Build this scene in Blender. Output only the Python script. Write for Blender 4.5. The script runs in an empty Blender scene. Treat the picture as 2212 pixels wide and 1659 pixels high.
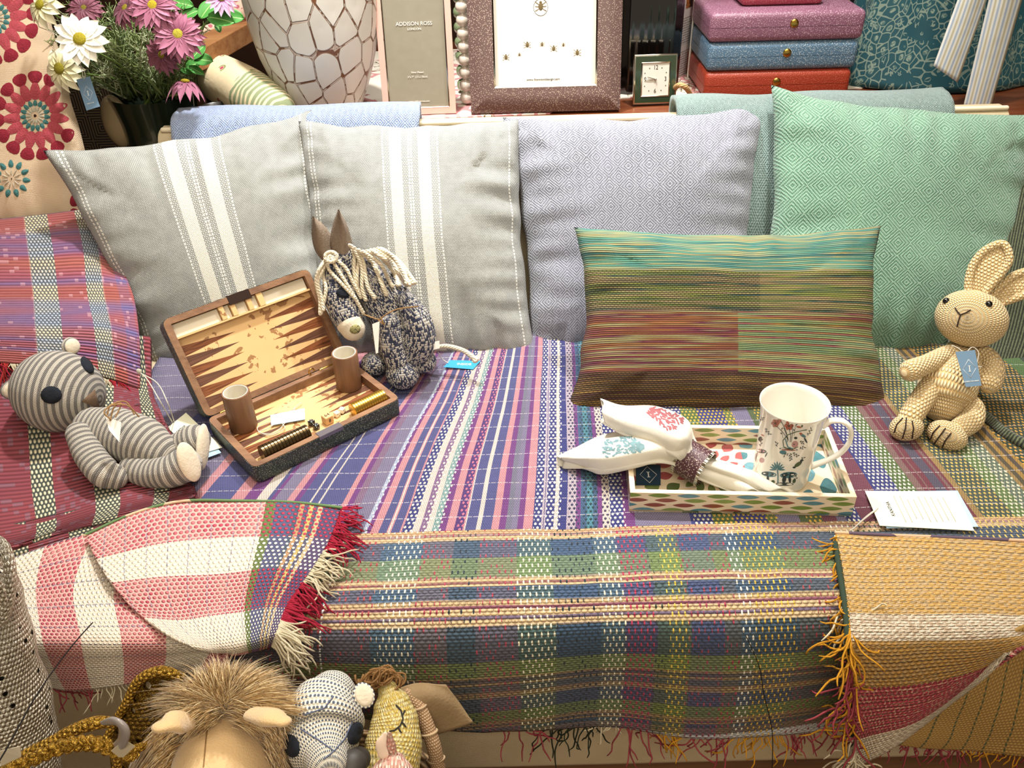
import bpy, bmesh, math, random
from mathutils import Vector, Matrix, Quaternion, noise
from mathutils.bvhtree import BVHTree

PI = math.pi
SC = bpy.context.scene
COL = SC.collection

# ---------------------------------------------------------------- camera
FPX = 1850.0
CAM = Vector((0, 0, 1.27))
_th, _ro = math.radians(35), math.radians(1.5)
FW = Vector((0, math.cos(_th), -math.sin(_th)))
_r0 = Vector((1, 0, 0)); _u0 = Vector((0, math.sin(_th), math.cos(_th)))
UPV = _u0 * math.cos(_ro) + _r0 * math.sin(_ro)
RT = _r0 * math.cos(_ro) - _u0 * math.sin(_ro)
cd = bpy.data.cameras.new('camera'); cd.sensor_width = 36; cd.lens = 36 * FPX / 2212
cd.clip_start = 0.02
cam = bpy.data.objects.new('camera', cd); COL.objects.link(cam)
m = Matrix.Identity(4)
for i in range(3):
    m[i][0] = RT[i]; m[i][1] = UPV[i]; m[i][2] = -FW[i]; m[i][3] = CAM[i]
cam.matrix_world = m
SC.camera = cam

# ---------------------------------------------------------------- light and exposure
SC.view_settings.view_transform = 'Standard'
SC.view_settings.look = 'None'
SC.view_settings.gamma = 1
SC.view_settings.use_curve_mapping = False
SC.view_settings.exposure = 0.15
w = bpy.data.worlds.new('world'); SC.world = w; w.use_nodes = True
w.node_tree.nodes['Background'].inputs[0].default_value = (1.0, 0.86, 0.68, 1)
w.node_tree.nodes['Background'].inputs[1].default_value = 0.36

def spot(name, loc, target, power, size, angle=60, blend=.6, color=(1, .93, .82)):
    l = bpy.data.lights.new(name, 'SPOT'); l.energy = power; l.color = color
    l.spot_size = math.radians(angle); l.spot_blend = blend; l.shadow_soft_size = size
    o = bpy.data.objects.new(name, l); COL.objects.link(o); o.location = loc
    o.rotation_euler = (Vector(target) - Vector(loc)).to_track_quat('-Z', 'Y').to_euler()
    return o
def area(name, loc, target, power, sx, sy, color=(1, .93, .82)):
    l = bpy.data.lights.new(name, 'AREA'); l.energy = power; l.color = color
    l.shape = 'RECTANGLE'; l.size = sx; l.size_y = sy
    o = bpy.data.objects.new(name, l); COL.objects.link(o); o.location = loc
    o.rotation_euler = (Vector(target) - Vector(loc)).to_track_quat('-Z', 'Y').to_euler()
    return o
spot('ceiling_spot', (-0.25, 1.62, 2.05), (-0.22, 1.35, .5), 118, .04, 88, .9, (1, .98, .95))
spot('ceiling_spot', (0.48, 1.58, 2.10), (0.46, 1.25, .5), 92, .04, 84, .9, (1, .97, .93))
spot('ceiling_spot', (0.0, 2.0, 2.75), (0.1, 1.8, .8), 40, .06, 66, .9, (1, .97, .93))
area('ceiling_panel', (0, .9, 2.9), (0, 1.1, 0), 30, 1.8, .9, (1, .92, .80))

area('shop_front_light', (.2, -.9, 2.5), (.1, .8, .2), 34, 2.0, .5, (1, .86, .66))  # warm fill added to brighten the sofa front and floor, not a seen lamp

# ---------------------------------------------------------------- layout helpers (points on real planes)
def ray(px, py): return FW + RT * ((px - 1106) / FPX) - UPV * ((py - 829.5) / FPX)
def onz(px, py, z):
    d = ray(px, py); return CAM + d * ((z - CAM.z) / d.z)
def ony(px, py, Y):
    d = ray(px, py); return CAM + d * (Y / d.y)
def onp(px, py, p0, n):
    d = ray(px, py); return CAM + d * ((p0 - CAM).dot(n) / d.dot(n))
def mpp(p): return (p - CAM).dot(FW) / FPX
def hexc(h):
    r = []
    for i in (0, 2, 4):
        c = int(h[i:i + 2], 16) / 255
        r.append(c / 12.92 if c <= .04045 else ((c + .055) / 1.055) ** 2.4)
    return (*r, 1)

# ---------------------------------------------------------------- node expressions
class V:
    def __init__(s, t, k): s.t = t; s.k = k
    def _m(s, op, *a, clamp=False):
        n = s.t.nodes.new('ShaderNodeMath'); n.operation = op; n.use_clamp = clamp
        for i, x in enumerate((s,) + a):
            if isinstance(x, V): s.t.links.new(x.k, n.inputs[i])
            else: n.inputs[i].default_value = x
        return V(s.t, n.outputs[0])
    def __add__(s, o): return s._m('ADD', o)
    __radd__ = __add__
    def __sub__(s, o): return s._m('SUBTRACT', o)
    def __rsub__(s, o): return (s * -1) + o
    def __mul__(s, o): return s._m('MULTIPLY', o)
    __rmul__ = __mul__
    def __truediv__(s, o): return s._m('DIVIDE', o)
    def fract(s): return s._m('FRACT')
    def floor(s): return s._m('FLOOR')
    def mod(s, a): return s._m('FLOORED_MODULO', a)
    def abs(s): return s._m('ABSOLUTE')
    def sin(s): return s._m('SINE')
    def gt(s, o): return s._m('GREATER_THAN', o)
    def lt(s, o): return s._m('LESS_THAN', o)
    def pow(s, o): return s._m('POWER', o)
    def sqrt(s): return s._m('SQRT')
    def max(s, o): return s._m('MAXIMUM', o)
    def min(s, o): return s._m('MINIMUM', o)
    def tri(s): return ((s.fract() - .5).abs() * 2)          # 1 at integers, 0 between
    def clamp(s): return s._m('ADD', 0.0, clamp=True)
    def step(s, a, b):                                        # smooth 0..1 from a to b
        return ((s - a) / (b - a)).clamp()
class NT:
    def __init__(s, t):
        s.t = t; s.tc = t.nodes.new('ShaderNodeTexCoord')
        sp = t.nodes.new('ShaderNodeSeparateXYZ'); t.links.new(s.tc.outputs['UV'], sp.inputs[0])
        s.u = V(t, sp.outputs[0]); s.v = V(t, sp.outputs[1])
        s.obj = s.tc.outputs['Object']; s.uv = s.tc.outputs['UV']
        so = t.nodes.new('ShaderNodeSeparateXYZ'); t.links.new(s.obj, so.inputs[0])
        s.x, s.y, s.z = (V(t, so.outputs[i]) for i in range(3))
    def vec(s, x, y, z=0.0):
        n = s.t.nodes.new('ShaderNodeCombineXYZ')
        for i, a in enumerate((x, y, z)):
            if isinstance(a, V): s.t.links.new(a.k, n.inputs[i])
            else: n.inputs[i].default_value = a
        return n.outputs[0]
    def noise(s, scale, detail=2, vec=None, rough=.5):
        n = s.t.nodes.new('ShaderNodeTexNoise'); s.t.links.new(vec or s.obj, n.inputs['Vector'])
        n.inputs['Scale'].default_value = scale; n.inputs['Detail'].default_value = detail
        n.inputs['Roughness'].default_value = rough
        return V(s.t, n.outputs['Fac'])
    def vor(s, scale, vec=None, feature='F1', rnd=1.0, out='Distance'):
        n = s.t.nodes.new('ShaderNodeTexVoronoi'); n.feature = feature
        s.t.links.new(vec or s.obj, n.inputs['Vector']); n.inputs['Scale'].default_value = scale
        n.inputs['Randomness'].default_value = rnd
        return V(s.t, n.outputs[out])
    def wn(s, x, y=0.0):
        n = s.t.nodes.new('ShaderNodeTexWhiteNoise'); n.noise_dimensions = '2D'
        s.t.links.new(s.vec(x, y), n.inputs['Vector'])
        return V(s.t, n.outputs['Value'])
    def mix(s, f, a, b):
        n = s.t.nodes.new('ShaderNodeMix'); n.data_type = 'RGBA'
        for i, x in ((0, f), (6, a), (7, b)):
            if isinstance(x, str): x = hexc(x)
            if isinstance(x, V): s.t.links.new(x.k, n.inputs[i])
            else: n.inputs[i].default_value = x
        return V(s.t, n.outputs[2])
    def mul(s, c, f):                                         # colour times a grey factor
        n = s.t.nodes.new('ShaderNodeMix'); n.data_type = 'RGBA'; n.blend_type = 'MULTIPLY'
        n.inputs[0].default_value = 1
        if isinstance(c, str): c = hexc(c)
        if isinstance(c, V): s.t.links.new(c.k, n.inputs[6])
        else: n.inputs[6].default_value = c
        s.t.links.new(f.k, n.inputs[7])
        return V(s.t, n.outputs[2])
    def ramp(s, x, stops, interp='LINEAR'):
        n = s.t.nodes.new('ShaderNodeValToRGB'); r = n.color_ramp; r.interpolation = interp
        while len(r.elements) < len(stops): r.elements.new(0.5)
        for i, (p, c) in enumerate(stops):
            r.elements[i].position = min(1, max(0, p))
            r.elements[i].color = hexc(c) if isinstance(c, str) else c
        s.t.links.new(x.k, n.inputs[0])
        return V(s.t, n.outputs[0])
    def stripes(s, x, st):                                    # [(start, hex)] any number, hard edges
        out = None
        for i in range(0, len(st), 30):
            ch = st[i:i + 30]; a = ch[0][0]; b = ch[-1][0] + 1e-3
            # constant ramps: first stop must sit at 0
            c = s.ramp((x - a) / (b - a), [((p - a) / (b - a), h) for p, h in ch], 'CONSTANT')
            out = c if out is None else s.mix(x.gt(a), out, c)
        return out
    def stag(s, x, y, px, py, a=.42, b=.42):                  # staggered rounded stitches, 1 on top 0 outside
        yy = y / py; row = yy.floor(); xx = x / px + row.mod(2.0) * .5
        dx = (xx.fract() - .5) / a; dy = (yy.fract() - .5) / b
        return (1 - (dx * dx + dy * dy)).max(0.0)
def mat(name, fn=None, col='888888', rough=.8, metal=0.0, bump=0.0, sheen=0.0, coat=0.0, spec=.3):
    m = bpy.data.materials.new(name); m.use_nodes = True
    t = m.node_tree; b = t.nodes['Principled BSDF']
    r = dict(color=hexc(col) if isinstance(col, str) else col, rough=rough, metal=metal, h=None, bump=bump)
    if fn:
        n = NT(t); r.update(fn(n) or {})
    def put(inp, x):
        if isinstance(x, str): x = hexc(x)
        if isinstance(x, V): t.links.new(x.k, b.inputs[inp])
        else: b.inputs[inp].default_value = x
    put('Base Color', r['color']); put('Roughness', r['rough']); put('Metallic', r['metal'])
    b.inputs['Specular IOR Level'].default_value = spec
    if sheen: b.inputs['Sheen Weight'].default_value = sheen; b.inputs['Sheen Roughness'].default_value = .5
    if coat: b.inputs['Coat Weight'].default_value = coat; b.inputs['Coat Roughness'].default_value = .06
    if 'alpha' in r: put('Alpha', r['alpha'])
    if r['h'] is not None:
        bn = t.nodes.new('ShaderNodeBump'); bn.inputs['Distance'].default_value = r['bump'] or .001
        bn.inputs['Strength'].default_value = 1
        t.links.new(r['h'].k, bn.inputs['Height']); t.links.new(bn.outputs[0], b.inputs['Normal'])
    return m

# ---------------------------------------------------------------- objects
def link(name, me, parent=None, matrix=None):
    o = bpy.data.objects.new(name, me); COL.objects.link(o)
    if parent: o.parent = parent
    if matrix: o.matrix_local = matrix
    return o
def tag(o, label, cat, group=None, kind=None):
    o['label'] = label; o['category'] = cat
    if group: o['group'] = group
    if kind: o['kind'] = kind
    return o
def thing(name, label, cat, loc, group=None, M=None):
    o = bpy.data.objects.new(name, None); COL.objects.link(o); o.empty_display_size = .02
    o.matrix_world = M if M else Matrix.Translation(Vector(loc))
    o['base'] = 1
    return tag(o, label, cat, group)
def worldof(o):
    M = o.matrix_basis.copy()
    while o.parent: o = o.parent; M = o.matrix_basis @ M
    return M

class G:
    """mesh builder: vertices in world (or in M's) coordinates, uv per corner, material index per face"""
    def __init__(s): s.v = []; s.f = []; s.uv = []; s.mi = []
    def face(s, idx, uv=None, mi=0):
        s.f.append(tuple(idx)); s.uv.append(uv); s.mi.append(mi)
    def grid(s, fn, nu, nv, cu=False, cv=False, uvf=None, mi=0, flip=False):
        o = len(s.v); NU = nu if cu else nu + 1; NV = nv if cv else nv + 1
        for j in range(NV):
            for i in range(NU): s.v.append(Vector(fn(i / nu, j / nv)))
        for j in range(nv):
            for i in range(nu):
                a = [(i, j), (i + 1, j), (i + 1, j + 1), (i, j + 1)]
                if flip: a = a[::-1]
                idx = [o + (y % NV) * NU + (x % NU) for x, y in a]
                uv = [uvf(x / nu, y / nv) if uvf else (x / nu, y / nv) for x, y in a]
                s.face(idx, uv, mi)
        return s
    def box(s, lo, hi, bev=0.0, seg=2, M=None, mi=0):
        bm = bmesh.new(); bmesh.ops.create_cube(bm, size=1)
        lo = Vector(lo); hi = Vector(hi)
        for v in bm.verts: v.co = Vector(((v.co[i] + .5) * (hi[i] - lo[i]) + lo[i] for i in range(3)))
        if bev: bmesh.ops.bevel(bm, geom=list(bm.edges), offset=bev, segments=seg, profile=.5, affect='EDGES', clamp_overlap=True)
        s.addbm(bm, M, mi); return s
    def addbm(s, bm, M=None, mi=0):
        o = len(s.v); bm.verts.index_update(); bm.normal_update()
        for v in bm.verts: s.v.append(M @ v.co if M else v.co.copy())
        for f in bm.faces:
            n = f.normal; ax = max(range(3), key=lambda k: abs(n[k])); a, b = [(1, 2), (0, 2), (0, 1)][ax]
            s.face([o + v.index for v in f.verts], [(v.co[a], v.co[b]) for v in f.verts], mi)
        bm.free()
    def prism(s, pts, z0, z1, bev=0.0, seg=2, M=None, mi=0):
        bm = bmesh.new(); vs = [bm.verts.new((x, y, z0)) for x, y in pts]; f = bm.faces.new(vs)
        r = bmesh.ops.extrude_face_region(bm, geom=[f])
        for e in r['geom']:
            if isinstance(e, bmesh.types.BMVert): e.co.z = z1
        bmesh.ops.recalc_face_normals(bm, faces=bm.faces)
        if bev: bmesh.ops.bevel(bm, geom=list(bm.edges), offset=bev, segments=seg, profile=.5, affect='EDGES', clamp_overlap=True)
        s.addbm(bm, M, mi); return s
    def lathe(s, prof, n=48, M=None, mi=0):                   # [(r,z)]
        M = M or Matrix.Identity(4); L = [0]
        for a, b in zip(prof, prof[1:]): L.append(L[-1] + math.hypot(b[0] - a[0], b[1] - a[1]))
        k = len(prof) - 1; rm = max(p[0] for p in prof)
        def fn(u, v):
            r, z = prof[round(v * k)]; return M @ Vector((r * math.cos(u * 2 * PI), r * math.sin(u * 2 * PI), z))
        s.grid(fn, n, k, cu=True, uvf=lambda u, v: (u * 2 * PI * rm, L[round(v * k)]), mi=mi); return s
    def sweep(s, pts, rad, n=12, sub=4, flat=1.0, ref=None, caps=True, mi=0, closed=False):
        """tube along smooth curve pts; rad per point; flat = second radius factor (number or list)"""
        pts = [Vector(p) for p in pts]; K = len(pts)
        rad = rad if isinstance(rad, (list, tuple)) else [rad] * K
        fl = flat if isinstance(flat, (list, tuple)) else [flat] * K
        P, Rr, Fl = [], [], []
        for i in range(K if closed else K - 1):
            if closed: p = [pts[(i + k) % K] for k in (-1, 0, 1, 2)]
            else: p = [pts[max(i - 1, 0)], pts[i], pts[i + 1], pts[min(i + 2, K - 1)]]
            for j in range(sub):
                t = j / sub
                P.append(.5 * ((2 * p[1]) + (p[2] - p[0]) * t + (2 * p[0] - 5 * p[1] + 4 * p[2] - p[3]) * t * t + (3 * p[1] - p[0] - 3 * p[2] + p[3]) * t ** 3))
                q = t * t * (3 - 2 * t); i2 = (i + 1) % K
                Rr.append(rad[i] * (1 - q) + rad[i2] * q); Fl.append(fl[i] * (1 - q) + fl[i2] * q)
        if not closed: P.append(pts[-1]); Rr.append(rad[-1]); Fl.append(fl[-1])
        m = len(P); T = []
        for i in range(m):
            a, b = (P[i - 1], P[(i + 1) % m]) if closed else (P[max(i - 1, 0)], P[min(i + 1, m - 1)])
            d = b - a; T.append(d.normalized() if d.length > 1e-9 else Vector((0, 0, 1)))
        rr = Vector(ref) if ref is not None else (Vector((0, 0, 1)) if abs(T[0].z) < .9 else Vector((1, 0, 0)))
        N = (rr - T[0] * rr.dot(T[0])).normalized(); fr = []
        for i in range(m):
            if i and ref is None: N = (T[i - 1].rotation_difference(T[i]) @ N)
            elif ref is not None: N = (rr - T[i] * rr.dot(T[i])).normalized()
            N = (N - T[i] * N.dot(T[i])).normalized(); fr.append((N, T[i].cross(N)))
        rings = []
        if caps and not closed:
            for k in range(1, 5):
                a = k / 5 * PI / 2; rings.append((P[0] - T[0] * Rr[0] * min(1, 1) * math.cos(a) , Rr[0] * math.sin(a), Fl[0], fr[0]))
        for i in range(m): rings.append((P[i], Rr[i], Fl[i], fr[i]))
        if caps and not closed:
            for k in range(4, 0, -1):
                a = k / 5 * PI / 2; rings.append((P[-1] + T[-1] * Rr[-1] * math.cos(a), Rr[-1] * math.sin(a), Fl[-1], fr[-1]))
        L = [0]
        for a, b in zip(rings, rings[1:]): L.append(L[-1] + (b[0] - a[0]).length)
        rm = max(Rr) * 2 * PI; o = len(s.v); M_ = len(rings)
        for (c, r, f_, (a, b)) in rings:
            for k in range(n):
                t = 2 * PI * k / n; s.v.append(c + a * (r * math.cos(t)) + b * (r * f_ * math.sin(t)))
        seg = M_ if closed else M_ - 1
        for j in range(seg):
            j2 = (j + 1) % M_; l2 = L[j] + .01 if j2 == 0 else L[j2]
            for k in range(n):
                k2 = (k + 1) % n
                s.face([o + j * n + k, o + j * n + k2, o + j2 * n + k2, o + j2 * n + k],
                       [(k / n * rm, L[j]), ((k + 1) / n * rm, L[j]), ((k + 1) / n * rm, l2), (k / n * rm, l2)], mi)
        if not closed:
            for j, fl_ in ((0, True), (M_ - 1, False)):
                c = rings[j]; ext = -T[0] if j == 0 else T[-1]
                s.v.append(c[0] + ext * (c[1] * .15 if caps else 0)); ci = len(s.v) - 1
                for k in range(n):
                    k2 = (k + 1) % n
                    idx = [ci, o + j * n + k2, o + j * n + k] if fl_ else [ci, o + j * n + k, o + j * n + k2]
                    s.face(idx, [(0, L[j])] * 3, mi)
        return s
    def ell(s, c, r, M=None, n=32, k=20, mi=0, fn=None):      # ellipsoid, pole along local z; M = 3x3 rotation
        c = Vector(c); M = M or Matrix.Identity(3)
        def f(u, v):
            th = PI * min(max(v, .004), .996); p = Vector((math.sin(th) * math.cos(2 * PI * u), math.sin(th) * math.sin(2 * PI * u), -math.cos(th)))
            if fn: p = fn(p)
            return c + M @ Vector((p.x * r[0], p.y * r[1], p.z * r[2]))
        s.grid(f, n, k, cu=True, uvf=lambda u, v: (u * 2 * PI * max(r[0], r[1]), v * PI * r[2])); 
        for i in range(n * k): s.mi[-1 - i] = mi
        return s
    def build(s, name, mats, parent=None, M=None, smooth=True, disp=None, local=False, sharp=None):
        me = bpy.data.meshes.new(name)
        inv = Matrix.Identity(4)
        if parent is not None and not local: inv = worldof(parent).inverted()
        vs = [(M @ v) if M else v for v in s.v]
        if disp: vs = [disp(Vector(v)) for v in vs]
        org = Vector((0, 0, 0))
        if parent is None:                                    # origin at the base of a one-mesh thing
            xs = [v[0] for v in vs]; ys = [v[1] for v in vs]; zs = [v[2] for v in vs]
            org = Vector(((min(xs) + max(xs)) / 2, (min(ys) + max(ys)) / 2, min(zs)))
            vs = [Vector(v) - org for v in vs]
        else: vs = [inv @ Vector(v) for v in vs]
        me.from_pydata(vs, [], s.f)
        if any(u is not None for u in s.uv):
            l = me.uv_layers.new(name='UVMap').data; i = 0
            for f, u in zip(s.f, s.uv):
                for k in range(len(f)):
                    if u is not None: l[i].uv = u[k]
                    i += 1
        for mm in (mats if isinstance(mats, (list, tuple)) else [mats]): me.materials.append(mm)
        me.polygons.foreach_set('material_index', s.mi)
        me.polygons.foreach_set('use_smooth', [smooth] * len(s.f))
        if sharp:
            me.set_sharp_from_angle(angle=math.radians(sharp))
        me.update()
        o = link(name, me, parent); o.location = org
        return o

def surf(objs):
    """returns f(px,py) -> (point, normal) where the sight line through a photo point meets these meshes"""
    T = []
    for o in (objs if isinstance(objs, (list, tuple)) else [objs]):
        W = worldof(o); vs = [W @ v.co for v in o.data.vertices]
        T.append(BVHTree.FromPolygons(vs, [p.vertices[:] for p in o.data.polygons]))
    def f(px, py):
        d = ray(px, py).normalized(); best = None
        for t in T:
            h = t.ray_cast(CAM, d)
            if h[0] is not None and (best is None or h[3] < best[2]): best = (h[0], h[1], h[3])
        if best is None: return None
        n = best[1]; n = n if n.dot(d) < 0 else -n
        return best[0], n
    return f
def down(objs, lift=0.0):
    """height of these meshes under (x,y)"""
    T = []
    for o in (objs if isinstance(objs, (list, tuple)) else [objs]):
        W = worldof(o); vs = [W @ v.co for v in o.data.vertices]
        T.append(BVHTree.FromPolygons(vs, [p.vertices[:] for p in o.data.polygons]))
    def f(x, y, z0=3):
        b = None
        for t in T:
            h = t.ray_cast(Vector((x, y, z0)), Vector((0, 0, -1)))
            if h[0] is not None: b = h[0].z if b is None else max(b, h[0].z)
        return None if b is None else b + lift
    return f
def basis(x, y, z, o):
    M = Matrix.Identity(4)
    for i in range(3): M[i][0] = x[i]; M[i][1] = y[i]; M[i][2] = z[i]; M[i][3] = o[i]
    return M
def frame(o, x, n):
    """matrix with local z = n and local x near x"""
    n = Vector(n).normalized(); x = Vector(x); x = (x - n * x.dot(n)).normalized()
    return basis(x, n.cross(x), n, Vector(o))
def text(name, s, size, M, mt, parent, ext=.0002, align='CENTER', sx=1.0):
    c = bpy.data.curves.new(name, 'FONT'); c.body = s; c.size = size; c.extrude = ext
    c.align_x = align; c.align_y = 'CENTER'; c.resolution_u = 3
    o = bpy.data.objects.new(name + '_tmp', c); COL.objects.link(o)
    dg = bpy.context.evaluated_depsgraph_get(); me = bpy.data.meshes.new_from_object(o.evaluated_get(dg))
    bpy.data.objects.remove(o)
    inv = worldof(parent).inverted()
    for v in me.vertices: v.co = inv @ (M @ Vector((v.co.x * sx, v.co.y, v.co.z)))
    me.materials.clear(); me.materials.append(mt)
    r = link(name, me, parent); return r
def cmr(a, b, c, d, t):
    return .5 * ((2 * b) + (c - a) * t + (2 * a - 5 * b + 4 * c - d) * t * t + (3 * b - a - 3 * c + d) * t ** 3)
def patch(net):
    """smooth surface through a net of points (rows of equal length); returns fn(u,v)"""
    R_, C_ = len(net), len(net[0])
    def rowpt(row, u):
        x = u * (C_ - 1); i = min(int(x), C_ - 2); t = x - i
        g = lambda k: row[k] if 0 <= k < C_ else (row[0] * 2 - row[1] if k < 0 else row[-1] * 2 - row[-2])
        return cmr(g(i - 1), g(i), g(i + 1), g(i + 2), t)
    def fn(u, v):
        x = v * (R_ - 1); j = min(int(x), R_ - 2); t = x - j
        rows = []
        for k in (j - 1, j, j + 1, j + 2):
            if k < 0: a, b = rowpt(net[0], u), rowpt(net[1], u); rows.append(a * 2 - b)
            elif k >= R_: a, b = rowpt(net[-1], u), rowpt(net[-2], u); rows.append(a * 2 - b)
            else: rows.append(rowpt(net[k], u))
        return cmr(*rows, t)
    return fn
def cloth(name, fn, nu, nv, L, W, mt, parent=None, thick=.004, wr=0.0, ws=8.0, seed=0.0, uvw=None):
    """sheet with thickness from fn(u,v); uv in metres (W along u, L along v)"""
    def g(u, v):
        p = fn(u, v)
        if wr:
            e = .01; du = fn(min(u + e, 1), v) - fn(max(u - e, 0), v); dv = fn(u, min(v + e, 1)) - fn(u, max(v - e, 0))
            n = du.cross(dv)
            if n.length > 1e-12:
                n.normalize(); n = n if n.dot(CAM - p) > 0 else -n
                p = p + n * (wr * noise.noise(Vector((u * W * ws, v * L * ws, seed))))
        return p
    uvf = uvw or (lambda u, v: (u * W, v * L))
    q = G().grid(g, nu, nv, uvf=uvf)
    o = q.build(name, mt, parent)
    md = o.modifiers.new('thickness', 'SOLIDIFY'); md.thickness = thick; md.offset = 0
    return o
def strands(g, starts, dirs, length, rad, rng, curl=.6, grav=.5, mi=(0,), n=4, seg=5):
    for p, d in zip(starts, dirs):
        L = length * rng.uniform(.55, 1.25); q = Vector(p); pts = [q.copy()]; dd = Vector(d).normalized()
        for k in range(seg):
            dd = (dd + Vector((rng.gauss(0, curl), rng.gauss(0, curl), rng.gauss(0, curl * .6))) * .5 + Vector((0, 0, -grav * .4))).normalized()
            q = q + dd * (L / seg); pts.append(q.copy())
        g.sweep(pts, [rad] * (len(pts) - 1) + [rad * .6], n=n, sub=2, caps=False, mi=rng.choice(mi) if len(mi) > 1 else mi[0])
# ---------------------------------------------------------------- textiles
def f_weave(c1, c2, p=.0022, st=None, bump=.0006, fade=.5):
    def f(n):
        s = n.stag(n.u, n.v, p * 1.3, p, .5, .6); nz = n.noise(60, 3)
        c = n.mix((s * .8 + nz * .5 - .2).clamp(), c2, c1)
        if st: c = st(n, c, s)
        return dict(color=c, h=s, bump=bump)
    return f
def grey_cushion(W):
    def st(n, c, s):
        x = n.u / W
        cream = '#'
        band = (x.gt(.415) * x.lt(.47)).max(x.gt(.545) * x.lt(.60))
        spk = (x.gt(.388) * x.lt(.63)) * (1 - band)
        dots = n.stag(n.u, n.v, .0042, .0030, .5, .5)
        c = n.mix(spk * (.8 - dots).clamp(), c, '6f7577')
        c = n.mix(spk * dots, c, 'cfcdc2')
        c = n.mix(band, c, 'e2dccb')
        dash = n.v.__truediv__(.0055).tri().gt(.35)
        ln = None
        for q in (.385, .502, .514, .634, .045, .062, .955):
            l = (x - q).abs().lt(.0035); ln = l if ln is None else ln.max(l)
        return n.mix(ln * dash, c, 'ece8dc')
    return st
M_GREY = mat('grey woven linen with cream bands', f_weave('c0bfb7', '757a78', st=grey_cushion(.40)), rough=.95, sheen=.15)
def diamond(cell, pitch, c1, c2, c3, bump=.0012):
    def f(n):
        a = (n.u / cell).tri(); b = (n.v / cell).tri()
        q = (a + b) * (cell / pitch / 2) + n.noise(9, 1) * .8
        line = (q * 2 * PI).sin() * .5 + .5
        fine = n.stag(n.u, n.v, .0034, .0024, .5, .55); nz = n.noise(260, 2)
        h = line * .7 + fine * .5 + nz * .4
        c = n.mix((line * .55 + fine * .35 + nz * .6 - .45).clamp(), c2, c1)
        c = n.mix((n.noise(14, 2) - .35).clamp(), c, c3)
        return dict(color=c, h=h, bump=bump)
    return f
M_LAV = mat('lavender grey diamond wool', diamond(.034, .0052, 'bfc1c6', '666a78', 'a0a1b2'), rough=.95, sheen=.3)
M_GREEN = mat('sea green diamond wool', diamond(.046, .0062, 'b0ccb6', '45705c', '88b396'), rough=.95, sheen=.3)
M_BLUE = mat('cornflower blue diamond wool', diamond(.030, .0046, 'ccd6e6', '6a7eaa', '9fb0ce'), rough=.95, sheen=.3)
M_SAGE = mat('sage grey diamond wool', diamond(.026, .0046, 'b9c8c6', '5a7570', '8ea8a4'), rough=.95, sheen=.3)
def f_dark(n):
    q = (n.u * 1.0 + n.v * .35) / .0062
    l = q.tri(); nz = n.noise(300, 2)
    return dict(color=n.mix((l * .75 + nz * .6 - .5).clamp(), '23281d', '8a9470'), h=l + nz * .5, bump=.0015)
M_DARKG = mat('dark green ribbed knit', f_dark, rough=.95, sheen=.2)
def f_lumbar(n):
    x, y = n.u, n.v                                            # y from the bottom
    row = (y / .0034).floor(); rr = n.wn(row, 3.0)
    nz = n.noise(1, 2, n.vec(x * 7, row * 3.7))
    t = (rr * .55 + nz * .9 - .22).clamp()
    blk = n.noise(1, 0, n.vec(x * 9, (y * 16)))
    top = n.ramp(t, [(0, '2c4a52'), (.22, '3f7f78'), (.4, '5fa08a'), (.55, 'a9ac7c'), (.66, '4f8f8a'), (.8, 'b0a470'), (1, '31565c')])
    midl = n.ramp(t, [(0, '22332e'), (.2, '6a7a36'), (.38, 'a89268'), (.5, '8c9440'), (.64, '35564a'), (.78, '9a8054'), (1, '3c6a5c')])
    low = n.ramp(t, [(0, '33201f'), (.2, '7a3342'), (.4, '8e5a33'), (.55, '9f9868'), (.7, '6e2f45'), (.85, 'a56a3a'), (1, '3c2a24')])
    lowr = n.ramp(t, [(0, '4c5a34'), (.2, '99a45a'), (.4, '6f8a68'), (.55, 'a8a46c'), (.7, '8c4a50'), (.85, 'a8823c'), (1, '4c5a34')])
    bot = n.ramp(t, [(0, '2c2018'), (.3, '8a6a34'), (.5, '5c3328'), (.7, 'a8823c'), (1, '3a2a1a')])
    low = n.mix(n.u.gt(.235), low, lowr)
    c = n.mix(y.gt(.072), bot, low); c = n.mix(y.gt(.180), c, midl); c = n.mix(y.gt(.252), c, top)
    knob = n.stag(x, y, .0062, .0034, .5, .5)
    ridge = (y / .0034).fract(); ridge = 1 - (ridge * 2 - 1).abs()
    z = (y.gt(.180) * y.lt(.252)).max(y.lt(.072)) * (1 - n.u.gt(.27) * .6)
    c = n.mix((z * (.45 - knob).clamp() * 1.6).clamp(), c, '1c1a14')
    c = n.mix(((.42 - ridge).clamp() * 2.0), c, '251c18'); c = n.mix(.28, c, '14120e')
    return dict(color=c, h=ridge + z * knob, bump=.0012)
M_LUMB = mat('multicolour space dyed weave', f_lumbar, rough=.9, sheen=.1)

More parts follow.
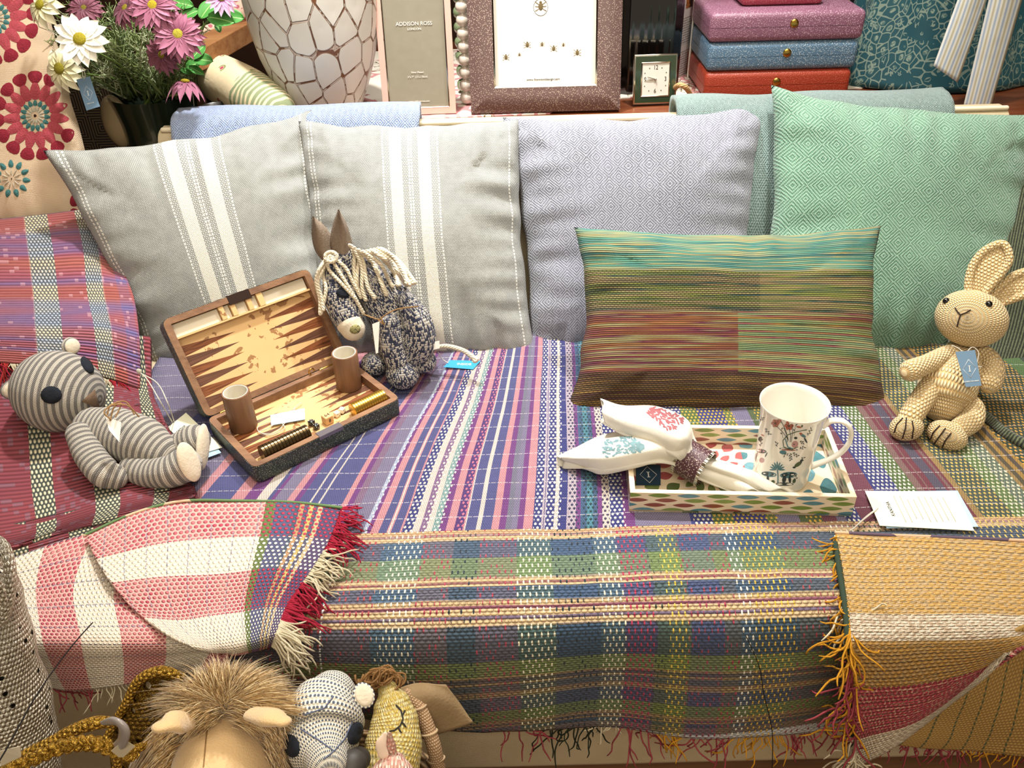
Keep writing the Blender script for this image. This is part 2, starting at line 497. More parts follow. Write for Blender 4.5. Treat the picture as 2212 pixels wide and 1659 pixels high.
# striped and checked quilt
def uz(z): return (z / 3.072 - 506) * .00065
def uq(z): return (734 + z / 5.53) * .00069
NAVY, IND, PUR, PINK, SLT, CRM, TEAL, LIL, MAR = '3c4084', '585a90', '7c4488', 'd8969e', '867e9c', 'e6d8cc', '5590a2', 'c6b6c2', '7c4456'
SEAT = [(-.9, SLT), (-.62, IND), (-.55, CRM), (-.53, SLT), (-.50, PINK), (-.485, IND), (-.44, PINK), (-.42, PUR), (-.40, CRM), (-.385, NAVY), (uz(-330), CRM), (uz(-280), IND), (uz(-230), PUR), (uz(-200), SLT), (uz(-110), PINK), (uz(-60), PUR),
        (uz(-20), IND), (uz(60), CRM), (uz(72), IND), (uz(120), CRM), (uz(135), IND), (uz(300), PINK), (uz(345), PUR), (uz(375), '8c6f8c'), (uz(430), SLT), (uz(540), 'b9c4dc'), (uz(565), PUR),
        (uz(590), PINK), (uz(640), IND), (uz(700), PINK), (uz(712), CRM), (uz(722), PINK), (uz(732), IND), (uz(790), PINK), (uz(803), NAVY), (uz(868), CRM), (uz(918), '8a6a94'), (uz(960), CRM), (uz(1000), '86a8a8'), (uz(1045), PUR),
        (uz(1090), PINK), (uz(1142), '5a3a7c'), (uz(1200), PINK), (uz(1210), CRM), (uz(1220), IND), (uz(1290), CRM), (uz(1318), IND), (uz(1390), PINK), (uz(1440), PUR), (uz(1480), '7c7a90'), (uz(1520), SLT), (uz(1560), PUR),
        (uz(1600), PINK), (uz(1660), NAVY), (uz(1720), LIL), (uz(1730), NAVY), (uz(1737), LIL), (uz(1746), NAVY), (uz(1800), CRM), (uz(1830), NAVY), (uz(1890), LIL), (uz(1950), PUR), (uz(1980), '48658a'), (uz(2020), TEAL), (uz(2060), '48658a'), (uz(2092), PUR),
        (uz(2120), CRM), (uz(2172), NAVY), (uz(2260), PUR), (uz(2330), SLT), (.24, NAVY), (.27, '56703c'), (.30, NAVY), (.345, '6c7c46'), (.36, SLT), (.39, '5c6a44'), (.42, MAR), (.44, SLT), (.455, NAVY), (.475, MAR), (uq(100), NAVY), (uq(400), '5c7440'), (uq(600), '8a6a66'), (uq(700), '7c3c4a'), (uq(740), '8a6a66'), (uq(770), '7c3c4a'),
        (uq(840), '5c5468'), (uq(950), '7c3c4a'), (uq(1000), '8a6a66'), (uq(1030), '7c3c4a'), (uq(1070), 'a88a56'), (uq(1140), '4c5a50'), (uq(1480), '66804a'), (uq(1640), '6a7a6a'), (uq(1800), 'a88a56'), (uq(1850), '5c5440'), (uq(1900), 'b08a44'), (uq(1960), '5c5048'), (uq(2010), 'b08a44'), (uq(2060), '3c4a3a'), (.90, '5a7a44'), (.93, '3c4a3a')]
# stitches running over each column: (start, colour); black = none
K0 = '000000'
DOTS = [(-.9, K0), (uz(300), K0), (uz(540), 'dfe4ee'), (uz(565), K0), (uz(803), 'f0ead8'), (uz(868), K0), (uz(925), 'f0ead8'), (uz(960), K0), (uz(1005), 'ece8dc'), (uz(1045), K0), (uz(1142), 'e07a94'), (uz(1195), K0), (uz(1660), 'f4f0e4'), (uz(1720), K0),
        (uz(1746), 'f4f0e4'), (uz(1830), K0), (uz(1895), '3a3a60'), (uz(1950), K0), (uz(1985), '23424c'), (uz(2090), K0), (uz(2125), '4a4060'), (uz(2172), 'f4f0e4'), (uz(2260), K0), (.24, 'ece4c8'), (.27, 'e0b84a'), (.36, K0), (.40, 'e0b84a'), (.42, K0), (.45, 'f0ead8'), (.475, K0), (uq(130), 'f6f2e2'), (uq(600), K0), (uq(1140), 'e0c068'), (uq(1480), 'e8e2c0'), (uq(1800), K0), (uq(2060), 'dca64a'), (.9, K0)]
PLAIDST = [(-.9, 'b04a50'), (-.30, 'b04a50'), (-.182, 'ece6cf'), (-.129, 'b0485a'), (-.088, '2c3a44'), (-.052, 'b0485a'), (.002, 'f2ecd2'), (.045, '26343c'), (.105, 'f4ecd0'), (.135, 'b83a58'), (.172, '3c4a3a'), (.190, 'e0c050'), (.214, '9c4658'), (.255, 'b04058'),
           (.277, 'f0ead8'), (.292, 'e2b84a'), (.346, '9c4650'), (.405, '3c4a3c'), (.423, 'ece6d0'), (.455, '3c4a3c'), (.6, 'e0c068')]
PLAIDW = [(-.9, '6a5c68'), (-.182, '4a6a80'), (-.129, '7a6a6c'), (-.088, '3c5464'), (-.052, '6c6070'), (.002, '4c6c5c'), (.045, '2c5074'), (.105, '4a6a78'), (.135, '4a3c70'), (.172, '4c6248'), (.19, '5c7048'), (.214, '3c4478'), (.255, '5c5c58'), (.277, '3c5a70'), (.292, '2c4a5c'), (.346, '54564e'), (.405, '4a4c44')]
TAN, SLB, GRN, RST = 'c2a078', '4a5870', '84945a', '7c4a48'
ROWS = [(0, TAN), (.651, 'bf9a78'), (.655, '9c7c7c'), (.659, 'c8ac84'), (.668, '50607a'), (.698, '86985c'), (.735, 'c8ac84'), (.740, '8a5a58'), (.744, 'c8ac84'), (.750, SLB), (.770, 'bfa27a'), (.776, '7c4a58'), (.781, 'c8ac84'), (.787, '6c5c70'), (.793, 'c8ac84'),
        (.799, '46525e'), (.845, '7c8a44'), (.872, 'a88a56'), (.877, '5c5048'), (.883, 'a88a56'), (.889, '5c5a58'), (.900, '8f6e4a'), (.905, 'a88a56'), (.910, '55505c'), (.938, '74803c'), (.962, 'a08050'), (.967, '5c4c44'), (.972, 'a08050'), (.978, '4c4c50'), (.985, '8a6a4a'), (1.0, '4a4c40')]
def f_kantha(n):
    u = n.u + (n.noise(3, 1) - .5) * .02; v = n.v
    v2 = v + (n.noise(5, 1) - .5) * .006
    seat = n.stripes(u, SEAT); dots = n.stripes(u, DOTS); on = dots.k
    rows = n.stripes(v2, ROWS); colw = n.stripes(u, PLAIDW); pst = n.stripes(u, PLAIDST)
    isrow = v.gt(.651)
    lum = n.stripes(v, [(0, 'ffffff'), (.668, '606060'), (.735, 'ffffff'), (.750, '606060'), (.770, 'ffffff'), (.799, '404040'), (.845, 'b0b0b0'), (.91, '404040'), (.938, 'b0b0b0'), (.978, '404040')])
    plaid = n.mix((1 - lum) * .5, rows, colw)
    base = n.mix(isrow, seat, plaid)
    big = n.stag(u, v, .0085, .0042, .5, .52); fine = n.stag(u, v, .0034, .0030, .5, .5)
    cord = n.mix(isrow, n.vec_c(fine), n.vec_c(big))
    hb = big * isrow + fine * (1 - isrow)
    base = n.mul(base, n.grey((hb * .6 + .52 + n.noise(90, 2) * .3).clamp()))
    sd = n.stag(u, v, .0068, .0075, .30, .36)
    sp = n.stag(u, v, .0078, .0095, .17, .36)
    hasdot = n.lumi(dots).gt(.004)
    rdense = n.stripes(u, [(-.9, '000000'), (-.17, 'ffffff'), (-.129, '000000'), (.0, 'ffffff'), (.045, '000000'), (.105, 'ffffff'), (.172, '000000'), (.19, 'ffffff'), (.214, '000000'), (.277, 'ffffff'), (.346, '000000'), (.423, 'ffffff')])
    c = n.mix(hasdot * (1 - isrow) * sd.gt(.15), base, dots)
    keep = (n.wn((u / .0078).floor(), (v / .0095).floor()).gt(.55)).max(rdense)
    c = n.mix(isrow * sp.gt(.1) * keep, c, pst)
    run = (((v - .012) / .034).fract().lt(.035)) * (u / .009).fract().lt(.8) * (1 - isrow)
    c = n.mix(run * .65, c, 'e8e0e0')
    # the white and yellow running stitches down the left of the checks
    wl = (u + .235 - (v - .65) * -.05).abs().lt(.0011) * (v / .008).fract().lt(.6)
    c = n.mix(wl * isrow, c, 'eef0ee')
    h = hb + sd * hasdot * (1 - isrow) * .8 + sp * isrow * .8
    return dict(color=c, h=h, bump=.0022)
NT.vec_c = lambda s, a: a
def _grey(s, x):
    n = s.t.nodes.new('ShaderNodeCombineColor')
    for i in range(3): s.t.links.new(x.k, n.inputs[i])
    return V(s.t, n.outputs[0])
NT.grey = _grey
def _lumi(s, x):
    n = s.t.nodes.new('ShaderNodeRGBToBW'); s.t.links.new(x.k, n.inputs[0]); return V(s.t, n.outputs[0])
NT.lumi = _lumi
M_KAN = mat('striped and checked kantha weave', f_kantha, rough=.92, sheen=.1)

def f_redcheck(n):                                             # v down, u across in metres
    u, v = n.u, n.v
    band = n.stripes(u, [(-1, 'a24a56'), (.149, 'd8cdb0'), (.186, 'a8505c'), (.245, 'd8cdb0'), (.280, 'a8564e'), (.318, '6a6098'), (.345, 'a04a5c'), (.5, 'a04a5c')])
    cr = n.stripes(u, [(-1, '000000'), (.149, 'ffffff'), (.186, '000000'), (.245, 'ffffff'), (.280, '000000')])
    vb = (n.noise(1, 1, n.vec(u * .6, v * 13.0)) - .5) * 3.5 + .5
    red = n.ramp(vb.clamp(), [(0, '9c4e4c'), (.3, 'a86058'), (.45, '966274'), (.6, '6a6496'), (.75, '9c5868'), (1, 'b06850')])
    crc = n.ramp(vb.clamp(), [(0, 'd8c8a0'), (.4, 'd8cdb0'), (.6, 'a4b0c4'), (1, 'd8c8a0')])
    c = n.mix(.75, band, red); c = n.mix(n.lumi(cr), c, crc)
    rib = (v / .0058).fract(); rib = 1 - (rib * 2 - 1).abs()
    st = n.stag(u, v, .0060, .0058, .42, .5)
    k = n.lumi(cr); h = rib * (1 - k) + st * k
    c = n.mix(k * (.35 - st).clamp() * 2.4, c, '4c5a68')
    c = n.mul(c, n.grey((h * .75 + .42 + n.noise(70, 2) * .35).clamp()))
    fl = n.wn((u / .007).floor(), (v / .0058).floor()).gt(.95) * (1 - k)
    c = n.mix(fl * .4, c, 'd8a8b0')
    return dict(color=c, h=h, bump=.0026)
M_RED = mat('red checked handloom', f_redcheck, rough=.95, sheen=.1)
def f_redlow(n):
    u, v = n.u, n.v
    k = n.stripes(u, [(-1, '000000'), (.142, 'ffffff'), (.178, '000000'), (.250, 'ffffff'), (.290, '000000'), (.354, 'ffffff'), (.38, '000000')])
    k = n.lumi(k).gt(.5)
    rib = (v / .0058).fract(); rib = 1 - (rib * 2 - 1).abs()
    st = n.stag(u, v, .0075, .0070, .40, .46)
    c = n.mix((n.noise(9, 1) - .3).clamp(), '8a4650', '9c4a4c')
    c = n.mix(n.wn((u / .009).floor(), (v / .0058).floor()).gt(.82) * .28, c, '8a8496')
    c = n.mix(k, c, '55605c'); c = n.mix(k * st.gt(.12), c, 'd8d0b0')
    h = rib * (1 - k) + st * k
    c = n.mul(c, n.grey((h * .6 + .5).clamp()))
    return dict(color=c, h=h, bump=.0026)
M_REDLOW = mat('brick red handloom with cream stripes', f_redlow, rough=.95)
def pinkf(along, plaid=None):
    def f(n):
        u, v = (n.u, n.v)
        b = (v if along == 'v' else u); a = (u if along == 'v' else v)
        b = b + (n.noise(5, 1) - .5) * .012
        red = n.lumi(n.stripes(b, [(-1, 'ffffff'), (.052, '000000'), (.102, 'ffffff'), (.172, '000000'), (.25, 'ffffff'), (.31, '000000')] if along == 'v' else
                               [(-1, 'ffffff'), (.075, '000000'), (.150, 'ffffff'), (.215, '000000'), (.29, 'ffffff'), (.36, '000000'), (.43, 'ffffff')])).gt(.5)
        st = n.stag(u, v, .0085, .0058, .40, .42)
        c = n.mix(red, 'ecdcc6', 'e9b2a8')
        c = n.mix(red * st.gt(.25) * (n.noise(40, 1) * .9 + .35).clamp(), c, 'b8485a')
        c = n.mix((1 - red) * st.gt(.15) * .8, c, 'f6ecda')
        g = (a / .031).fract().lt(.06) * (b / .012).fract().lt(.7)
        c = n.mix(g * .75, c, '8c8ea0')
        if plaid:
            pz = a.gt(plaid)
            pc = n.ramp(((a - plaid) / .11).clamp(), [(0, '6c7a4a'), (.12, '5a5c7c'), (.36, '505a6c'), (.42, 'b8906c'), (.48, '5c5a70'), (.54, 'c8ac6c'), (.6, '5c5a70'), (.66, 'c8b088'), (.72, '5a4c6c'), (1, '9c5c5c')], 'CONSTANT')
            ps = n.mix(red, 'f0ead4', 'b83a50')
            pc = n.mix(st.gt(.52), pc, ps)
            c = n.mix(pz, c, pc)
        c = n.mul(c, n.grey((st * .4 + .66 + n.noise(80, 2) * .2).clamp()))
        return dict(color=c, h=st, bump=.0028)
    return f
M_PINKF = mat('pink and cream kantha with checked border', pinkf('v', .255), rough=.95)
M_PINKU = mat('pink and cream kantha', pinkf('u'), rough=.95)
def f_gold(n):
    u, v = n.u, n.v + (n.noise(4, 1) - .5) * .01
    st = n.stag(u, v, .012, .0058, .46, .46)
    z = n.lumi(n.stripes(v, [(0, '000000'), (.262, 'ffffff'), (.395, '000000')])).gt(.5)
    base = n.stripes(v, [(-1, 'c0a276'), (.145, 'c2ab90'), (.198, 'b89664'), (.272, 'c89c88'), (.365, 'd2bfa4')])
    yar = n.stripes(v, [(-1, 'ca9e56'), (.145, 'e4d6be'), (.198, 'c0924a'), (.272, 'b24452'), (.365, 'efe2c8')])
    c = n.mix(n.wn((u / .006).floor(), (v / .0029).floor()).gt(.45) * .8, base, yar)
    chk = (u / .022).fract().gt(.5)
    sq = n.stag(u, v, .0105, .0085, .42, .44)
    m_ = v.gt(.272) * v.lt(.365)
    c = n.mix(m_ * sq.gt(.1), c, 'ae4450')
    ln = ((v / .0125) + n.noise(30, 1) * .35).fract().lt(.10) * ((u / .017) + (v / .0125).floor() * .37).fract().lt(.72)
    c = n.mix(ln * .85, c, '4c4a3a')
    c = n.mul(c, n.grey((st * .5 + .6 + n.noise(80, 2) * .2).clamp()))
    return dict(color=c, h=st - ln * .6, bump=.0028)
M_GOLD = mat('mustard kantha with beige and rose bands', f_gold, rough=.95)
def f_goldu(n):
    u, v = n.u, n.v
    st = n.stag(u, v, .006, .006, .46, .46)
    ln = ((u / .033) + n.noise(10, 1) * .5).fract().lt(.09) * (v / .012).fract().lt(.75)
    c = n.mix(ln, 'b08c50', '5c6040'); c = n.mul(c, n.grey((st * .35 + .7).clamp()))
    return dict(color=c, h=st, bump=.0012)
M_GOLDU = mat('ochre reverse of kantha', f_goldu, rough=.95)
def yarn(name, c, c2=None):
    return mat(name, lambda n: dict(color=n.mix(n.noise(220, 1), c, c2 or c), h=((n.u + n.v * 1.6) / .0024).tri(), bump=.0005), rough=.95)
Y_RED = yarn('red yarn', 'b3243c', '98203a'); Y_SCAR = yarn('scarlet yarn', 'b8322c', '8c2c2c'); Y_CRM = yarn('cream yarn', 'e4d8bc', 'cdbf9f')
Y_GOLD = yarn('mustard yarn', 'd8992a', 'c08820'); Y_ROSE = yarn('rose yarn', 'a4424c', '8c3a40'); Y_BLACK = yarn('black green yarn', '28301f', '1c2418')

def f_linen(n):
    s = n.stag(n.u, n.v, .0016, .0016, .5, .5)
    d = ((n.u + n.v) / .0035).tri()
    return dict(color=n.mix((d * .4 + n.noise(40, 3) * .5).clamp(), 'd6c6a6', 'c2b08c'), h=s + d * .5, bump=.0004)
M_SOFA = mat('cream sofa linen', f_linen, rough=.95)
M_PIPE = mat('cream piping', col='e6d8bc', rough=.85)
def wood(c1, c2, c3, sx=3, sy=60, axis='obj', rough=.4):
    def f(n):
        v = n.vec(n.x * sx, n.y * sy, n.z * sy) if axis == 'x' else n.vec(n.x * sy, n.y * sx, n.z * sy) if axis == 'y' else n.vec(n.x * sy, n.y * sy, n.z * sx)
        a = n.noise(1, 4, v, .6); b = n.noise(6, 2, v)
        c = n.ramp((a * .75 + b * .25).clamp(), [(.25, c1), (.5, c2), (.75, c3)])
        return dict(color=c, h=b, bump=.0002, rough=rough)
    return f
M_SHELF = mat('red brown polished wood', wood('4c2412', '6e3c24', '804c32', 3, 40, 'x', .3), spec=.5)
M_PINE = mat('warm pine wood', wood('74482a', '94663e', 'a87c52', 3, 55, 'x', .55))
M_FLOOR = mat('brown floor boards', wood('4c3422', '6c4c32', '7c5a3c', 3, 30, 'x', .6))
M_WALL = mat('dark brown wall', lambda n: dict(color=n.mix(n.noise(12, 3), '2a1b14', '4a3022'), h=n.noise(30, 2), bump=.0005), rough=.9)
# ---------------------------------------------------------------- the setting
def struct(o): o['kind'] = 'structure'; return o
struct(G().box((-2.2, -.6, -.05), (2.4, 3.2, 0)).build('floor', M_FLOOR, smooth=False))
struct(G().box((-2.2, 3.1, 0), (2.4, 3.2, 3.0)).build('wall_back', M_WALL, smooth=False))
struct(G().box((-2.3, -.6, 0), (-2.2, 3.2, 3.0)).build('wall_left', M_WALL, smooth=False))
struct(G().box((2.4, -.6, 0), (2.5, 3.2, 3.0)).build('wall_right', M_WALL, smooth=False))
struct(G().box((-2.2, -.6, 3.0), (2.4, 3.2, 3.05)).build('ceiling', mat('cream ceiling paint', col='d8ccb8', rough=.9), smooth=False))

# sofa
sofa = thing('sofa', 'cream linen sofa under the striped throws and cushions', 'sofa', (0.05, 1.1, 0))
G().box((-.93, .715, .06), (1.08, 1.66, .40), .02).build('base', M_SOFA, sofa)
G().box((-.92, .712, .385), (1.07, 1.50, .42), .018, 3).build('seat_cushion', M_SOFA, sofa)
# backrest: slanted front, rounded top
def rrect(pts, r, k=5):
    out = []; n_ = len(pts)
    for i in range(n_):
        p = Vector(pts[i]); a = (Vector(pts[i - 1]) - p).normalized(); b = (Vector(pts[(i + 1) % n_]) - p).normalized()
        ri = r[i] if isinstance(r, (list, tuple)) else r
        p0 = p + a * ri; p1 = p + b * ri
        for j in range(k + 1):
            t = j / k; out.append(p0 * (1 - t) ** 2 + p * 2 * t * (1 - t) + p1 * t * t)
    return [(q.x, q.y) for q in out]
sec = rrect([(1.44, .36), (1.665, .36), (1.652, .748), (1.598, .748)], [.01, .01, .015, .022])
MX = basis(Vector((0, 1, 0)), Vector((0, 0, 1)), Vector((1, 0, 0)), Vector((0, 0, 0)))
back = G().prism(sec, -.655, .95, .012, 3, M=MX).build('backrest', M_SOFA, sofa, sharp=40)
G().sweep([(-.645, 1.607, .750), (0.1, 1.607, .750), (.945, 1.607, .750)], .005, n=8, caps=True).build('piping', M_PIPE, sofa)
for x0, x1, dz in ((-.93, -.735, 0), (.93, 1.08, -.03)):
    ap = rrect([(1.14, .36), (1.655, .36), (1.655, .58 + dz), (1.48, .555 + dz), (1.30, .50 + dz), (1.14, .45 + dz)], [.01, .01, .03, .05, .05, .03])
    G().prism(ap, x0, x1, .02, 3, M=MX).build('arm', M_SOFA, sofa, sharp=40)
for x in (-.85, 1.0):
    for y in (.80, 1.62): G().lathe([(.0, 0), (.018, 0), (.026, .07), (0, .07)], 16, M=Matrix.Translation((x, y, 0))).build('leg', M_SHELF, sofa)

# console behind
con = thing('console_table', 'long red brown wooden console behind the sofa back', 'table', (.3, 2.0, 0))
SZ = .70
G().box((-.42, 1.69, .665), (1.25, 2.45, SZ), .004).build('table_top', M_SHELF, con)
for x in (-.36, 1.19):
    for y in (1.75, 2.38): G().box((x - .03, y - .03, 0), (x + .03, y + .03, .664), .004).build('leg', M_SHELF, con)
low = thing('side_table', 'low dark side table under the flower pot', 'table', (-.78, 2.0, 0))
M_DKW = mat('dark stained wood', wood('1c120c', '2e1e14', '3c281a', 3, 40, 'x', .5))
G().box((-1.35, 1.70, .46), (-.44, 2.5, .49), .004).build('table_top', M_DKW, low)
for x in (-1.3, -.5):
    for y in (1.76, 2.42): G().box((x - .025, y - .025, 0), (x + .025, y + .025, .459), .003).build('leg', M_DKW, low)
# ---------------------------------------------------------------- cushions
def pillow(name, label, cor, T, mt, W, H, pinch=.05, seed=0, wr=.004, back=.7, N=70, seam=None, group=None, ppow=.5):
    TL, TR, BR, BL = [Vector(c) for c in cor]
    n = (TR - TL).cross(BL - TL).normalized(); c0 = (TL + TR + BR + BL) / 4
    if n.dot(CAM - c0) < 0: n = -n
    def pt(u, v, side):
        a, b = u * 2 - 1, v * 2 - 1
        ca = a * (1 - pinch * (1 - b * b)); cb = b * (1 - pinch * (1 - a * a))
        uu, vv = (ca + 1) / 2, (cb + 1) / 2
        p = (TL * (1 - uu) + TR * uu) * (1 - vv) + (BL * (1 - uu) + BR * uu) * vv
        e = (max(0, 1 - abs(a) ** 2.6) * max(0, 1 - abs(b) ** 2.6)) ** ppow
        q = noise.noise(Vector((uu * 3.1 + seed, vv * 3.1, seed)))
        # creases that run in from the edges
        ed = max(abs(a), abs(b)); ew = max(0, min(1, (ed - .35) / .5)) * (1 - max(0, ed - .93) / .07)
        k = noise.noise(Vector((uu * (3 if abs(a) > abs(b) else 16) + seed * 3, vv * (16 if abs(a) > abs(b) else 3), seed)))
        h = T * e * (1 + .16 * q) + wr * ew * k
        sway = n * (.006 * noise.noise(Vector((uu * 2 + seed, vv * 2, 9))))
        out = (p - c0).normalized() * (.006 * noise.noise(Vector((uu * 7 + seed, vv * 7, 4))) * ed)
        return p + sway + out + n * (h if side > 0 else -h * back)
    g = G()
    for s in (1, -1): g.grid(lambda u, v: pt(u, v, s), N, N, uvf=lambda u, v: (u * W, (1 - v) * H), flip=s > 0)
    bm = bmesh.new(); 
    root = g.build(name, mt)
    bm.from_mesh(root.data); bmesh.ops.remove_doubles(bm, verts=bm.verts, dist=.0002); bmesh.ops.recalc_face_normals(bm, faces=bm.faces)
    bm.to_mesh(root.data); bm.free()
    for p in root.data.polygons: p.use_smooth = True
    tag(root, label, 'cushion', group)
    if seam:
        pts = []
        for (ax, fx) in (('t', lambda t: (t, 0)), ('r', lambda t: (1, t)), ('b', lambda t: (1 - t, 1)), ('l', lambda t: (0, 1 - t))):
            for i in range(14): pts.append(pt(*fx(i / 14), 1))
        q = G().sweep(pts, .0022, n=6, sub=2, closed=True)
        q.build('piping', seam, root)
    return root
def lean(px, py, Y0, z0, a):                                   # point on a plane leaning back by a degrees
    s = math.radians(a); return onp(px, py, Vector((0, Y0, z0)), Vector((0, -math.cos(s), math.sin(s))))
M_SEAM = mat('cream seam cord', col='cfcabc', rough=.9)
LB = 33
cush_l = pillow('cushion', 'light grey woven cushion with cream stripes, tilted, nearest the floral cushion', [ony(98, 328, 1.49), lean(672, 238, 1.385, .43, LB), lean(760, 770, 1.385, .43, LB), lean(362, 885, 1.37, .43, LB)], .075, M_GREY, .40, .40, .07, 1.3, .012, seam=None)
cush_r = pillow('cushion', 'light grey woven cushion with cream stripes, upright, behind the toy donkey', [lean(645, 262, 1.345, .43, LB), lean(1120, 258, 1.345, .43, LB), lean(1158, 783, 1.345, .43, LB), lean(688, 790, 1.345, .43, LB)], .078, M_GREY, .40, .40, .05, 4.1, .010)
cush_lav = pillow('cushion', 'lavender grey diamond weave cushion between the grey and green cushions', [lean(1085, 252, 1.375, .43, LB), lean(1655, 222, 1.39, .43, LB), lean(1610, 790, 1.375, .43, LB), lean(1148, 785, 1.375, .43, LB)], .082, M_LAV, .42, .42, .07, 2.2, .010)
cush_gr = pillow('cushion', 'sea green diamond weave cushion behind the toy rabbit', [lean(1668, 186, 1.335, .43, LB), lean(2250, 246, 1.335, .43, LB), lean(2170, 800, 1.335, .43, LB), lean(1618, 806, 1.335, .43, LB)], .082, M_GREEN, .46, .46, .08, 6.4, .010)
cush_lu = pillow('cushion', 'oblong multicoloured striped cushion in front of the lavender and green cushions', [lean(1240, 490, 1.145, .43, 38), lean(1902, 488, 1.145, .43, 38), lean(1938, 925, 1.145, .43, 38), lean(1220, 898, 1.145, .43, 38)], .062, M_LUMB, .47, .33, .10, 8.7, .007)
M_FLORC = mat('natural cotton cloth', lambda n: dict(color=n.mix(n.noise(30, 3), 'dcc5a8', 'cdb294'), h=n.stag(n.u, n.v, .0016, .0016, .5, .5), bump=.0003), rough=.95)
cush_fl = pillow('cushion', 'cream cushion embroidered with red and pink flowers at the far left', [ony(-340, -60, 1.74), ony(82, -90, 1.74), ony(240, 510, 1.56), ony(-320, 570, 1.53)], .07, M_FLORC, .45, .5, .03, 3.3, .006)
# embroidery: raised petals stitched to the cushion face
sf = surf(cush_fl)
M_EM = [mat('crimson stitching', lambda n, c=c: dict(color=n.mul(c, n.grey((n.noise(420, 2) * .8 + .5).clamp())), h=n.noise(500, 1), bump=.0012), rough=.9) for c in ('8c2434', 'b04a54', '487c7c', 'c4beaa', '3a2420')]
def petal(px, py, ang, L, Wd, mi):
    ca, sa = math.cos(ang), math.sin(ang); ring = []
    for k in range(14):
        t = 2 * PI * k / 14; x = math.cos(t) * L / 2; y = math.sin(t) * Wd / 2 * (1 - .35 * math.cos(t))
        h = sf(px + x * ca - y * sa, py + x * sa + y * ca)
        if h is None: return
        ring.append(h[0] + h[1] * .0006)
    h = sf(px, py); o = len(eg.v); eg.v += ring; eg.v.append(h[0] + h[1] * .0028)
    r2 = len(eg.v); eg.v += [p * .35 + (h[0] + h[1] * .0034) * .65 for p in ring]
    for k in range(14):
        k2 = (k + 1) % 14
        eg.face([o + k, o + k2, r2 + k2, r2 + k], None, mi); eg.face([r2 + k, r2 + k2, o + 14], None, mi)
def flower(cx, cy, R, kx=1.0, rot=0.0, full=True, n=15):
    for k in range(n):
        a = rot + 2 * PI * k / n
        P_ = lambda r: (cx + math.cos(a) * r * kx, cy + math.sin(a) * r)
        aa = math.atan2(math.sin(a), math.cos(a) * kx)
        if full:
            petal(*P_(R * .90), aa + PI, R * .32, R * .33, 0); petal(*P_(R * .60), aa, R * .46, R * .24, 1)
        if k % 1 == 0 and n % 1 == 0: petal(*P_(R * (.30 if full else .78)), aa, R * (.16 if full else .42), R * (.10 if full else .26), 2)
        petal(*P_(R * (.17 if full else .36)), aa, R * (.16 if full else .4), R * .05, 3)
    petal(cx, cy, 0, R * .07, R * .07, 4)
for a_ in ((76, 250, 92, .95, .1), (-12, 40, 96, .95, .3), (-5, 560, 84, 1, .2), (232, 448, 78, 1, .0), (25, 386, 42, 1, .1, False, 11)):
    eg = G(); flower(*a_)
    if eg.v: eg.build('embroidered_flower', M_EM, cush_fl)
# ---------------------------------------------------------------- throws
RNG = random.Random(11)
def kan_pt(X, s):
    """path down the seat and over its front edge; s in metres from the back"""
    if s < .76: y, z = 1.5 - s, .427
    elif s < .76 + .0785: a = (s - .76) / .05; y, z = .74 - .05 * math.sin(a), .377 + .05 * math.cos(a)
    else: y, z = .69, .377 - (s - .8385)
    return y, z
XL, XR = -.64, .90
def kan(u, v):
    X = XL + (XR - XL) * u
    hem = .985 + .045 * min(1, max(0, (X + .1) / .6)) + .006 * noise.noise(Vector((X * 9, 0, 3)))
    if X < -.05: hem -= .06 * min(1, (-.05 - X) / .3)
    if X < -.36: hem -= .14 * min(1, (-.36 - X) / .08)
    s = .10 + v * (hem - .10); y, z = kan_pt(X, s)
    if s < .76:
        z += .003 + .0028 * noise.noise(Vector((X * 7, y * 7, 1))) + .0016 * noise.noise(Vector((X * 22, y * 22, 5)))
    else:
        k = min(1, (s - .78) / .16)
        y -= k * (.006 + .010 * noise.noise(Vector((X * 6.5, .3 + s * 1.5, 2))) + .007 * math.sin(X * 17 + 1.4 + s * 2))
        y -= .004 * k
    return Vector((X + .003 * noise.noise(Vector((X * 4, s * 5, 8))), y, z)), s
kt = thing('kantha_throw', 'large striped and checked kantha throw covering the whole seat', 'throw', (.1, .9, .42))
NU, NVV = 170, 130
def kuv(u, v):                                                # the weave fans out towards the front
    X = XL + (XR - XL) * u; s = kan(u, v)[1]; D = max(0, .65 - s) + .15 * min(0, .65 - s); a = X
    for _ in range(4):
        k = .07 + .7 * max(0, .03 - a) if a < .05 else .07 - .33 * (a - .05)
        a = X - max(-.12, min(.34, k)) * D
    return (a, s)
kq = G().grid(lambda u, v: kan(u, v)[0], NU, NVV, uvf=kuv)
kb = kq.build('blanket', M_KAN, kt)
md = kb.modifiers.new('thickness', 'SOLIDIFY'); md.thickness = .0035; md.offset = -1 if False else 0
seatz = down([kb], .0022)
fg = G(); P_, D_ = [], []
for i in range(230):
    u = .40 + .59 * i / 229 + RNG.uniform(-.002, .002); p, s = kan(u, 1.0); X = p.x
    mi = 0 if X < .03 else (2 if X < .1 else 1) if X < .135 else 3 if .18 < X < .22 or .29 < X < .36 else 0
    if .045 < X < .105: mi = 2
    if RNG.random() < .25 and mi == 0: continue
    strands(fg, [p], [(RNG.gauss(0, .5), -.35, -.8)], .05 if mi != 1 else .03, .0011, RNG, .75, .5, (mi,))
fg.build('fringe', [Y_ROSE, Y_CRM, Y_BLACK, Y_GOLD], kt)['kind'] = 'stuff'

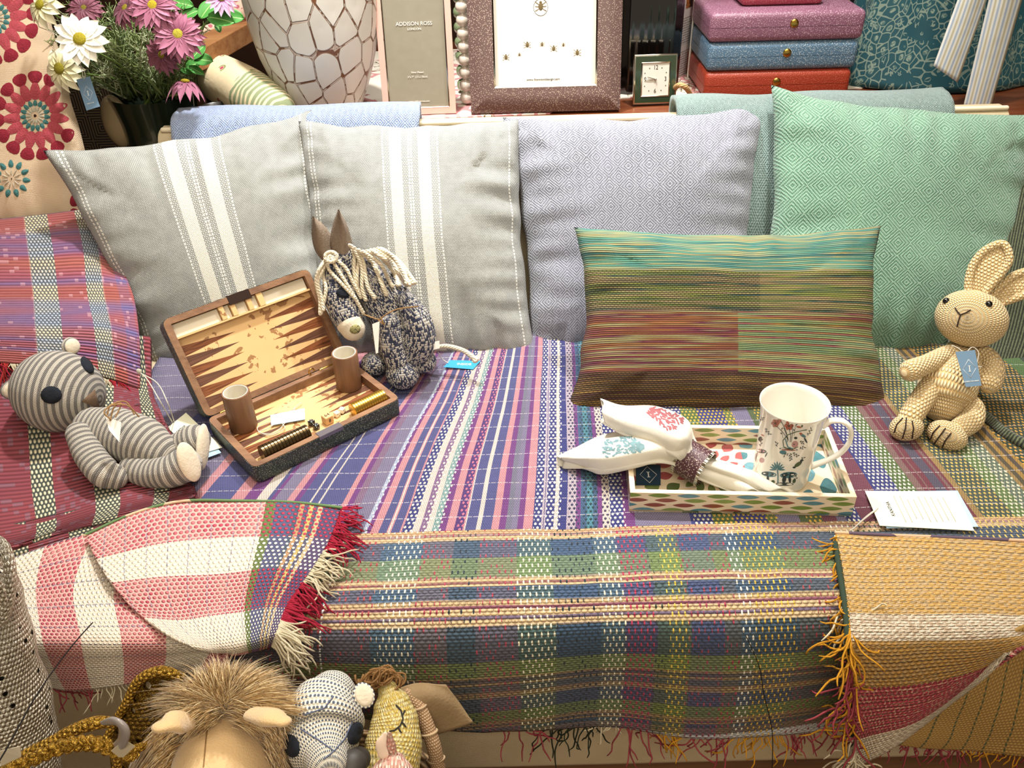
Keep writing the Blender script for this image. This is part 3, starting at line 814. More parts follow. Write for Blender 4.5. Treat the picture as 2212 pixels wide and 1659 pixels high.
def net(rows):
    R_ = []
    for r in rows:
        o = []
        for k, a, b, c in r: o.append(onz(a, b, c) if k == 'z' else ony(a, b, c))
        R_.append(o)
    return R_
def Z(z, *p): return [('z', a, b, z) for a, b in p]
def Yn(y, *p): return [('y', a, b, y) for a, b in p]

# red checked throw over the left arm: upper layer, lower layer, fringe
rt = thing('checked_throw', 'red checked throw with cream stripes draped over the left sofa arm', 'throw', (-.7, 1.1, .42))
up = patch(net([Yn(1.52, (-260, 470), (-90, 480), (60, 470), (170, 455), (262, 452)),
                Yn(1.42, (-260, 545), (-80, 545), (70, 545), (190, 540), (262, 560)),
                Yn(1.32, (-250, 640), (-80, 640), (80, 640), (200, 640), (288, 640)),
                Yn(1.23, (-240, 720), (-70, 715), (85, 712), (215, 715), (302, 735)),
                Yn(1.17, (-230, 780), (-50, 780), (90, 790), (225, 815), (303, 840))]))
cloth('upper_layer', up, 70, 60, .34, .40, M_RED, rt, .007, .004, 9, 2, uvw=lambda u, v: (u * .40 - .045, v * .34))
lo = patch(net([Yn(1.26, (-260, 690), (-80, 690), (70, 700), (230, 720), (325, 730)),
                Yn(1.17, (-250, 800), (-80, 800), (70, 815), (230, 830), (330, 850)),
                Z(.47, (-240, 930), (-60, 920), (90, 910), (230, 905), (352, 900)),
                Z(.445, (-200, 1060), (-40, 1050), (110, 1035), (250, 1010), (392, 985)),
                Z(.445, (-160, 1180), (0, 1170), (140, 1130), (280, 1095), (418, 1062)),
                Z(.439, (-150, 1205), (5, 1192), (150, 1152), (288, 1112), (424, 1074))]))
cloth('lower_layer', lo, 70, 70, .42, .46, M_REDLOW, rt, .012, .004, 8, 5, uvw=lambda u, v: (u * .46 - .06 + (v - .5) * .10 * v, v * .42))
fo = patch(net([Z(.447, (-150, 1150), (0, 1140), (140, 1110), (280, 1080), (420, 1050)),
                Z(.436, (-145, 1215), (5, 1207), (150, 1168), (290, 1124), (430, 1082))]))
cloth('folded_edge', fo, 60, 6, .06, .46, M_REDLOW, rt, .008, .002, 8, 7, uvw=lambda u, v: (u * .46 + .02, v * .06))
fg = G()
for i in range(120):
    u = .05 + .95 * i / 119; p = up(u, 1.0)
    if .37 < u < .46 or .7 < u < .78: mi = (1,)
    else: mi = (0, 0, 2)
    for q in range(2): strands(fg, [p + Vector((RNG.uniform(-.003, .003), -.003, 0))], [(RNG.gauss(.2, .5), -.7, -.6)], .06, .0010, RNG, .55, .6, mi)
fg.build('fringe', [Y_SCAR, Y_CRM, Y_RED], rt)['kind'] = 'stuff'

# pink throw hanging over the front left
pk = thing('kantha_throw', 'pink and cream kantha throw hanging over the front left seat edge', 'throw', (-.5, .75, .42))
un = patch(net([Z(.440, (-90, 1235), (30, 1205), (190, 1155), (330, 1125), (470, 1100)),
                Z(.440, (-60, 1290), (40, 1285), (165, 1272), (300, 1262), (480, 1250)),
                Yn(.668, (-20, 1375), (70, 1375), (200, 1375), (330, 1375), (500, 1370)),
                Yn(.658, (30, 1430), (110, 1435), (225, 1432), (350, 1425), (500, 1400)),
                Yn(.654, (90, 1480), (150, 1490), (245, 1482), (355, 1462), (490, 1435))]))
cloth('lower_layer', un, 60, 60, .28, .42, M_PINKU, pk, .003, .003, 9, 4, uvw=lambda u, v: (u * .42 + .055 * v, v * .28))
fl = patch(net([Z(.452, (184, 1158), (285, 1112), (390, 1084), (510, 1083), (630, 1086), (738, 1098)),
                Z(.456, (206, 1205), (310, 1180), (410, 1165), (515, 1160), (620, 1162), (712, 1168)),
                Z(.459, (242, 1262), (335, 1250), (425, 1245), (515, 1240), (595, 1235), (668, 1240)),
                Z(.453, (300, 1328), (375, 1330), (445, 1322), (515, 1312), (575, 1305), (622, 1305)),
                Yn(.644, (385, 1385), (440, 1392), (485, 1390), (530, 1382), (568, 1372), (600, 1362)),
                Yn(.640, (462, 1408), (490, 1412), (515, 1412), (540, 1408), (565, 1402), (588, 1396))]))
cloth('folded_corner', fl, 80, 60, .27, .36, M_PINKF, pk, .004, .003, 9, 6, uvw=lambda u, v: (.36 - (1 - u) * .36 * (1 - .30 * v), v * .27))
hg = G().sweep([fl(t, .006) + Vector((0, 0, .003)) for t in [k / 12 for k in range(13)]], .0022, n=6, sub=2)
hg.build('hem', mat('green hem cloth', lambda n: dict(color=n.mix(n.noise(25, 1).gt(.5), 'c8b090', '5f7a50')), rough=.9), pk)
fg = G()
for i in range(95):
    v = i / 94; p = fl(1.0, v) + Vector((0, -.001, .002))
    mi = (0,) if v < .26 else (1,) if v < .45 else (0,) if v < .72 else (1,)
    for q in range(2): strands(fg, [p], [(.8, -.15, -.1 - .5 * v)], .042 + .02 * v, .0013, RNG, .6, .35 + .3 * v, mi)
for i in range(40):
    p = un(.10 + .75 * i / 39, 1.0); strands(fg, [p], [(RNG.gauss(.2, .4), -.3, -.8)], .03, .0009, RNG, .7, .5, (2,) if i < 16 else (1,))
fg.build('fringe', [Y_RED, Y_CRM, Y_ROSE], pk)['kind'] = 'stuff'

# mustard throw hanging over the front right
gt = thing('kantha_throw', 'mustard kantha throw with beige and rose bands hanging at the front right', 'throw', (.6, .75, .42))
ug = patch(net([Yn(.658, (1925, 1500), (2050, 1460), (2160, 1380), (2260, 1330), (2380, 1300)),
                Yn(.655, (1930, 1560), (2050, 1550), (2160, 1520), (2270, 1500), (2390, 1480)),
                Yn(.652, (1930, 1606), (2045, 1618), (2160, 1628), (2280, 1636), (2400, 1640))]))
cloth('lower_layer', ug, 50, 40, .22, .34, M_GOLDU, gt, .004, .006, 10, 12, uvw=lambda u, v: (u * .34 + .05 * v, v * .22))
go = patch(net([Z(.438, (1806, 1152), (1925, 1158), (2060, 1163), (2220, 1170), (2360, 1176)),
                Z(.437, (1820, 1240), (1940, 1243), (2070, 1247), (2230, 1252), (2360, 1256)),
                Z(.436, (1833, 1322), (1950, 1324), (2080, 1326), (2230, 1328), (2360, 1322)),
                Yn(.648, (1838, 1400), (1950, 1400), (2075, 1398), (2200, 1385), (2310, 1352)),
                Yn(.644, (1843, 1500), (1935, 1495), (2040, 1482), (2135, 1444), (2225, 1388)),
                Yn(.642, (1847, 1590), (1905, 1575), (1990, 1545), (2085, 1483), (2190, 1408)),
                Yn(.640, (1850, 1662), (1880, 1640), (1960, 1590), (2060, 1515), (2170, 1425))]))
cloth('blanket', go, 70, 80, .44, .40, M_GOLD, gt, .005, .004, 9, 15, uvw=lambda u, v: (u * .40, v * .43))
hg = G().sweep([go(k / 12, .004) + Vector((0, .001, .002)) for k in range(13)], .0026, n=6, sub=2)
hg.build('hem', mat('beige hem cloth', lambda n: dict(color=n.mix((n.u * 0 + n.noise(14, 1)).gt(.56), 'c4a283', '5a4a58')), rough=.9), gt)
bd = G().sweep([go(0.0, k / 20) + Vector((-.002, .004, -.001)) for k in range(1, 21)], .0042, n=6, sub=2)
bd.build('edge_binding', mat('dark green binding', col='2c3a2c', rough=.9), gt)
fg = G()
for i in range(110):
    v = i / 109; p = go(0.0, v) + Vector((-.001, -.003, .001))
    mi = (0,) if v < .27 else (1, 0) if v < .36 else (0,) if v < .53 else (2, 2, 0) if v < .82 else (1,)
    for q in range(1 + (i % 2)): strands(fg, [p], [(RNG.uniform(-1, .35), -.35, -.35)], .058, .0013, RNG, .95, .45, mi)
for i in range(46):
    p = ug(.02 + .96 * i / 45, 1.0); strands(fg, [p], [(RNG.gauss(0, .5), -.3, -.7)], .024, .0010, RNG, .8, .4, (2,) if i < 14 else (0,))
fg.build('fringe', [Y_GOLD, Y_CRM, Y_ROSE], gt)['kind'] = 'stuff'

# dark green knit over the right arm
dk = thing('knitted_throw', 'dark green ribbed throw heaped over the right sofa arm', 'throw', (.95, 1.2, .42))
dn = patch(net([Yn(1.50, (2085, 400), (2160, 360), (2260, 335), (2420, 320)),
                Yn(1.42, (2075, 520), (2160, 470), (2260, 440), (2420, 430)),
                Yn(1.33, (2060, 640), (2150, 620), (2260, 600), (2420, 600)),
                Yn(1.25, (2050, 760), (2140, 760), (2260, 760), (2420, 770)),
                Yn(1.155, (2050, 838), (2130, 872), (2225, 905), (2420, 940)),
                Z(.442, (2062, 862), (2130, 900), (2214, 958), (2420, 1050))]))
cloth('blanket', dn, 60, 60, .42, .30, M_DARKG, dk, .012, .006, 9, 21)
# hem strip of the striped throw showing at its right end
# folded throws over the sofa back
def over_back(name, label, xa, xb, mt, drop, thick=.016, wav=.006, seed=0, y0=0.0, W=None, piping=False):
    prof = [(1.475, .44 + (.75 - .44) * 0), (1.505, .55), (1.545, .65), (1.578, .72), (1.597, .757), (1.618, .768), (1.640, .768), (1.658, .764), (1.670, .745), (1.676, .705)] if drop else \
           [(1.545, .65), (1.578, .72), (1.597, .757), (1.618, .768), (1.640, .768), (1.658, .764), (1.670, .745), (1.674, .725)]
    prof = [(a - .006 + y0, b + .004) for a, b in prof]
    L = [0]
    for a, b in zip(prof, prof[1:]): L.append(L[-1] + math.hypot(b[0] - a[0], b[1] - a[1]))
    K = len(prof) - 1
    def fn(u, v):
        x = v * K; i = min(int(x), K - 1); t = x - i
        a = prof[max(i - 1, 0)]; b = prof[i]; c = prof[i + 1]; d = prof[min(i + 2, K)]
        y, z = (cmr(a[k], b[k], c[k], d[k], t) for k in (0, 1))
        X = xa + (xb - xa) * u
        return Vector((X + .004 * noise.noise(Vector((v * 4, seed, u * 3))), y, z + wav * noise.noise(Vector((X * 7, v * 2, seed)))))
    g = G().grid(fn, 60, 40, uvf=lambda u, v: (u * (xb - xa), v * L[-1]))
    o = g.build(name, mt); md = o.modifiers.new('thickness', 'SOLIDIFY'); md.thickness = thick; md.offset = 0
    return tag(o, label, 'throw')
bt = over_back('wool_throw', 'cornflower blue diamond weave throw folded over the sofa back', ony(386, 280, 1.62).x, ony(908, 265, 1.62).x, M_BLUE, False, .016, .005, 3)
stt = over_back('wool_throw', 'sage grey diamond weave throw folded over the sofa back behind the green cushion', ony(1456, 235, 1.62).x, ony(2045, 215, 1.62).x, M_SAGE, True, .014, .008, 6)
# ---------------------------------------------------------------- things on the console
RZ = SZ + .003
M_GOLDM = mat('brass', col='c9a24e', rough=.25, metal=1.0)
M_SILV = mat('polished silver', col='c8c4b8', rough=.12, metal=1.0)
M_INK = mat('dark ink', col='2a2826', rough=.8)
M_WINK = mat('white ink', col='e8e6e0', rough=.8)
M_PAPER = mat('white paper', col='eeebe2', rough=.7)
M_STR = mat('white string', lambda n: dict(color='dcd6c6', h=((n.u + n.v * 2) / .0016).tri(), bump=.0003), rough=.9)
def shag(c1, c2, sc=420):
    def f(n):
        d = n.vor(sc); k = (1 - d * 1.7).clamp(); b = n.noise(9, 2)
        return dict(color=n.mix((k.gt(.48) * .8 * (b * 1.4)).clamp(), n.mix(b, c1, c1), c2), h=k, bump=.0004, rough=.42)
    return f
def f_runner(n):
    e = n.vor(26, n.vec(n.x, n.y), 'DISTANCE_TO_EDGE'); e2 = n.vor(60, n.vec(n.x, n.y), 'DISTANCE_TO_EDGE')
    pk = e.lt(.10) * n.noise(8, 1).gt(.47); dk = e2.lt(.035) * n.noise(6, 2).gt(.55)
    c = n.mix(pk, 'e8dfd0', 'c98c8c'); c = n.mix(dk, c, '6c5a38')
    return dict(color=c, h=pk * .5 + dk, bump=.0008)
runpts = [onz(a, b, SZ) for a, b in ((640, 268), (800, 262), (1000, 256), (1188, 247), (1196, 240), (1250, 228), (1345, 214), (1500, 206), (1700, 198), (1862, 192))]
runpts = [Vector((max(p.x, -.415), max(p.y, 1.693), 0)) for p in runpts] + [Vector((1.2, 2.35, 0)), Vector((-.40, 2.35, 0))]
run = G().prism([(p.x, p.y) for p in runpts], SZ + .0005, SZ + .003).build('table_runner', mat('embroidered white cloth', f_runner, rough=.9), smooth=False)
tag(run, 'white table runner embroidered in pink and gold lying on the console', 'table runner')

# shell mosaic vase
def f_vase(n):
    vv = n.vec(n.u * 21, n.v * 16.5)
    vt = n.t.nodes.new('ShaderNodeTexVoronoi'); vt.voronoi_dimensions = '2D'; vt.feature = 'DISTANCE_TO_EDGE'
    n.t.links.new(vv, vt.inputs['Vector']); vt.inputs['Scale'].default_value = 1; vt.inputs['Randomness'].default_value = .75
    e = V(n.t, vt.outputs['Distance']) + (n.noise(70, 2) - .5) * .03
    f1 = n.t.nodes.new('ShaderNodeTexVoronoi'); f1.voronoi_dimensions = '2D'
    n.t.links.new(vv, f1.inputs['Vector']); f1.inputs['Scale'].default_value = 1; f1.inputs['Randomness'].default_value = .75
    d = V(n.t, f1.outputs['Distance'])
    br = n.mix(n.noise(40, 3), '8a5a3c', '6c4630')
    shell = n.mix((n.noise(9, 2)), 'ece8e2', 'd8d6cc')
    g = e.step(.012, .045) * (1 - d.step(.68, .74)); gr = n.mix(n.noise(60, 2).gt(.52), 'cfc0b2', br)
    c = n.mix(g, gr, shell); ring = ((e - .03).abs().lt(.010)).max((d - .72).abs().lt(.02) * e.gt(.03))
    c = n.mix(ring * .75, c, br)
    return dict(color=c, h=g * .6 + d * .5, bump=.004, rough=.35)
vb = onz(694, 262, RZ); vb.y += .07; vb.x += .0
vase = G().lathe([(0, 0), (.070, 0), (.076, .006), (.086, .03), (.103, .07), (.119, .12), (.130, .18), (.134, .24), (.130, .30), (.116, .36), (.092, .41), (.070, .44), (.066, .46), (.060, .46), (.062, .43), (0, .40)], 64, M=Matrix.Translation(vb)).build('vase', mat('shell mosaic', f_vase, spec=.5), sharp=50)
vase.data.materials[0]
tag(vase, 'large bulbous vase covered in white oval shell pieces with brown joints', 'vase')
G().lathe([(.004, -.002), (.011, -.002), (.011, .002), (.004, .002), (.004, -.002)], 20, M=frame(surf(vase)(683, 240)[0] + Vector((0, -.001, 0)), (1, 0, 0), (0, -1, .1))).build('spout_ring', mat('pinkish glaze', col='c8a898', rough=.3), vase)

def upright(px, py, lean_=10, yaw=0, z=None, dy=0):
    b = onz(px, py, RZ if z is None else z); b.y += dy
    a = math.radians(lean_); y = math.radians(yaw)
    X = Vector((math.cos(y), math.sin(y), 0)); B = Vector((math.sin(y), -math.cos(y), 0))
    Yv = Vector((0, 0, 1)) * math.cos(a) - B * math.sin(a); Zv = X.cross(Yv)
    return basis(X, Yv, Zv, b)
def pframe(root, M, w, h, b, dep, mt, inner, prof='flat', bez=.003, board=None, bezmat=None):
    """mitred picture frame, bottom edge on local y=0, front at local z=dep"""
    o = [(-w / 2, 0), (w / 2, 0), (w / 2, h), (-w / 2, h)]; i_ = [(-w / 2 + b, b), (w / 2 - b, b), (w / 2 - b, h - b), (-w / 2 + b, h - b)]
    for k in range(4):
        a, c = o[k], o[(k + 1) % 4]; d, e = i_[(k + 1) % 4], i_[k]
        g = G(); n_ = 8; rows = []
        for t in range(n_ + 1):
            q = t / n_; z = dep * (1 if prof == 'flat' else (.72 + .45 * math.sin(min(1, q * 1.25) * PI * .62)))
            rows.append((q, z))
        pr = [(0, 0)] + rows + [(1, 0)]
        def fn(u, v):
            q, z = pr[round(v * (len(pr) - 1))]
            return Vector((a[0] * (1 - q) * (1 - u) + e[0] * q * (1 - u) + c[0] * (1 - q) * u + d[0] * q * u, a[1] * (1 - q) * (1 - u) + e[1] * q * (1 - u) + c[1] * (1 - q) * u + d[1] * q * u, z))
        g.grid(fn, 2, len(pr) - 1); g.build('rail', mt, root, M, sharp=40)
    g = G()
    for k in range(4):
        a = Vector((*i_[k], dep * .9)); c = Vector((*i_[(k + 1) % 4], dep * .9)); g.sweep([a, (a + c) / 2, c], bez, n=6, sub=1)
    g.build('bezel', bezmat or M_SILV, root, M, sharp=40)
    G().box((-w / 2 + b * .5, b * .5, 0), (w / 2 - b * .5, h - b * .5, dep * .35)).build('insert', inner, root, M, smooth=False)
    G().prism([(-.02, 0), (.02, 0), (.012, -h * .45), (-.012, -h * .45)], -.002, 0, M=Matrix.Translation((0, h * .62, 0)) @ Matrix.Rotation(math.radians(22), 4, 'X')).build('easel', board or M_INK, root, M, smooth=False)
M1 = upright(908, 246, 11, 1.5)
f1 = thing('picture_frame', 'slim pink enamel picture frame with grey insert beside the shell vase', 'picture frame', M1.translation)
M_PK = mat('pink enamel', lambda n: dict(color=n.mix(n.noise(5, 2), 'd8aa9c', 'e2b8aa')), rough=.18, spec=.5, coat=.6)
pframe(f1, M1, .152, .262, .0135, .010, M_PK, mat('grey card', lambda n: dict(color=n.mix(n.noise(60, 3), '86806e', '938d7c')), rough=.6), bez=.0016)
T1 = M1 @ Matrix.Translation((0, 0, .0045))
text('lettering', 'ADDISON ROSS', .0102, T1 @ Matrix.Translation((0, .176, 0)), M_WINK, f1, sx=1.02)
text('lettering', 'LONDON', .0058, T1 @ Matrix.Translation((0, .166, 0)), M_WINK, f1, sx=1.1)
text('lettering', 'Silver Plated', .0052, T1 @ Matrix.Translation((0, .083, 0)), M_WINK, f1)
text('lettering', '5"x 7"  (13 x 18cm)', .0052, T1 @ Matrix.Translation((0, .074, 0)), M_WINK, f1)
text('lettering', 'www.addisonross.com', .0048, T1 @ Matrix.Translation((0, .026, 0)), M_WINK, f1)

M2 = upright(1178, 240, 12, 0)
f2 = thing('picture_frame', 'large brown shagreen picture frame with a white card of tiny beetles', 'picture frame', M2.translation)
M_SHB = mat('brown shagreen', shag('66504c', 'd0bcaa', 330), spec=.5)
pframe(f2, M2, .312, .40, .050, .020, M_SHB, M_PAPER, 'round', bez=.0035)
T2 = M2 @ Matrix.Translation((0, 0, .0075))
text('lettering', 'www.foxwooddesign.com', .0066, T2 @ Matrix.Translation((-.004, .064, 0)), M_INK, f2)
s2 = surf([o for o in f2.children if o.name.startswith('insert')])
M_BEE = mat('bronze beetle print', col='6c5c3c', rough=.5)
def beetle(px, py, r):
    h = s2(px, py)
    if not h: return
    F = frame(h[0] + h[1] * .0004, (1, 0, .0), h[1]); g = G()
    g.ell((0, 0, 0), (r * .62, r, .0006), n=12, k=6); g.ell((0, r * 1.05, 0), (r * .38, r * .35, .0005), n=10, k=5)
    for sgn in (-1, 1):
        for a in (.75, 0, -.75): g.sweep([(sgn * r * .5, a * r * .7, .0001), (sgn * r * 1.1, a * r * 1.2, .0002), (sgn * r * 1.5, a * r * 1.6 + r * .1, .0001)], r * .07, n=4, sub=1, caps=False)
    g.build('beetle_print', M_BEE, f2, F)
for px, py, r in ((1093, 124, .0046), (1122, 118, .0028), (1139, 97, .0048), (1171, 96, .0036), (1196, 105, .0046), (1217, 97, .003), (1247, 114, .0050), (1168, 14, .0075)): beetle(px, py, r)
h = s2(1168, 16); F = frame(h[0] + h[1] * .0003, (1, 0, 0), h[1])
G().sweep([F @ Vector((.0145 * math.cos(t * PI / 8), .0155 * math.sin(t * PI / 8), 0)) for t in range(16)], .0004, n=4, sub=1, closed=True).build('emblem_ring', M_INK, f2)

# bobbin frames between the two frames
def bobbin(label, px, py, r, mt, n_=9, dx=0, dy=0, w=.16):
    b = onz(px, py, RZ); b.y += dy
    t = thing('picture_frame', label, 'picture frame', b, 'bobbin edged frames')
    for s in (0, 1):
        g = G()
        prof = []
        for i in range(n_):
            for k in range(1, 8): prof.append((max(r * .35, r * math.sin(PI * k / 8)), r * 1.75 * i + r * .9 * (1 - math.cos(PI * k / 8)) + .001))
        g.lathe([(0, .0005)] + prof + [(0, prof[-1][1])], 20, M=Matrix.Translation(b + Vector((s * w, 0, 0)))); g.build('bobbin_post', mt, t)
    G().box((b.x + r * .3, b.y - .003, RZ + .002), (b.x + w - r * .3, b.y + .006, RZ + r * 1.75 * n_)).build('panel', M_PAPER, t, smooth=False)
M_PRL = mat('pearl lacquer', col='d8cdc0', rough=.12, spec=.6, coat=.8); M_GLS = mat('green lacquer', col='8c9c74', rough=.12, spec=.6, coat=.8)
bobbin('pearl white bobbin edged frame squeezed beside the brown frame', 1008, 236, .0150, M_PRL, 12, dy=.035, w=.20)
bobbin('pale green bobbin edged frame behind the pearl one', 1003, 214, .0175, M_GLS, 11, dy=.05, w=.19)

# black fluted vase
bb = onz(1400, 205, RZ); bb.y += .05
g = G(); out = []
NF = 26
for k in range(NF * 4):
    a = 2 * PI * k / (NF * 4); rr = 1 + .018 * math.cos(a * NF); c, s_ = math.cos(a), math.sin(a)
    q = (abs(c) ** 5 + abs(s_) ** 5) ** -.2; out.append((c * q * rr * .068, s_ * q * rr * .045))
g.prism(out, 0, .36, M=Matrix.Translation(bb))
bv = g.build('vase', mat('black lacquer', col='0c0a09', rough=.10, spec=.6, coat=.7), sharp=50)
tag(bv, 'tall glossy black fluted vase behind the small clock', 'vase')

# clock
M3 = upright(1411, 223, 9, 2)
ck = thing('clock', 'small square silver and dark green enamel table clock', 'clock', M3.translation)
cw, ch = .092, .100
G().box((-cw / 2, 0, 0), (cw / 2, ch, .012), .0015).build('case', M_SILV, ck, M3)
M_DG = mat('dark green enamel', col='2c3a26', rough=.1, spec=.6, coat=.8)
g = G(); i0 = .0035
for lo_, hi_ in (((-cw / 2 + i0, i0), (-cw / 2 + .0165, ch - i0)), ((cw / 2 - .0165, i0), (cw / 2 - i0, ch - i0)), ((-cw / 2 + .0165, i0), (cw / 2 - .0165, .0165)), ((-cw / 2 + .0165, ch - .0165), (cw / 2 - .0165, ch - i0))):
    g = G().box((*lo_, .0115), (*hi_, .0128)); g.build('enamel_strip', M_DG, ck, M3, smooth=False)
g = G(); a, b_ = -cw / 2 + .0165, cw / 2 - .0165; q0, q1 = .0165, ch - .0165
for p, q in (((a, q0), (b_, q0)), ((b_, q0), (b_, q1)), ((b_, q1), (a, q1)), ((a, q1), (a, q0))):
    g.sweep([(p[0], p[1], .0130), ((p[0] + q[0]) / 2, (p[1] + q[1]) / 2, .0130), (q[0], q[1], .0130)], .0013, n=6, sub=1)
g.build('bezel', M_SILV, ck, M3, sharp=40)
dl = G().box((a, q0, .0115), (b_, q1, .0122)).build('dial', mat('cream dial', col='d8d6cc', rough=.3, coat=.5), ck, M3, smooth=False)
cy = (q0 + q1) / 2; T3 = M3 @ Matrix.Translation((0, 0, .0124))
for s_, x, y in (('12', 0, .0235), ('3', .0215, 0), ('6', 0, -.0235), ('9', -.0215, 0)):
    text('numeral', s_, .0125, T3 @ Matrix.Translation((x, cy + y, 0)), M_INK, ck, sx=.8)
g = None
for k in range(12):
    if k % 3 == 0: continue
    an = k * PI / 6; rr = .0225 / max(abs(math.cos(an)), abs(math.sin(an)))
    G().lathe([(0, .0003), (.0011, .0003), (.0011, 0), (0, 0)], 8, M=T3 @ Matrix.Translation((math.sin(an) * rr, cy + math.cos(an) * rr, 0))).build('hour_dot', M_INK, ck)
for ang, L, wd in ((-72, .017, .0009), (-88, .022, .0006), (165, .013, .0003)):
    an = math.radians(ang); e = (math.sin(an) * L, cy + math.cos(an) * L)
    G().sweep([(0, cy, .0016), (e[0] / 2, (cy + e[1]) / 2, .0016), (e[0], e[1], .0016)], wd, n=6, sub=1).build('hand', M_SILV, ck, T3)
G().lathe([(0, .0032), (.0024, .0026), (.0026, 0), (0, 0)], 16, M=T3 @ Matrix.Translation((0, cy, 0))).build('hub', M_SILV, ck)

# standing leaflets
def f_leaf(n):
    ln = (n.z / .0052).fract().gt(.55); w_ = n.noise(1, 2, n.vec(n.x * 260, (n.z / .0052).floor() * 9)).gt(.42)
    para = n.noise(1, 0, n.vec(0, (n.z / .012).floor() * 3.3)).gt(.36)
    c = n.mix(ln * w_ * para * .7 * n.z.lt(.130), 'c8bcb8', '54504e')
    return dict(color=c)
def slab(name, label, cat, x0, px, py, w, h, yaw, mt, th=.003, dy=0, group=None):
    b = onz(px, py, RZ); b.y += dy
    M = basis(Vector((math.cos(yaw), math.sin(yaw), 0)), Vector((-math.sin(yaw), math.cos(yaw), 0)), Vector((0, 0, 1)), b)
    o = G().box((0, 0, .0003), (w, th, h), .0004, 1).build(name, mt, None, M, smooth=False); tag(o, label, cat, group); return o, M
lf, ML = slab('booklet', 'printed leaflet standing upright beside the black vase', 'booklet', 0, 1468, 178, .055, .26, math.radians(52), mat('printed leaflet page', f_leaf, rough=.5), .002, .03)
G().box((.012, -.0006, .15), (.05, .0001, .22)).build('photo', mat('brown photograph print', lambda n: dict(color=n.mix(n.noise(60, 2).gt(.5), '9a5c30', '3c2418')), rough=.4), lf, ML, smooth=False)
lf2, _ = slab('booklet', 'blank white leaflet standing upright beside the stacked boxes', 'booklet', 0, 1492, 176, .05, .27, math.radians(60), M_PAPER, .004, .03)
pts = [onz(1452, 205, RZ + .012), onz(1470, 190, RZ + .045), onz(1486, 196, RZ + .04), onz(1497, 214, RZ + .014), onz(1500, 224, RZ + .012)]
for p in pts: p.y += .02
tag(G().sweep(pts, .0055, n=10).build('cord', mat('jute cord', lambda n: dict(color=n.mix(((n.u + n.v * 1.2) / .006).tri(), 'a8824c', 'd8b888'), h=((n.u + n.v * 1.2) / .006).tri(), bump=.001), rough=.9)), 'thick jute cord curling out from behind the clock', 'cord')

# shagreen boxes
def halfbox(lo, hi, bev, zc, keep_low):
    bm = bmesh.new(); bmesh.ops.create_cube(bm, size=1); lo = Vector(lo); hi = Vector(hi)
    for v in bm.verts: v.co = Vector(((v.co[i] + .5) * (hi[i] - lo[i]) + lo[i] for i in range(3)))
    bmesh.ops.bevel(bm, geom=list(bm.edges), offset=bev, segments=4, profile=.5, affect='EDGES', clamp_overlap=True)
    r = bmesh.ops.bisect_plane(bm, geom=bm.verts[:] + bm.edges[:] + bm.faces[:], plane_co=(0, 0, zc), plane_no=(0, 0, 1), clear_outer=keep_low, clear_inner=not keep_low)
    bmesh.ops.holes_fill(bm, edges=[e for e in bm.edges if e.is_boundary], sides=0)
    bmesh.ops.recalc_face_normals(bm, faces=bm.faces)
    g = G(); g.addbm(bm); return g
def sbox2(label, x0, x1, y0, z, c1, c2, stud):
    t = thing('jewellery_box', label, 'box', ((x0 + x1) / 2, y0 + .11, z), 'stack of shagreen boxes')
    mt = mat('shagreen leather', shag(c1, c2, 350), spec=.5)
    lo, hi = (x0, y0, z + .0003), (x1, y0 + .22, z + .0585)
    halfbox(lo, hi, .012, z + .0288, True).build('base', mt, t, sharp=50)
    G().box((x0 + .006, y0 + .006, z + .027), (x1 - .006, y0 + .214, z + .031)).build('lining', M_INK, t, smooth=False)
    halfbox(lo, hi, .012, z + .0296, False).build('lid', mt, t, sharp=50)
    xc = x0 + (x1 - x0) * stud
    G().lathe([(0, .0028), (.006, .0024), (.0086, .0012), (.0088, -.001), (0, -.001)], 24, M=basis(Vector((1, 0, 0)), Vector((0, 0, 1)), Vector((0, -1, 0)), Vector((xc, y0 - .0005, z + .036)))).build('clasp_stud', M_GOLDM, t)
    return z + .0588
p0 = onz(1518, 217, RZ); p1 = onz(1832, 210, RZ); e1 = (p0.x, p1.x, (p0.y + p1.y) / 2)
z1 = sbox2('vermilion red shagreen box at the bottom of the stack', *e1, RZ, '9c3a26', 'c0644c', .49)
z2 = sbox2('dusty blue shagreen box in the middle of the stack', e1[0], e1[1] + .004, e1[2], z1, '55748e', 'd4e0e6', .525)
z3 = sbox2('raspberry pink shagreen box resting on the blue one', e1[0] - .002, e1[1] + .006, e1[2] - .002, z2, '865a70', 'e0c0ce', .54)
z4 = sbox2('smaller rose pink shagreen box, topmost of the stack', e1[0] + .07, e1[1] - .07, e1[2] + .05, z3, 'a03c4c', 'd89a9c', .5)

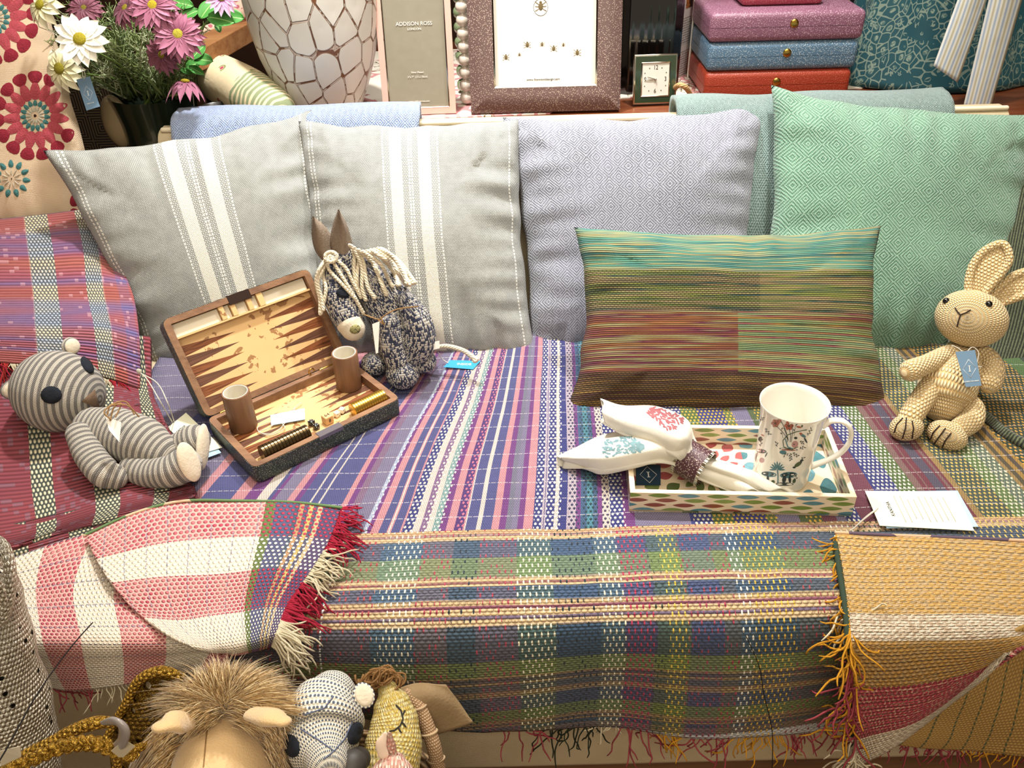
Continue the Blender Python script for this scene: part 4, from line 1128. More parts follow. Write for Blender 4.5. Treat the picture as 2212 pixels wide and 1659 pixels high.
# teal floral drawstring bag with ribbon tails
def f_teal(n):
    c = n.mix((n.noise(5, 2)), '173c48', '27606a')
    warp = n.vec(n.u + (n.noise(30, 1) - .5) * .02, n.v + (n.noise(26, 1) - .5) * .02)
    e = n.vor(52, warp, 'DISTANCE_TO_EDGE'); d = n.vor(52, warp); f = n.vor(130, warp, 'DISTANCE_TO_EDGE'); k = n.noise(11, 1)
    ln = e.lt(.05) * k.gt(.42); lf_ = (d.lt(.30)) * f.lt(.10)
    c = n.mix((d.lt(.34)) * k.gt(.5) * .35, c, '7c9488')
    c = n.mix(ln.max(lf_) * .5, c, 'a9b8a4')
    return dict(color=c, h=n.noise(20, 2), bump=.001)
bc = ony(2070, 225, 1.86); bc.z = RZ
def bagf(u, v):
    a = -PI / 2 + 2 * PI * (u - .5); r = .235 - .11 * v + .012 * math.sin(a * 9 + v * 3) * (.4 + v) + .008 * math.sin(a * 4 + 2)
    return bc + Vector((r * math.cos(a) * 1.02, .13 + r * math.sin(a) * .55 + .02 * v, .42 * v + .001))
g = G().grid(bagf, 96, 30, cu=False, uvf=lambda u, v: (u * 1.3, v * .42))
bag = g.build('fabric_bag', mat('teal floral cotton', f_teal, rough=.6, sheen=.1))
md = bag.modifiers.new('thickness', 'SOLIDIFY'); md.thickness = .003
tag(bag, 'teal gathered fabric bag printed with pale flowers at the top right', 'bag')
M_RIB = mat('striped ribbon', lambda n: dict(color=n.mix((n.u / .0065).fract().gt(.5), 'cfd0cc', n.mix((n.u / .013).fract().gt(.5), '9caabf', 'b4ad94')), h=n.noise(14, 2), bump=.003), rough=.4)
def ribbon(a, b, c, d, Y0, Y1):                                # px corners: top-left, top-right, bottom-right, bottom-left
    f = patch([[ony(*a, Y0), ony((a[0] + b[0]) / 2, a[1], Y0 - .012), ony(*b, Y0)], [ony((a[0] + d[0]) / 2, (a[1] + d[1]) / 2, (Y0 + Y1) / 2), ony((a[0] + b[0] + c[0] + d[0]) / 4, (a[1] + c[1]) / 2, (Y0 + Y1) / 2 - .006), ony((b[0] + c[0]) / 2, (b[1] + c[1]) / 2, (Y0 + Y1) / 2)], [ony(*d, Y1), ony((c[0] + d[0]) / 2, (c[1] + d[1]) / 2, Y1 - .004), ony(*c, Y1)]])
    o = G().grid(f, 10, 24, uvf=lambda u, v: (u * .052, v * .25)).build('ribbon_tail', M_RIB, bag)
    m_ = o.modifiers.new('thickness', 'SOLIDIFY'); m_.thickness = .0012
ribbon((2090, -60), (2152, -60), (2068, 178), (2016, 142), 1.80, 1.765)
ribbon((2150, -60), (2225, -60), (2136, 243), (2080, 232), 1.80, 1.762)
# dark ikat cloth panel behind the boxes
def f_ikat(n):
    a = n.noise(1, 2, n.vec(n.x * 60, n.z * 6)); return dict(color=n.ramp(a, [(.42, '17131c'), (.5, '2a1c22'), (.54, 'a08468'), (.6, '4c2418')]))
ik = onz(1872, 180, RZ)
o = G().box((ik.x - .06, 2.06, RZ + .0005), (ik.x + .10, 2.09, 1.15), .003, 1).build('hanging_cloth', mat('dark ikat cloth', f_ikat, rough=.9), smooth=False)
tag(o, 'dark ikat patterned cloth panel between the boxes and the teal bag', 'fabric')
# ---------------------------------------------------------------- helpers for small things
def qcard(name, P, th, mt, parent, lift=0.0):
    """thin card through 4 world points (tl,tr,br,bl); returns (object, matrix with x along the top edge, centre origin)"""
    P = [Vector(p) for p in P]; n = (P[1] - P[0]).cross(P[3] - P[0]).normalized()
    c = sum(P, Vector()) / 4
    if n.dot(CAM - c) < 0: n = -n
    g = G(); a = [p + n * (th / 2 + lift) for p in P]; b = [p - n * (th / 2 - lift) for p in P]
    W = (P[1] - P[0]).length; H = (P[3] - P[0]).length
    g.v = a + b; q = [(0, H), (W, H), (W, 0), (0, 0)]
    g.face((0, 3, 2, 1), [q[0], q[3], q[2], q[1]]); g.face((4, 5, 6, 7), q)
    for k in range(4): k2 = (k + 1) % 4; g.face((k, k2, k2 + 4, k + 4), [(0, 0)] * 4)
    o = g.build(name, mt, parent, smooth=False)
    return o, frame(c + n * (th / 2 + lift), P[1] - P[0], n), W, H
def pxY(pts, r=None): return [ony(a, b, c) for a, b, c in pts]
M_TAGB = mat('grey blue card', col='6f8ca6', rough=.6); M_TAGL = mat('pale blue card', col='a9cbe4', rough=.6); M_TAGN = mat('navy card', col='1f3a50', rough=.6)
def swing(label, P, mt, string=None, ink=None, small='', lines=False, name='price_tag', size=1.0, rot=0):
    P = [Vector(p) for p in P]; t = thing(name, label, 'tag', sum(P, Vector()) / 4)
    o, F, W, H = qcard('card', P, .0007, mt, t); ink = ink or M_WINK
    F = F @ Matrix.Translation((0, 0, .0002)) @ Matrix.Rotation(rot, 4, 'Z')
    s = min(W, H) * size; g = G(); r = s * .42
    if lines is False:
        for a, b in (((0, r * 1.15), (r * .8, 0)), ((r * .8, 0), (0, -r * 1.15)), ((0, -r * 1.15), (-r * .8, 0)), ((-r * .8, 0), (0, r * 1.15))):
            q = G().sweep([(*a, 0), ((a[0] + b[0]) / 2, (a[1] + b[1]) / 2, 0), (*b, 0)], s * .008, n=4, sub=1, caps=False); q.build('emblem_line', ink, t, F)
        g = G(); hh = r * .38
        g.box((-hh * .13, -hh, 0), (hh * .13, hh, .0002)); g.box((-hh * .42, hh * .86, 0), (hh * .42, hh, .0002)); g.box((-hh * .42, -hh, 0), (hh * .42, -hh * .86, .0002))
        g.build('emblem_letter', ink, t, F, smooth=False)
        if small: text('lettering', small, s * .085, F @ Matrix.Translation((0, -r * 1.6, 0)), ink, t)
    for st in (string or []):
        G().sweep(st, .0007, n=6, sub=5).build('string', M_STR, t)
    return t, F, W, H

# ---------------------------------------------------------------- backgammon set
ZB = .4325
walnut = wood('5c4030', '856248', '9c7858', 3, 45, 'x', .45)
M_WAL = mat('walnut', walnut, spec=.4); M_WALY = mat('walnut edge', wood('5c3620', '84563a', '9a6a48', 3, 45, 'y', .45), spec=.4)
M_WALZ = mat('walnut turned', wood('5c4230', '7e5c44', '927052', 4, 50, 'z', .5), spec=.4)
M_SHG = mat('dark green shagreen', shag('2c3630', 'a8ac98', 480), spec=.5)
def f_field(y0, p, xl, xr, L, cx=0, cy=0):
    def f(n):
        b = n.noise(14, 3); burl = n.noise(90, 4)
        c = n.mix(b, 'dcba86', 'cda26c')
        reg = n.noise(22, 1).gt(.56)
        c = n.mix((reg * (burl.gt(.56)) * .75), c, '7a4a26')
        t = (n.y - y0) / p; f_ = (t.fract() - .5).abs(); row = t.floor()
        inz = t.gt(0) * t.lt(6)
        dl = (n.x - xl) / L; dr = (xr - n.x) / L
        tri = (f_.lt((1 - dl) * .5) * dl.lt(1)).max(f_.lt((1 - dr) * .5) * dr.lt(1)) * inz
        g = n.noise(1, 3, n.vec(n.x * 14, n.y * 380, 0))
        dark = n.mix(row.mod(2.0).gt(.5), n.ramp(g, [(.35, '4a2e22'), (.6, '6a4634')]), n.ramp(g, [(.35, '4a2614'), (.5, '8a5230'), (.65, '5c3218')]))
        return dict(color=n.mix(tri, c, dark), rough=.35)
    return f
H1 = onz(447, 905, .4635); F1_ = onz(557, 1000, .4635); F2_ = onz(872, 850, .4635)
ex = (F2_ - F1_).normalized(); ey = (F1_ - H1); ey = (ey - ex * ey.dot(ex)).normalized(); ez = ex.cross(ey)
if ez.z < 0: ez = -ez
BW, BD = .257, .160
# local axes: x along hinge, y to the back, so the frame is right handed
MB = basis(ex, -ey, Vector((0, 0, 1)), H1 + Vector((0, 0, 0)))
def rr(x0, y0, x1, y1, r, k=5): return rrect([(x0, y0), (x1, y0), (x1, y1), (x0, y1)], r, k)
def ring(g, O, I, z0, z1, zi):
    n = len(O); o = len(g.v)
    for P_, z in ((O, z0), (O, z1), (I, z1), (I, zi)):
        for x, y in P_: g.v.append(Vector((x, y, z)))
    for a in range(3):
        for k in range(n):
            k2 = (k + 1) % n; q = [(g.v[o + a * n + k]), (g.v[o + a * n + k2])]
            g.face((o + a * n + k, o + a * n + k2, o + (a + 1) * n + k2, o + (a + 1) * n + k), None)
bgs = thing('backgammon_set', 'open wooden backgammon case with green shagreen outside leaning on its lid', 'board game', H1 + ex * .12 - Vector((0, 0, .03)))
def half(M, kind):
    # local: y from -BD (far from hinge) to 0 (hinge), top rim at z=0, body below
    q = thing_child(kind, bgs, M)
    O = rr(0, -BD, BW, 0, .014); I = rr(.010, -BD + .010, BW - .010, -.006, .002)
    g = G().prism(rr(-.0008, -BD - .0008, BW + .0008, .0008, .0145), -.031, -.003, .004, 3)
    return O, I, g
def part(g, name, mt, M, parent=None, sharp=None, smooth=True):
    return g.build(name, mt, parent or bgs, M, smooth=smooth, sharp=sharp)
for kind, M in (('base', MB), ('lid', None)):
    if kind == 'lid':
        a = math.radians(124 - 90); u = ey * -math.sin(a) + Vector((0, 0, math.cos(a)))   # from hinge to the lid's far edge
        nrm = u.cross(ex);
        if nrm.dot(CAM - H1) < 0: nrm = -nrm
        M = basis(ex, -u, nrm, H1) if ex.cross(-u).dot(nrm) > 0 else basis(ex, u, nrm, H1)
    flip = kind == 'lid'
    sy = 1.0
    if kind == 'lid':                                          # local y grows away from the hinge here
        M = basis(ex, u, ex.cross(u), H1 + Vector((0, 0, .001)))
        Y0, Y1 = .001, BD + .006
    else: Y0, Y1 = -BD, 0
    O = rr(0, Y0, BW, Y1, .013); n_ = len(O)
    # inner opening with the same corner count
    I = rr(.011, Y0 + .010, BW - .011, Y1 - .010, .002)
    sh = G().prism(rr(-.0008, Y0 - .0008, BW + .0008, Y1 + .0008, .0138), -.030, -.0152, .003, 3)
    wall = G(); ring(wall, rr(-.0008, Y0 - .0008, BW + .0008, Y1 + .0008, .0138), rr(.002, Y0 + .002, BW - .002, Y1 - .002, .012), -.0152, -.0008, -.002)
    shell = part(sh, 'shell', M_SHG, M, sharp=50); part(wall, 'shell_edge', M_SHG, M, sharp=50)
    rg = G(); ring(rg, O, I, -.003, .0006, -.0150); part(rg, 'rim', M_WAL, M, sharp=40)
    fy0 = Y0 + .016 if kind == 'base' else Y0 + .008
    FL = G().box((.010, Y0 + .009, -.0152), (BW - .010, Y1 - .009, -.0135))
    if kind == 'lid':
        m_ = mat('burl field', f_field(Y0 + .012, .0178, .011, BW - .011, .092), spec=.5)
    else: m_ = mat('burl field', f_field(Y0 + .034, .0185, .011, BW - .011, .092), spec=.5)
    # texture in board space: keep object coordinates local by parenting with the board matrix
    fo_ = bpy.data.objects.new('tmp', None); COL.objects.link(fo_)
    bpy.data.objects.remove(fo_)
    me = FL.build('playing_field', m_, bgs, None, smooth=False, local=True); me.matrix_basis = worldof(bgs).inverted() @ M
    if kind == 'lid':
        M_FELT = mat('cream suede', col='d6cdb8', rough=.95); M_BURL = mat('light burl', f_field(9, 1, 0, 0, 1), spec=.4)
        part(G().box((.011, Y1 - .0355, -.0135), (BW - .011, Y1 - .0325, -.002)), 'divider_rail', M_BURL, M, smooth=False)
        for x0, x1 in ((.013, .088), (.098, .107), (.117, .135), (.145, .154), (.166, BW - .013)):
            part(G().box((x0, Y1 - .0322, -.0135), (x1, Y1 - .0112, -.0085)), 'checker_well', M_FELT, M, smooth=False)
        for x0, x1 in ((.089, .097), (.108, .116), (.136, .144), (.155, .165)):
            part(G().box((x0, Y1 - .0322, -.0135), (x1, Y1 - .0105, -.0015)), 'divider', M_BURL, M, smooth=False)
        part(G().box((.108, Y1 - .014, -.006), (.147, Y1 + .0016, .0012), .0006, 1), 'magnet_plate', mat('bronze plate', col='4a3a34', rough=.35, metal=.8), M, smooth=False)
    else:
        part(G().box((.108, Y0 - .0016, -.006), (.150, Y0 + .012, .0012), .0006, 1), 'magnet_plate', mat('steel plate', col='8a8288', rough=.35, metal=.8), M, smooth=False)
        part(G().box((.011, Y1 - .0105, -.0135), (BW - .011, Y1 - .0085, -.0008)), 'hinge_rail', M_BURL if 'M_BURL' in globals() else M_WAL, M, smooth=False)
    if kind == 'lid': MLID = M
for x in (.035, .215):
    G().sweep([H1 + ex * (x - .012), H1 + ex * x, H1 + ex * (x + .012)], .0022, n=8, sub=1).build('hinge', M_GOLDM, bgs)
G().sweep([MB @ Vector((.186 + .005 * math.cos(t * PI / 5), -.004 + .001, .006 + .006 * math.sin(t * PI / 5))) for t in range(8)], .0011, n=6, sub=2).build('hook_clasp', M_GOLDM, bgs)
FZ = -.0133
def onb(px, py, z):                                            # board coordinates of a photo point on a plane z above the rim
    p = onz(px, py, MB.translation.z + z); return MB.inverted() @ p
# dice cups
def cup(label, px, py):
    b = onb(px, py, FZ); M = MB @ Matrix.Translation((b.x, b.y, FZ + .0004))
    t = thing('dice_cup', label, 'cup', M.translation, 'walnut dice cups')
    G().lathe([(0, 0), (.0205, 0), (.0212, .001), (.0212, .0655), (.0206, .0665), (.0186, .0665), (.0184, .065)], 40, M=M).build('body', M_WALZ, t, sharp=50)
    G().lathe([(.0187, .0668), (.0176, .0668), (.0166, .064), (.0166, .006), (0, .005)], 40, M=M).build('lining', mat('cream suede lining', col='d8d2c2', rough=.9), t, sharp=50)
    return t
cup('walnut dice cup at the left end of the open case', 527, 921); cup('walnut dice cup at the right end of the open case', 755, 834)
# checkers stacked on their edges along the front of the case
ORD = ['first', 'second', 'third', 'fourth', 'fifth', 'sixth', 'seventh', 'eighth', 'ninth', 'tenth', 'eleventh', 'twelfth', 'thirteenth', 'fourteenth', 'fifteenth']
def checkers(A, B, N, c, metal, label, grp):
    a = onb(*A, FZ + .012); b = onb(*B, FZ + .012); m_ = mat('checker metal', col=c, rough=.28, metal=metal)
    a.x = max(a.x, .0155); b.x = min(b.x, BW - .0155 if a.x > .1 else .103); y = min(-BD + .0245, (a.y + b.y) / 2); pitch = (b.x - a.x) / N; r = .0122; proto = None
    for i in range(N):
        o = thing('checker', label % ORD[i] if 0 < i < N - 1 else label.replace('%s from the left', 'leftmost' if i == 0 else 'rightmost'), 'game piece', (0, 0, 0), grp, M=MB @ Matrix.Translation((a.x + pitch * (i + .5), y, FZ + r + .0004)) @ Matrix.Rotation(PI / 2, 4, 'Y'))
        if proto is None:
            h = pitch * .485
            pr = [(0, -h), (r * .95, -h), (r, -h * .8), (r, h * .8), (r * .95, h), (r * .6, h), (r * .55, h * .8), (0, h * .8)]
            g = G().lathe(pr, 32); proto = g.build('disc', m_, o, None, sharp=40, local=True)
        else:
            d = proto.copy(); COL.objects.link(d); d.parent = o; d.matrix_basis = Matrix.Identity(4)
checkers((552, 968), (662, 915), 15, '5c4c34', .9, 'dark bronze checker, %s from the left in the row at the left front', 'dark bronze checkers')
checkers((746, 875), (843, 830), 14, 'd0a84c', .9, 'polished brass checker, %s from the left in the row at the right front', 'brass checkers')
def die(name, label, px, py, s, c, pip, rot, num=None, grp=None):
    b = onb(px, py, FZ + s); M = MB @ Matrix.Translation((b.x, b.y, FZ + .0004)) @ Matrix.Rotation(rot, 4, 'Z')
    t = thing(name, label, 'dice', M.translation, grp)
    G().box((-s / 2, -s / 2, 0), (s / 2, s / 2, s), s * .13, 3).build('cube', c, t, M)
    if num:
        text('numeral', num[0], s * .62, M @ Matrix.Translation((0, 0, s + .0001)), pip, t)
        text('numeral', num[1], s * .62, M @ Matrix.Translation((0, -s / 2 - .0001, s / 2)) @ Matrix.Rotation(PI / 2, 4, 'X'), pip, t)
    else:
        for fx, cnt in ((0, 5), (1, 2)):
            pos = {5: [(-.26, -.26), (.26, .26), (-.26, .26), (.26, -.26), (0, 0)], 2: [(-.22, .22), (.22, -.22)]}[cnt]
            F = M @ Matrix.Translation((0, 0, s)) if fx == 0 else M @ Matrix.Translation((0, -s / 2, s / 2)) @ Matrix.Rotation(PI / 2, 4, 'X')
            for x, y in pos: G().lathe([(0, .0003), (s * .09, .0001), (s * .09, -.0003)], 10, M=F @ Matrix.Translation((x * s, y * s, 0))).build('pip', pip, t)
M_BLK = mat('black resin', col='141312', rough=.2, spec=.5); M_IV = mat('ivory resin', col='eee6d0', rough=.3, spec=.5); M_MAP = mat('maple', wood('c89860', 'dcb07a', 'e8c490', 4, 60, 'x', .5))
die('die', 'black die beside the dark checkers, further from the case front', 672, 909, .0085, M_BLK, M_WINK, .3); die('die', 'black die touching the front magnet plate', 682, 917, .0085, M_BLK, M_WINK, .1)
die('die', 'ivory die nearest the wooden doubling cube', 727, 890, .0085, M_IV, M_INK, .2); die('die', 'ivory die nearest the brass checkers', 738, 882, .0085, M_IV, M_INK, .5)
die('doubling_cube', 'wooden doubling cube showing the number 64', 706, 897, .0145, M_MAP, M_INK, .05, ('64', '8'))
def onf(px, py): return onz(px, py, MB.translation.z + FZ + .004)
st1 = [onf(600, 908), onf(570, 915), onf(556, 925), onf(565, 936), onf(592, 935), onf(612, 918), onf(640, 878)]
st2 = [onf(600, 910), onf(580, 925), onf(560, 932), onf(585, 940), onf(615, 925), onf(608, 905), onf(652, 870)]
swing('pale blue price tag lying on the playing field inside the case', [onf(584, 897), onf(658, 882), onf(659, 906), onf(586, 919)], M_TAGL, [st1, st2], rot=.0)

# ---------------------------------------------------------------- tray with mug and napkins
ZT = .4330
TH = .036
a = onz(1362, 1063, ZT + TH); b = onz(1851, 1073, ZT + TH); c = onz(1782, 922, ZT + TH)
tx = (b - a).normalized(); ty = Vector((0, 0, 1)).cross(tx); TW = (b - a).length; TD = (c - b).dot(ty)
MT = basis(tx, ty, Vector((0, 0, 1)), Vector((a.x, a.y, ZT)))
def f_leaftile(n):
    px_, py_ = .040, .0088
    row = (n.v / py_).floor(); xx = n.u / px_ + row.mod(2.0) * .5 + row.mod(3.0) * .13
    dx = (xx.fract() - .5).abs() / .40; dy = ((n.v / py_).fract() - .5).abs() / .41
    ins = dy.lt((1 - dx * dx).max(0.0)) * dx.lt(1.0)
    k = n.wn(xx.floor(), row)
    col = n.ramp(k, [(0, '4f8390'), (.26, '6f8a3c'), (.52, '8a4a3c'), (.74, '5f8fa0'), (.86, '7c9448')], 'CONSTANT')
    mott = n.noise(120, 3)
    col = n.mix((mott - .3).clamp() * .9, col, n.mul(col, n.grey(mott * 0 + .45)))
    return dict(color=n.mix(ins, n.mix(n.noise(60, 2), 'e2d4bc', 'd2c2a6'), col), h=mott * ins, bump=.0004, rough=.3)
M_TILE = mat('capiz leaf inlay', f_leaftile, spec=.5, coat=.3)
def f_floor_tile(n):
    X = n.u - .12; Y = n.v - .085
    r = (X * X + Y * Y).sqrt(); ang = Y._m('ARCTAN2', X)
    rg = r / .026; row = rg.floor(); a_ = ang / (2 * PI) * 16 + row * .5
    dx = ((rg.fract()) - .5).abs() / .46; dy = (a_.fract() - .5).abs() / .34
    ins = dy.lt((1 - dx * dx).max(0.0)) * dx.lt(1.0)
    k = n.wn(a_.floor(), row); mott = n.noise(110, 3)
    red = n.ramp(k, [(0, 'a04a4c'), (.5, 'b45c5c')], 'CONSTANT'); tea = n.ramp(k, [(0, '5a8c9a'), (.4, '74a2ac'), (.8, '4c7c84')], 'CONSTANT'); grn = n.ramp(k, [(0, '56683a'), (.5, '6a7c44')], 'CONSTANT')
    col = n.mix(n.u.gt(.175), n.mix(n.v.lt(.06), red, grn), tea)
    return dict(color=n.mix(ins, 'e0cfb2', n.mul(col, n.grey((mott * .8 + .5).clamp()))), rough=.3)
tray = thing('tray', 'low rectangular tray inlaid with green, red and blue leaf shapes', 'tray', MT.translation)
w_ = .0065
G().box((0, 0, 0), (TW, TD, .004)).build('tray_floor', mat('capiz flower inlay', f_floor_tile, spec=.5, coat=.3), tray, MT, smooth=False)
for lo_, hi_ in (((0, 0), (TW, w_)), ((0, TD - w_), (TW, TD)), ((0, w_), (w_, TD - w_)), ((TW - w_, w_), (TW, TD - w_))):
    G().box((*lo_, .0003), (*hi_, TH - .0015)).build('side', M_TILE, tray, MT, smooth=False)
    G().box((lo_[0] - .0004, lo_[1] - .0004, TH - .0015), (hi_[0] + .0004, hi_[1] + .0004, TH), .0006, 1).build('rim', mat('bone edging', lambda n: dict(color=n.mix(((n.x + n.y) / .045).fract().lt(.5), 'efe2cc', 'e6d2b4')), rough=.35), tray, MT, smooth=False)
qcard('label_sticker', [MT @ Vector((x, w_ + .0004 + .02 * 0, z)) for x, z in ((0, 0), (.001, 0), (.001, .001), (0, .001))], .0001, M_TAGN, tray) if False else None
tf = MT @ Vector((0, 0, .0045))
sw, F_, W_, H_ = swing('dark blue square label lying in the front left corner of the tray', [onz(1374, 1004, tf.z + .002), onz(1427, 1004, tf.z + .002), onz(1427, 1048, tf.z + .001), onz(1374, 1048, tf.z + .001)], M_TAGN)

# mug
mb = onz(1684, 1029, ZT + .0045); mb.z = ZT + .0045
HM = .134
mug = thing('mug', 'white china mug printed with birds, flowers and trees standing in the tray', 'mug', mb)
M_CHINA = mat('white bone china', col='eeeae0', rough=.12, spec=.6, coat=.5)
prof = [(0, .002), (.030, .002), (.032, 0), (.0365, 0), (.0385, .002), (.0392, .008), (.0398, .04), (.0408, .080), (.0425, .108), (.0452, .126), (.0472, HM - .001), (.0470, HM), (.0458, HM - .0005), (.0435, .124), (.0405, .106), (.0388, .080), (.0376, .04), (.0368, .012), (.034, .006), (0, .005)]
mg = G().lathe(prof, 72, M=Matrix.Translation(mb)).build('body', M_CHINA, mug, sharp=60)
hd = Vector((.97, -.24, 0)).normalized()
hp = [(.0418, .100), (.052, .110), (.066, .111), (.078, .101), (.082, .082), (.076, .060), (.062, .043), (.050, .034), (.0392, .026)]
hn = G().sweep([mb + hd * x + Vector((0, 0, z)) for x, z in hp], [.0075, .0058, .0054, .0054, .0054, .0054, .0054, .0058, .0068], n=14, sub=5, flat=.62, ref=hd.cross(Vector((0, 0, 1))), caps=False).build('handle', M_CHINA, mug)
sm = surf([mg, hn])
DM = [mat('print ' + n_, col=c_, rough=.3, spec=.5, coat=.3) for n_, c_ in (('ink', '26343a'), ('poppy', 'b0604a'), ('teal', '4c7884'), ('olive', '4a5a3c'), ('pink', 'b88c8c'))]
dg_ = [G() for _ in DM]
def outer(h): r = h[0] - mb; return r.x * h[1].x + r.y * h[1].y > 0
def mz(x, y): return 1480 + x / 5.82, 800 + y / 5.82
def dblob(zx, zy, rx, ry, ang=0, mi=0, lift=.0002, n=12, sf_=None, G_=None, z=True):
    px, py = mz(zx, zy) if z else (zx, zy); k = 5.82 if z else 1; ring_ = []
    h0 = (sf_ or sm)(px, py)
    if not h0 or (sf_ is None and not outer(h0)): return
    for i in range(n):
        t = 2 * PI * i / n; x = math.cos(t) * rx / k; y = math.sin(t) * ry / k; ca, sa = math.cos(ang), math.sin(ang)
        h = (sf_ or sm)(px + x * ca - y * sa, py + x * sa + y * ca)
        if not h or (h[0] - h0[0]).length > .02: return
        ring_.append(h[0] + h[1] * lift)
    g = (G_ or dg_)[mi]; o = len(g.v); g.v += ring_; g.v.append(h0[0] + h0[1] * (lift + .0001))
    for i in range(n): g.face((o + i, o + (i + 1) % n, o + n), None)
def dline(pts, wd, mi=0, lift=.0003, sf_=None, G_=None, z=True):
    P_ = []
    for a, b in zip(pts, pts[1:]):
        for t in (0, .34, .67): P_.append((a[0] + (b[0] - a[0]) * t, a[1] + (b[1] - a[1]) * t))
    P_.append(pts[-1]); H_ = []
    for x, y in P_:
        h = (sf_ or sm)(*(mz(x, y) if z else (x, y)))
        if h and (sf_ or outer(h)): H_.append(h[0] + h[1] * lift)
    if len(H_) > 1: (G_ or dg_)[mi].sweep(H_, wd, n=5, sub=1, caps=False)
rg_ = random.Random(5)
def sprig(x, y, dx, dy, n_, mi=0, s=1.0):
    dline([(x, y), (x + dx / 2, y + dy / 2 - 4), (x + dx, y + dy)], .0002, mi)
    for i in range(n_):
        t = (i + 1) / n_; sgn = 1 if i % 2 else -1; L = math.hypot(dx, dy); nx, ny = -dy / L * 12 * s * sgn, dx / L * 12 * s * sgn
        dblob(x + dx * t + nx, y + dy * t + ny, 13 * s, 5.5 * s, math.atan2(dy, dx) + .6 * sgn, mi, .0003)
def poppy(x, y, r):
    for k in range(6): dblob(x + math.cos(k * 1.047) * r * .6, y + math.sin(k * 1.047) * r * .6, r * .5, r * .38, k * 1.047, 1)
    for k in range(6): dline([(x, y), (x + math.cos(k * 1.047 + .5) * r, y + math.sin(k * 1.047 + .5) * r)], .00016, 0, .0005)
    dblob(x, y, r * .2, r * .2, 0, 0, .0006)
poppy(1205, 605, 58); poppy(1135, 665, 50); poppy(1305, 695, 55)
for a, b_ in (((1210, 640), (1300, 880)), ((1150, 700), (1290, 860)), ((1310, 740), (1320, 900)), ((1345, 640), (1335, 900)), ((1240, 720), (1290, 900))): dline([a, ((a[0] + b_[0]) / 2 + 12, (a[1] + b_[1]) / 2), b_], .00035, 0)
dline([(1530, 745), (1400, 770), (1290, 810), (1230, 880), (1240, 960), (1330, 1000), (1420, 960)], .0006, 3); dline([(1260, 860), (1290, 960), (1350, 985)], .0008, 2)
for x, y, rx, ry, an, mi in ((1300, 990, 120, 14, .08, 0), (1300, 1000, 90, 10, .05, 1), (1230, 1030, 45, 26, .1, 2), (1380, 930, 40, 46, .5, 4), (1375, 930, 14, 12, 0, 0), (1480, 820, 42, 18, .5, 2), (1515, 880, 12, 40, -.5, 0), (1455, 795, 22, 13, .2, 1), (1430, 712, 34, 12, .2, 1), (1470, 700, 12, 16, .5, 3), (1390, 850, 22, 16, 0, 0),
                             (910, 500, 24, 44, .1, 2), (915, 575, 26, 50, .2, 0), (960, 680, 60, 11, .7, 1), (900, 640, 50, 8, .8, 0), (945, 860, 24, 30, .5, 0), (975, 815, 22, 8, .5, 1), (905, 890, 10, 30, .4, 0), (850, 850, 12, 40, 0, 2), (960, 1015, 66, 26, .15, 0), (950, 1012, 55, 18, .15, 4), (895, 1085, 8, 60, .2, 0), (1020, 1060, 8, 34, .5, 0), (965, 1130, 32, 32, 0, 4), (840, 970, 12, 50, .2, 2), (830, 1080, 22, 40, 0, 4), (830, 1290, 30, 36, 0, 1),
                             (1545, 595, 60, 14, .0, 3), (1590, 590, 14, 34, .7, 0), (1420, 1180, 56, 24, -.6, 3), (1460, 1140, 30, 14, -1, 0), (1370, 1220, 20, 12, 0, 0),
                             (1055, 1305, 98, 34, .12, 2), (1040, 1300, 80, 24, .12, 0), (1300, 1315, 110, 40, -.08, 2), (1300, 1312, 92, 28, -.08, 0), (1250, 1430, 115, 22, 0, 0), (1040, 1360, 16, 44, 0, 0), (1245, 1370, 26, 46, .2, 0), (1315, 1370, 18, 46, -.1, 0), (1370, 1390, 20, 30, .4, 3), (1105, 1400, 24, 22, 0, 3)):
    dblob(x, y, rx, ry, an, mi)
dline([(1165, 1420), (1168, 1330), (1160, 1240)], .0009, 2)
for k in range(9): a = PI + k * PI / 8; dblob(1158 + math.cos(a) * 55, 1225 + math.sin(a) * 38 + abs(k - 4) * 6, 44, 10, a, 2)
for a in ((1160, 960, -10, -60, 3), (1440, 990, 60, -30, 4), (1300, 1040, -60, 30, 3), (1320, 1040, 10, 90, 6), (1350, 1040, 70, 40, 5), (1540, 820, 50, -90, 5), (1230, 850, -20, -120, 2), (1370, 820, 20, -140, 2), (1000, 730, 70, 80, 5), (950, 640, 30, -50, 4), (950, 960, 10, -90, 4), (1380, 1390, 20, -60, 3), (1450, 1160, 40, -70, 4), (1440, 900, 50, 10, 4)): sprig(a[0], a[1], a[2], a[3], a[4], 0)
for a in ((1830, 600, 60, 26), (1940, 660, 40, 20), (1995, 740, 14, 60)): dblob(a[0], a[1], a[2] * .7, a[3] * .5, .5, 2)
for g, m_ in zip(dg_, DM):
    if g.v: g.build('printed_motif', m_, mug)

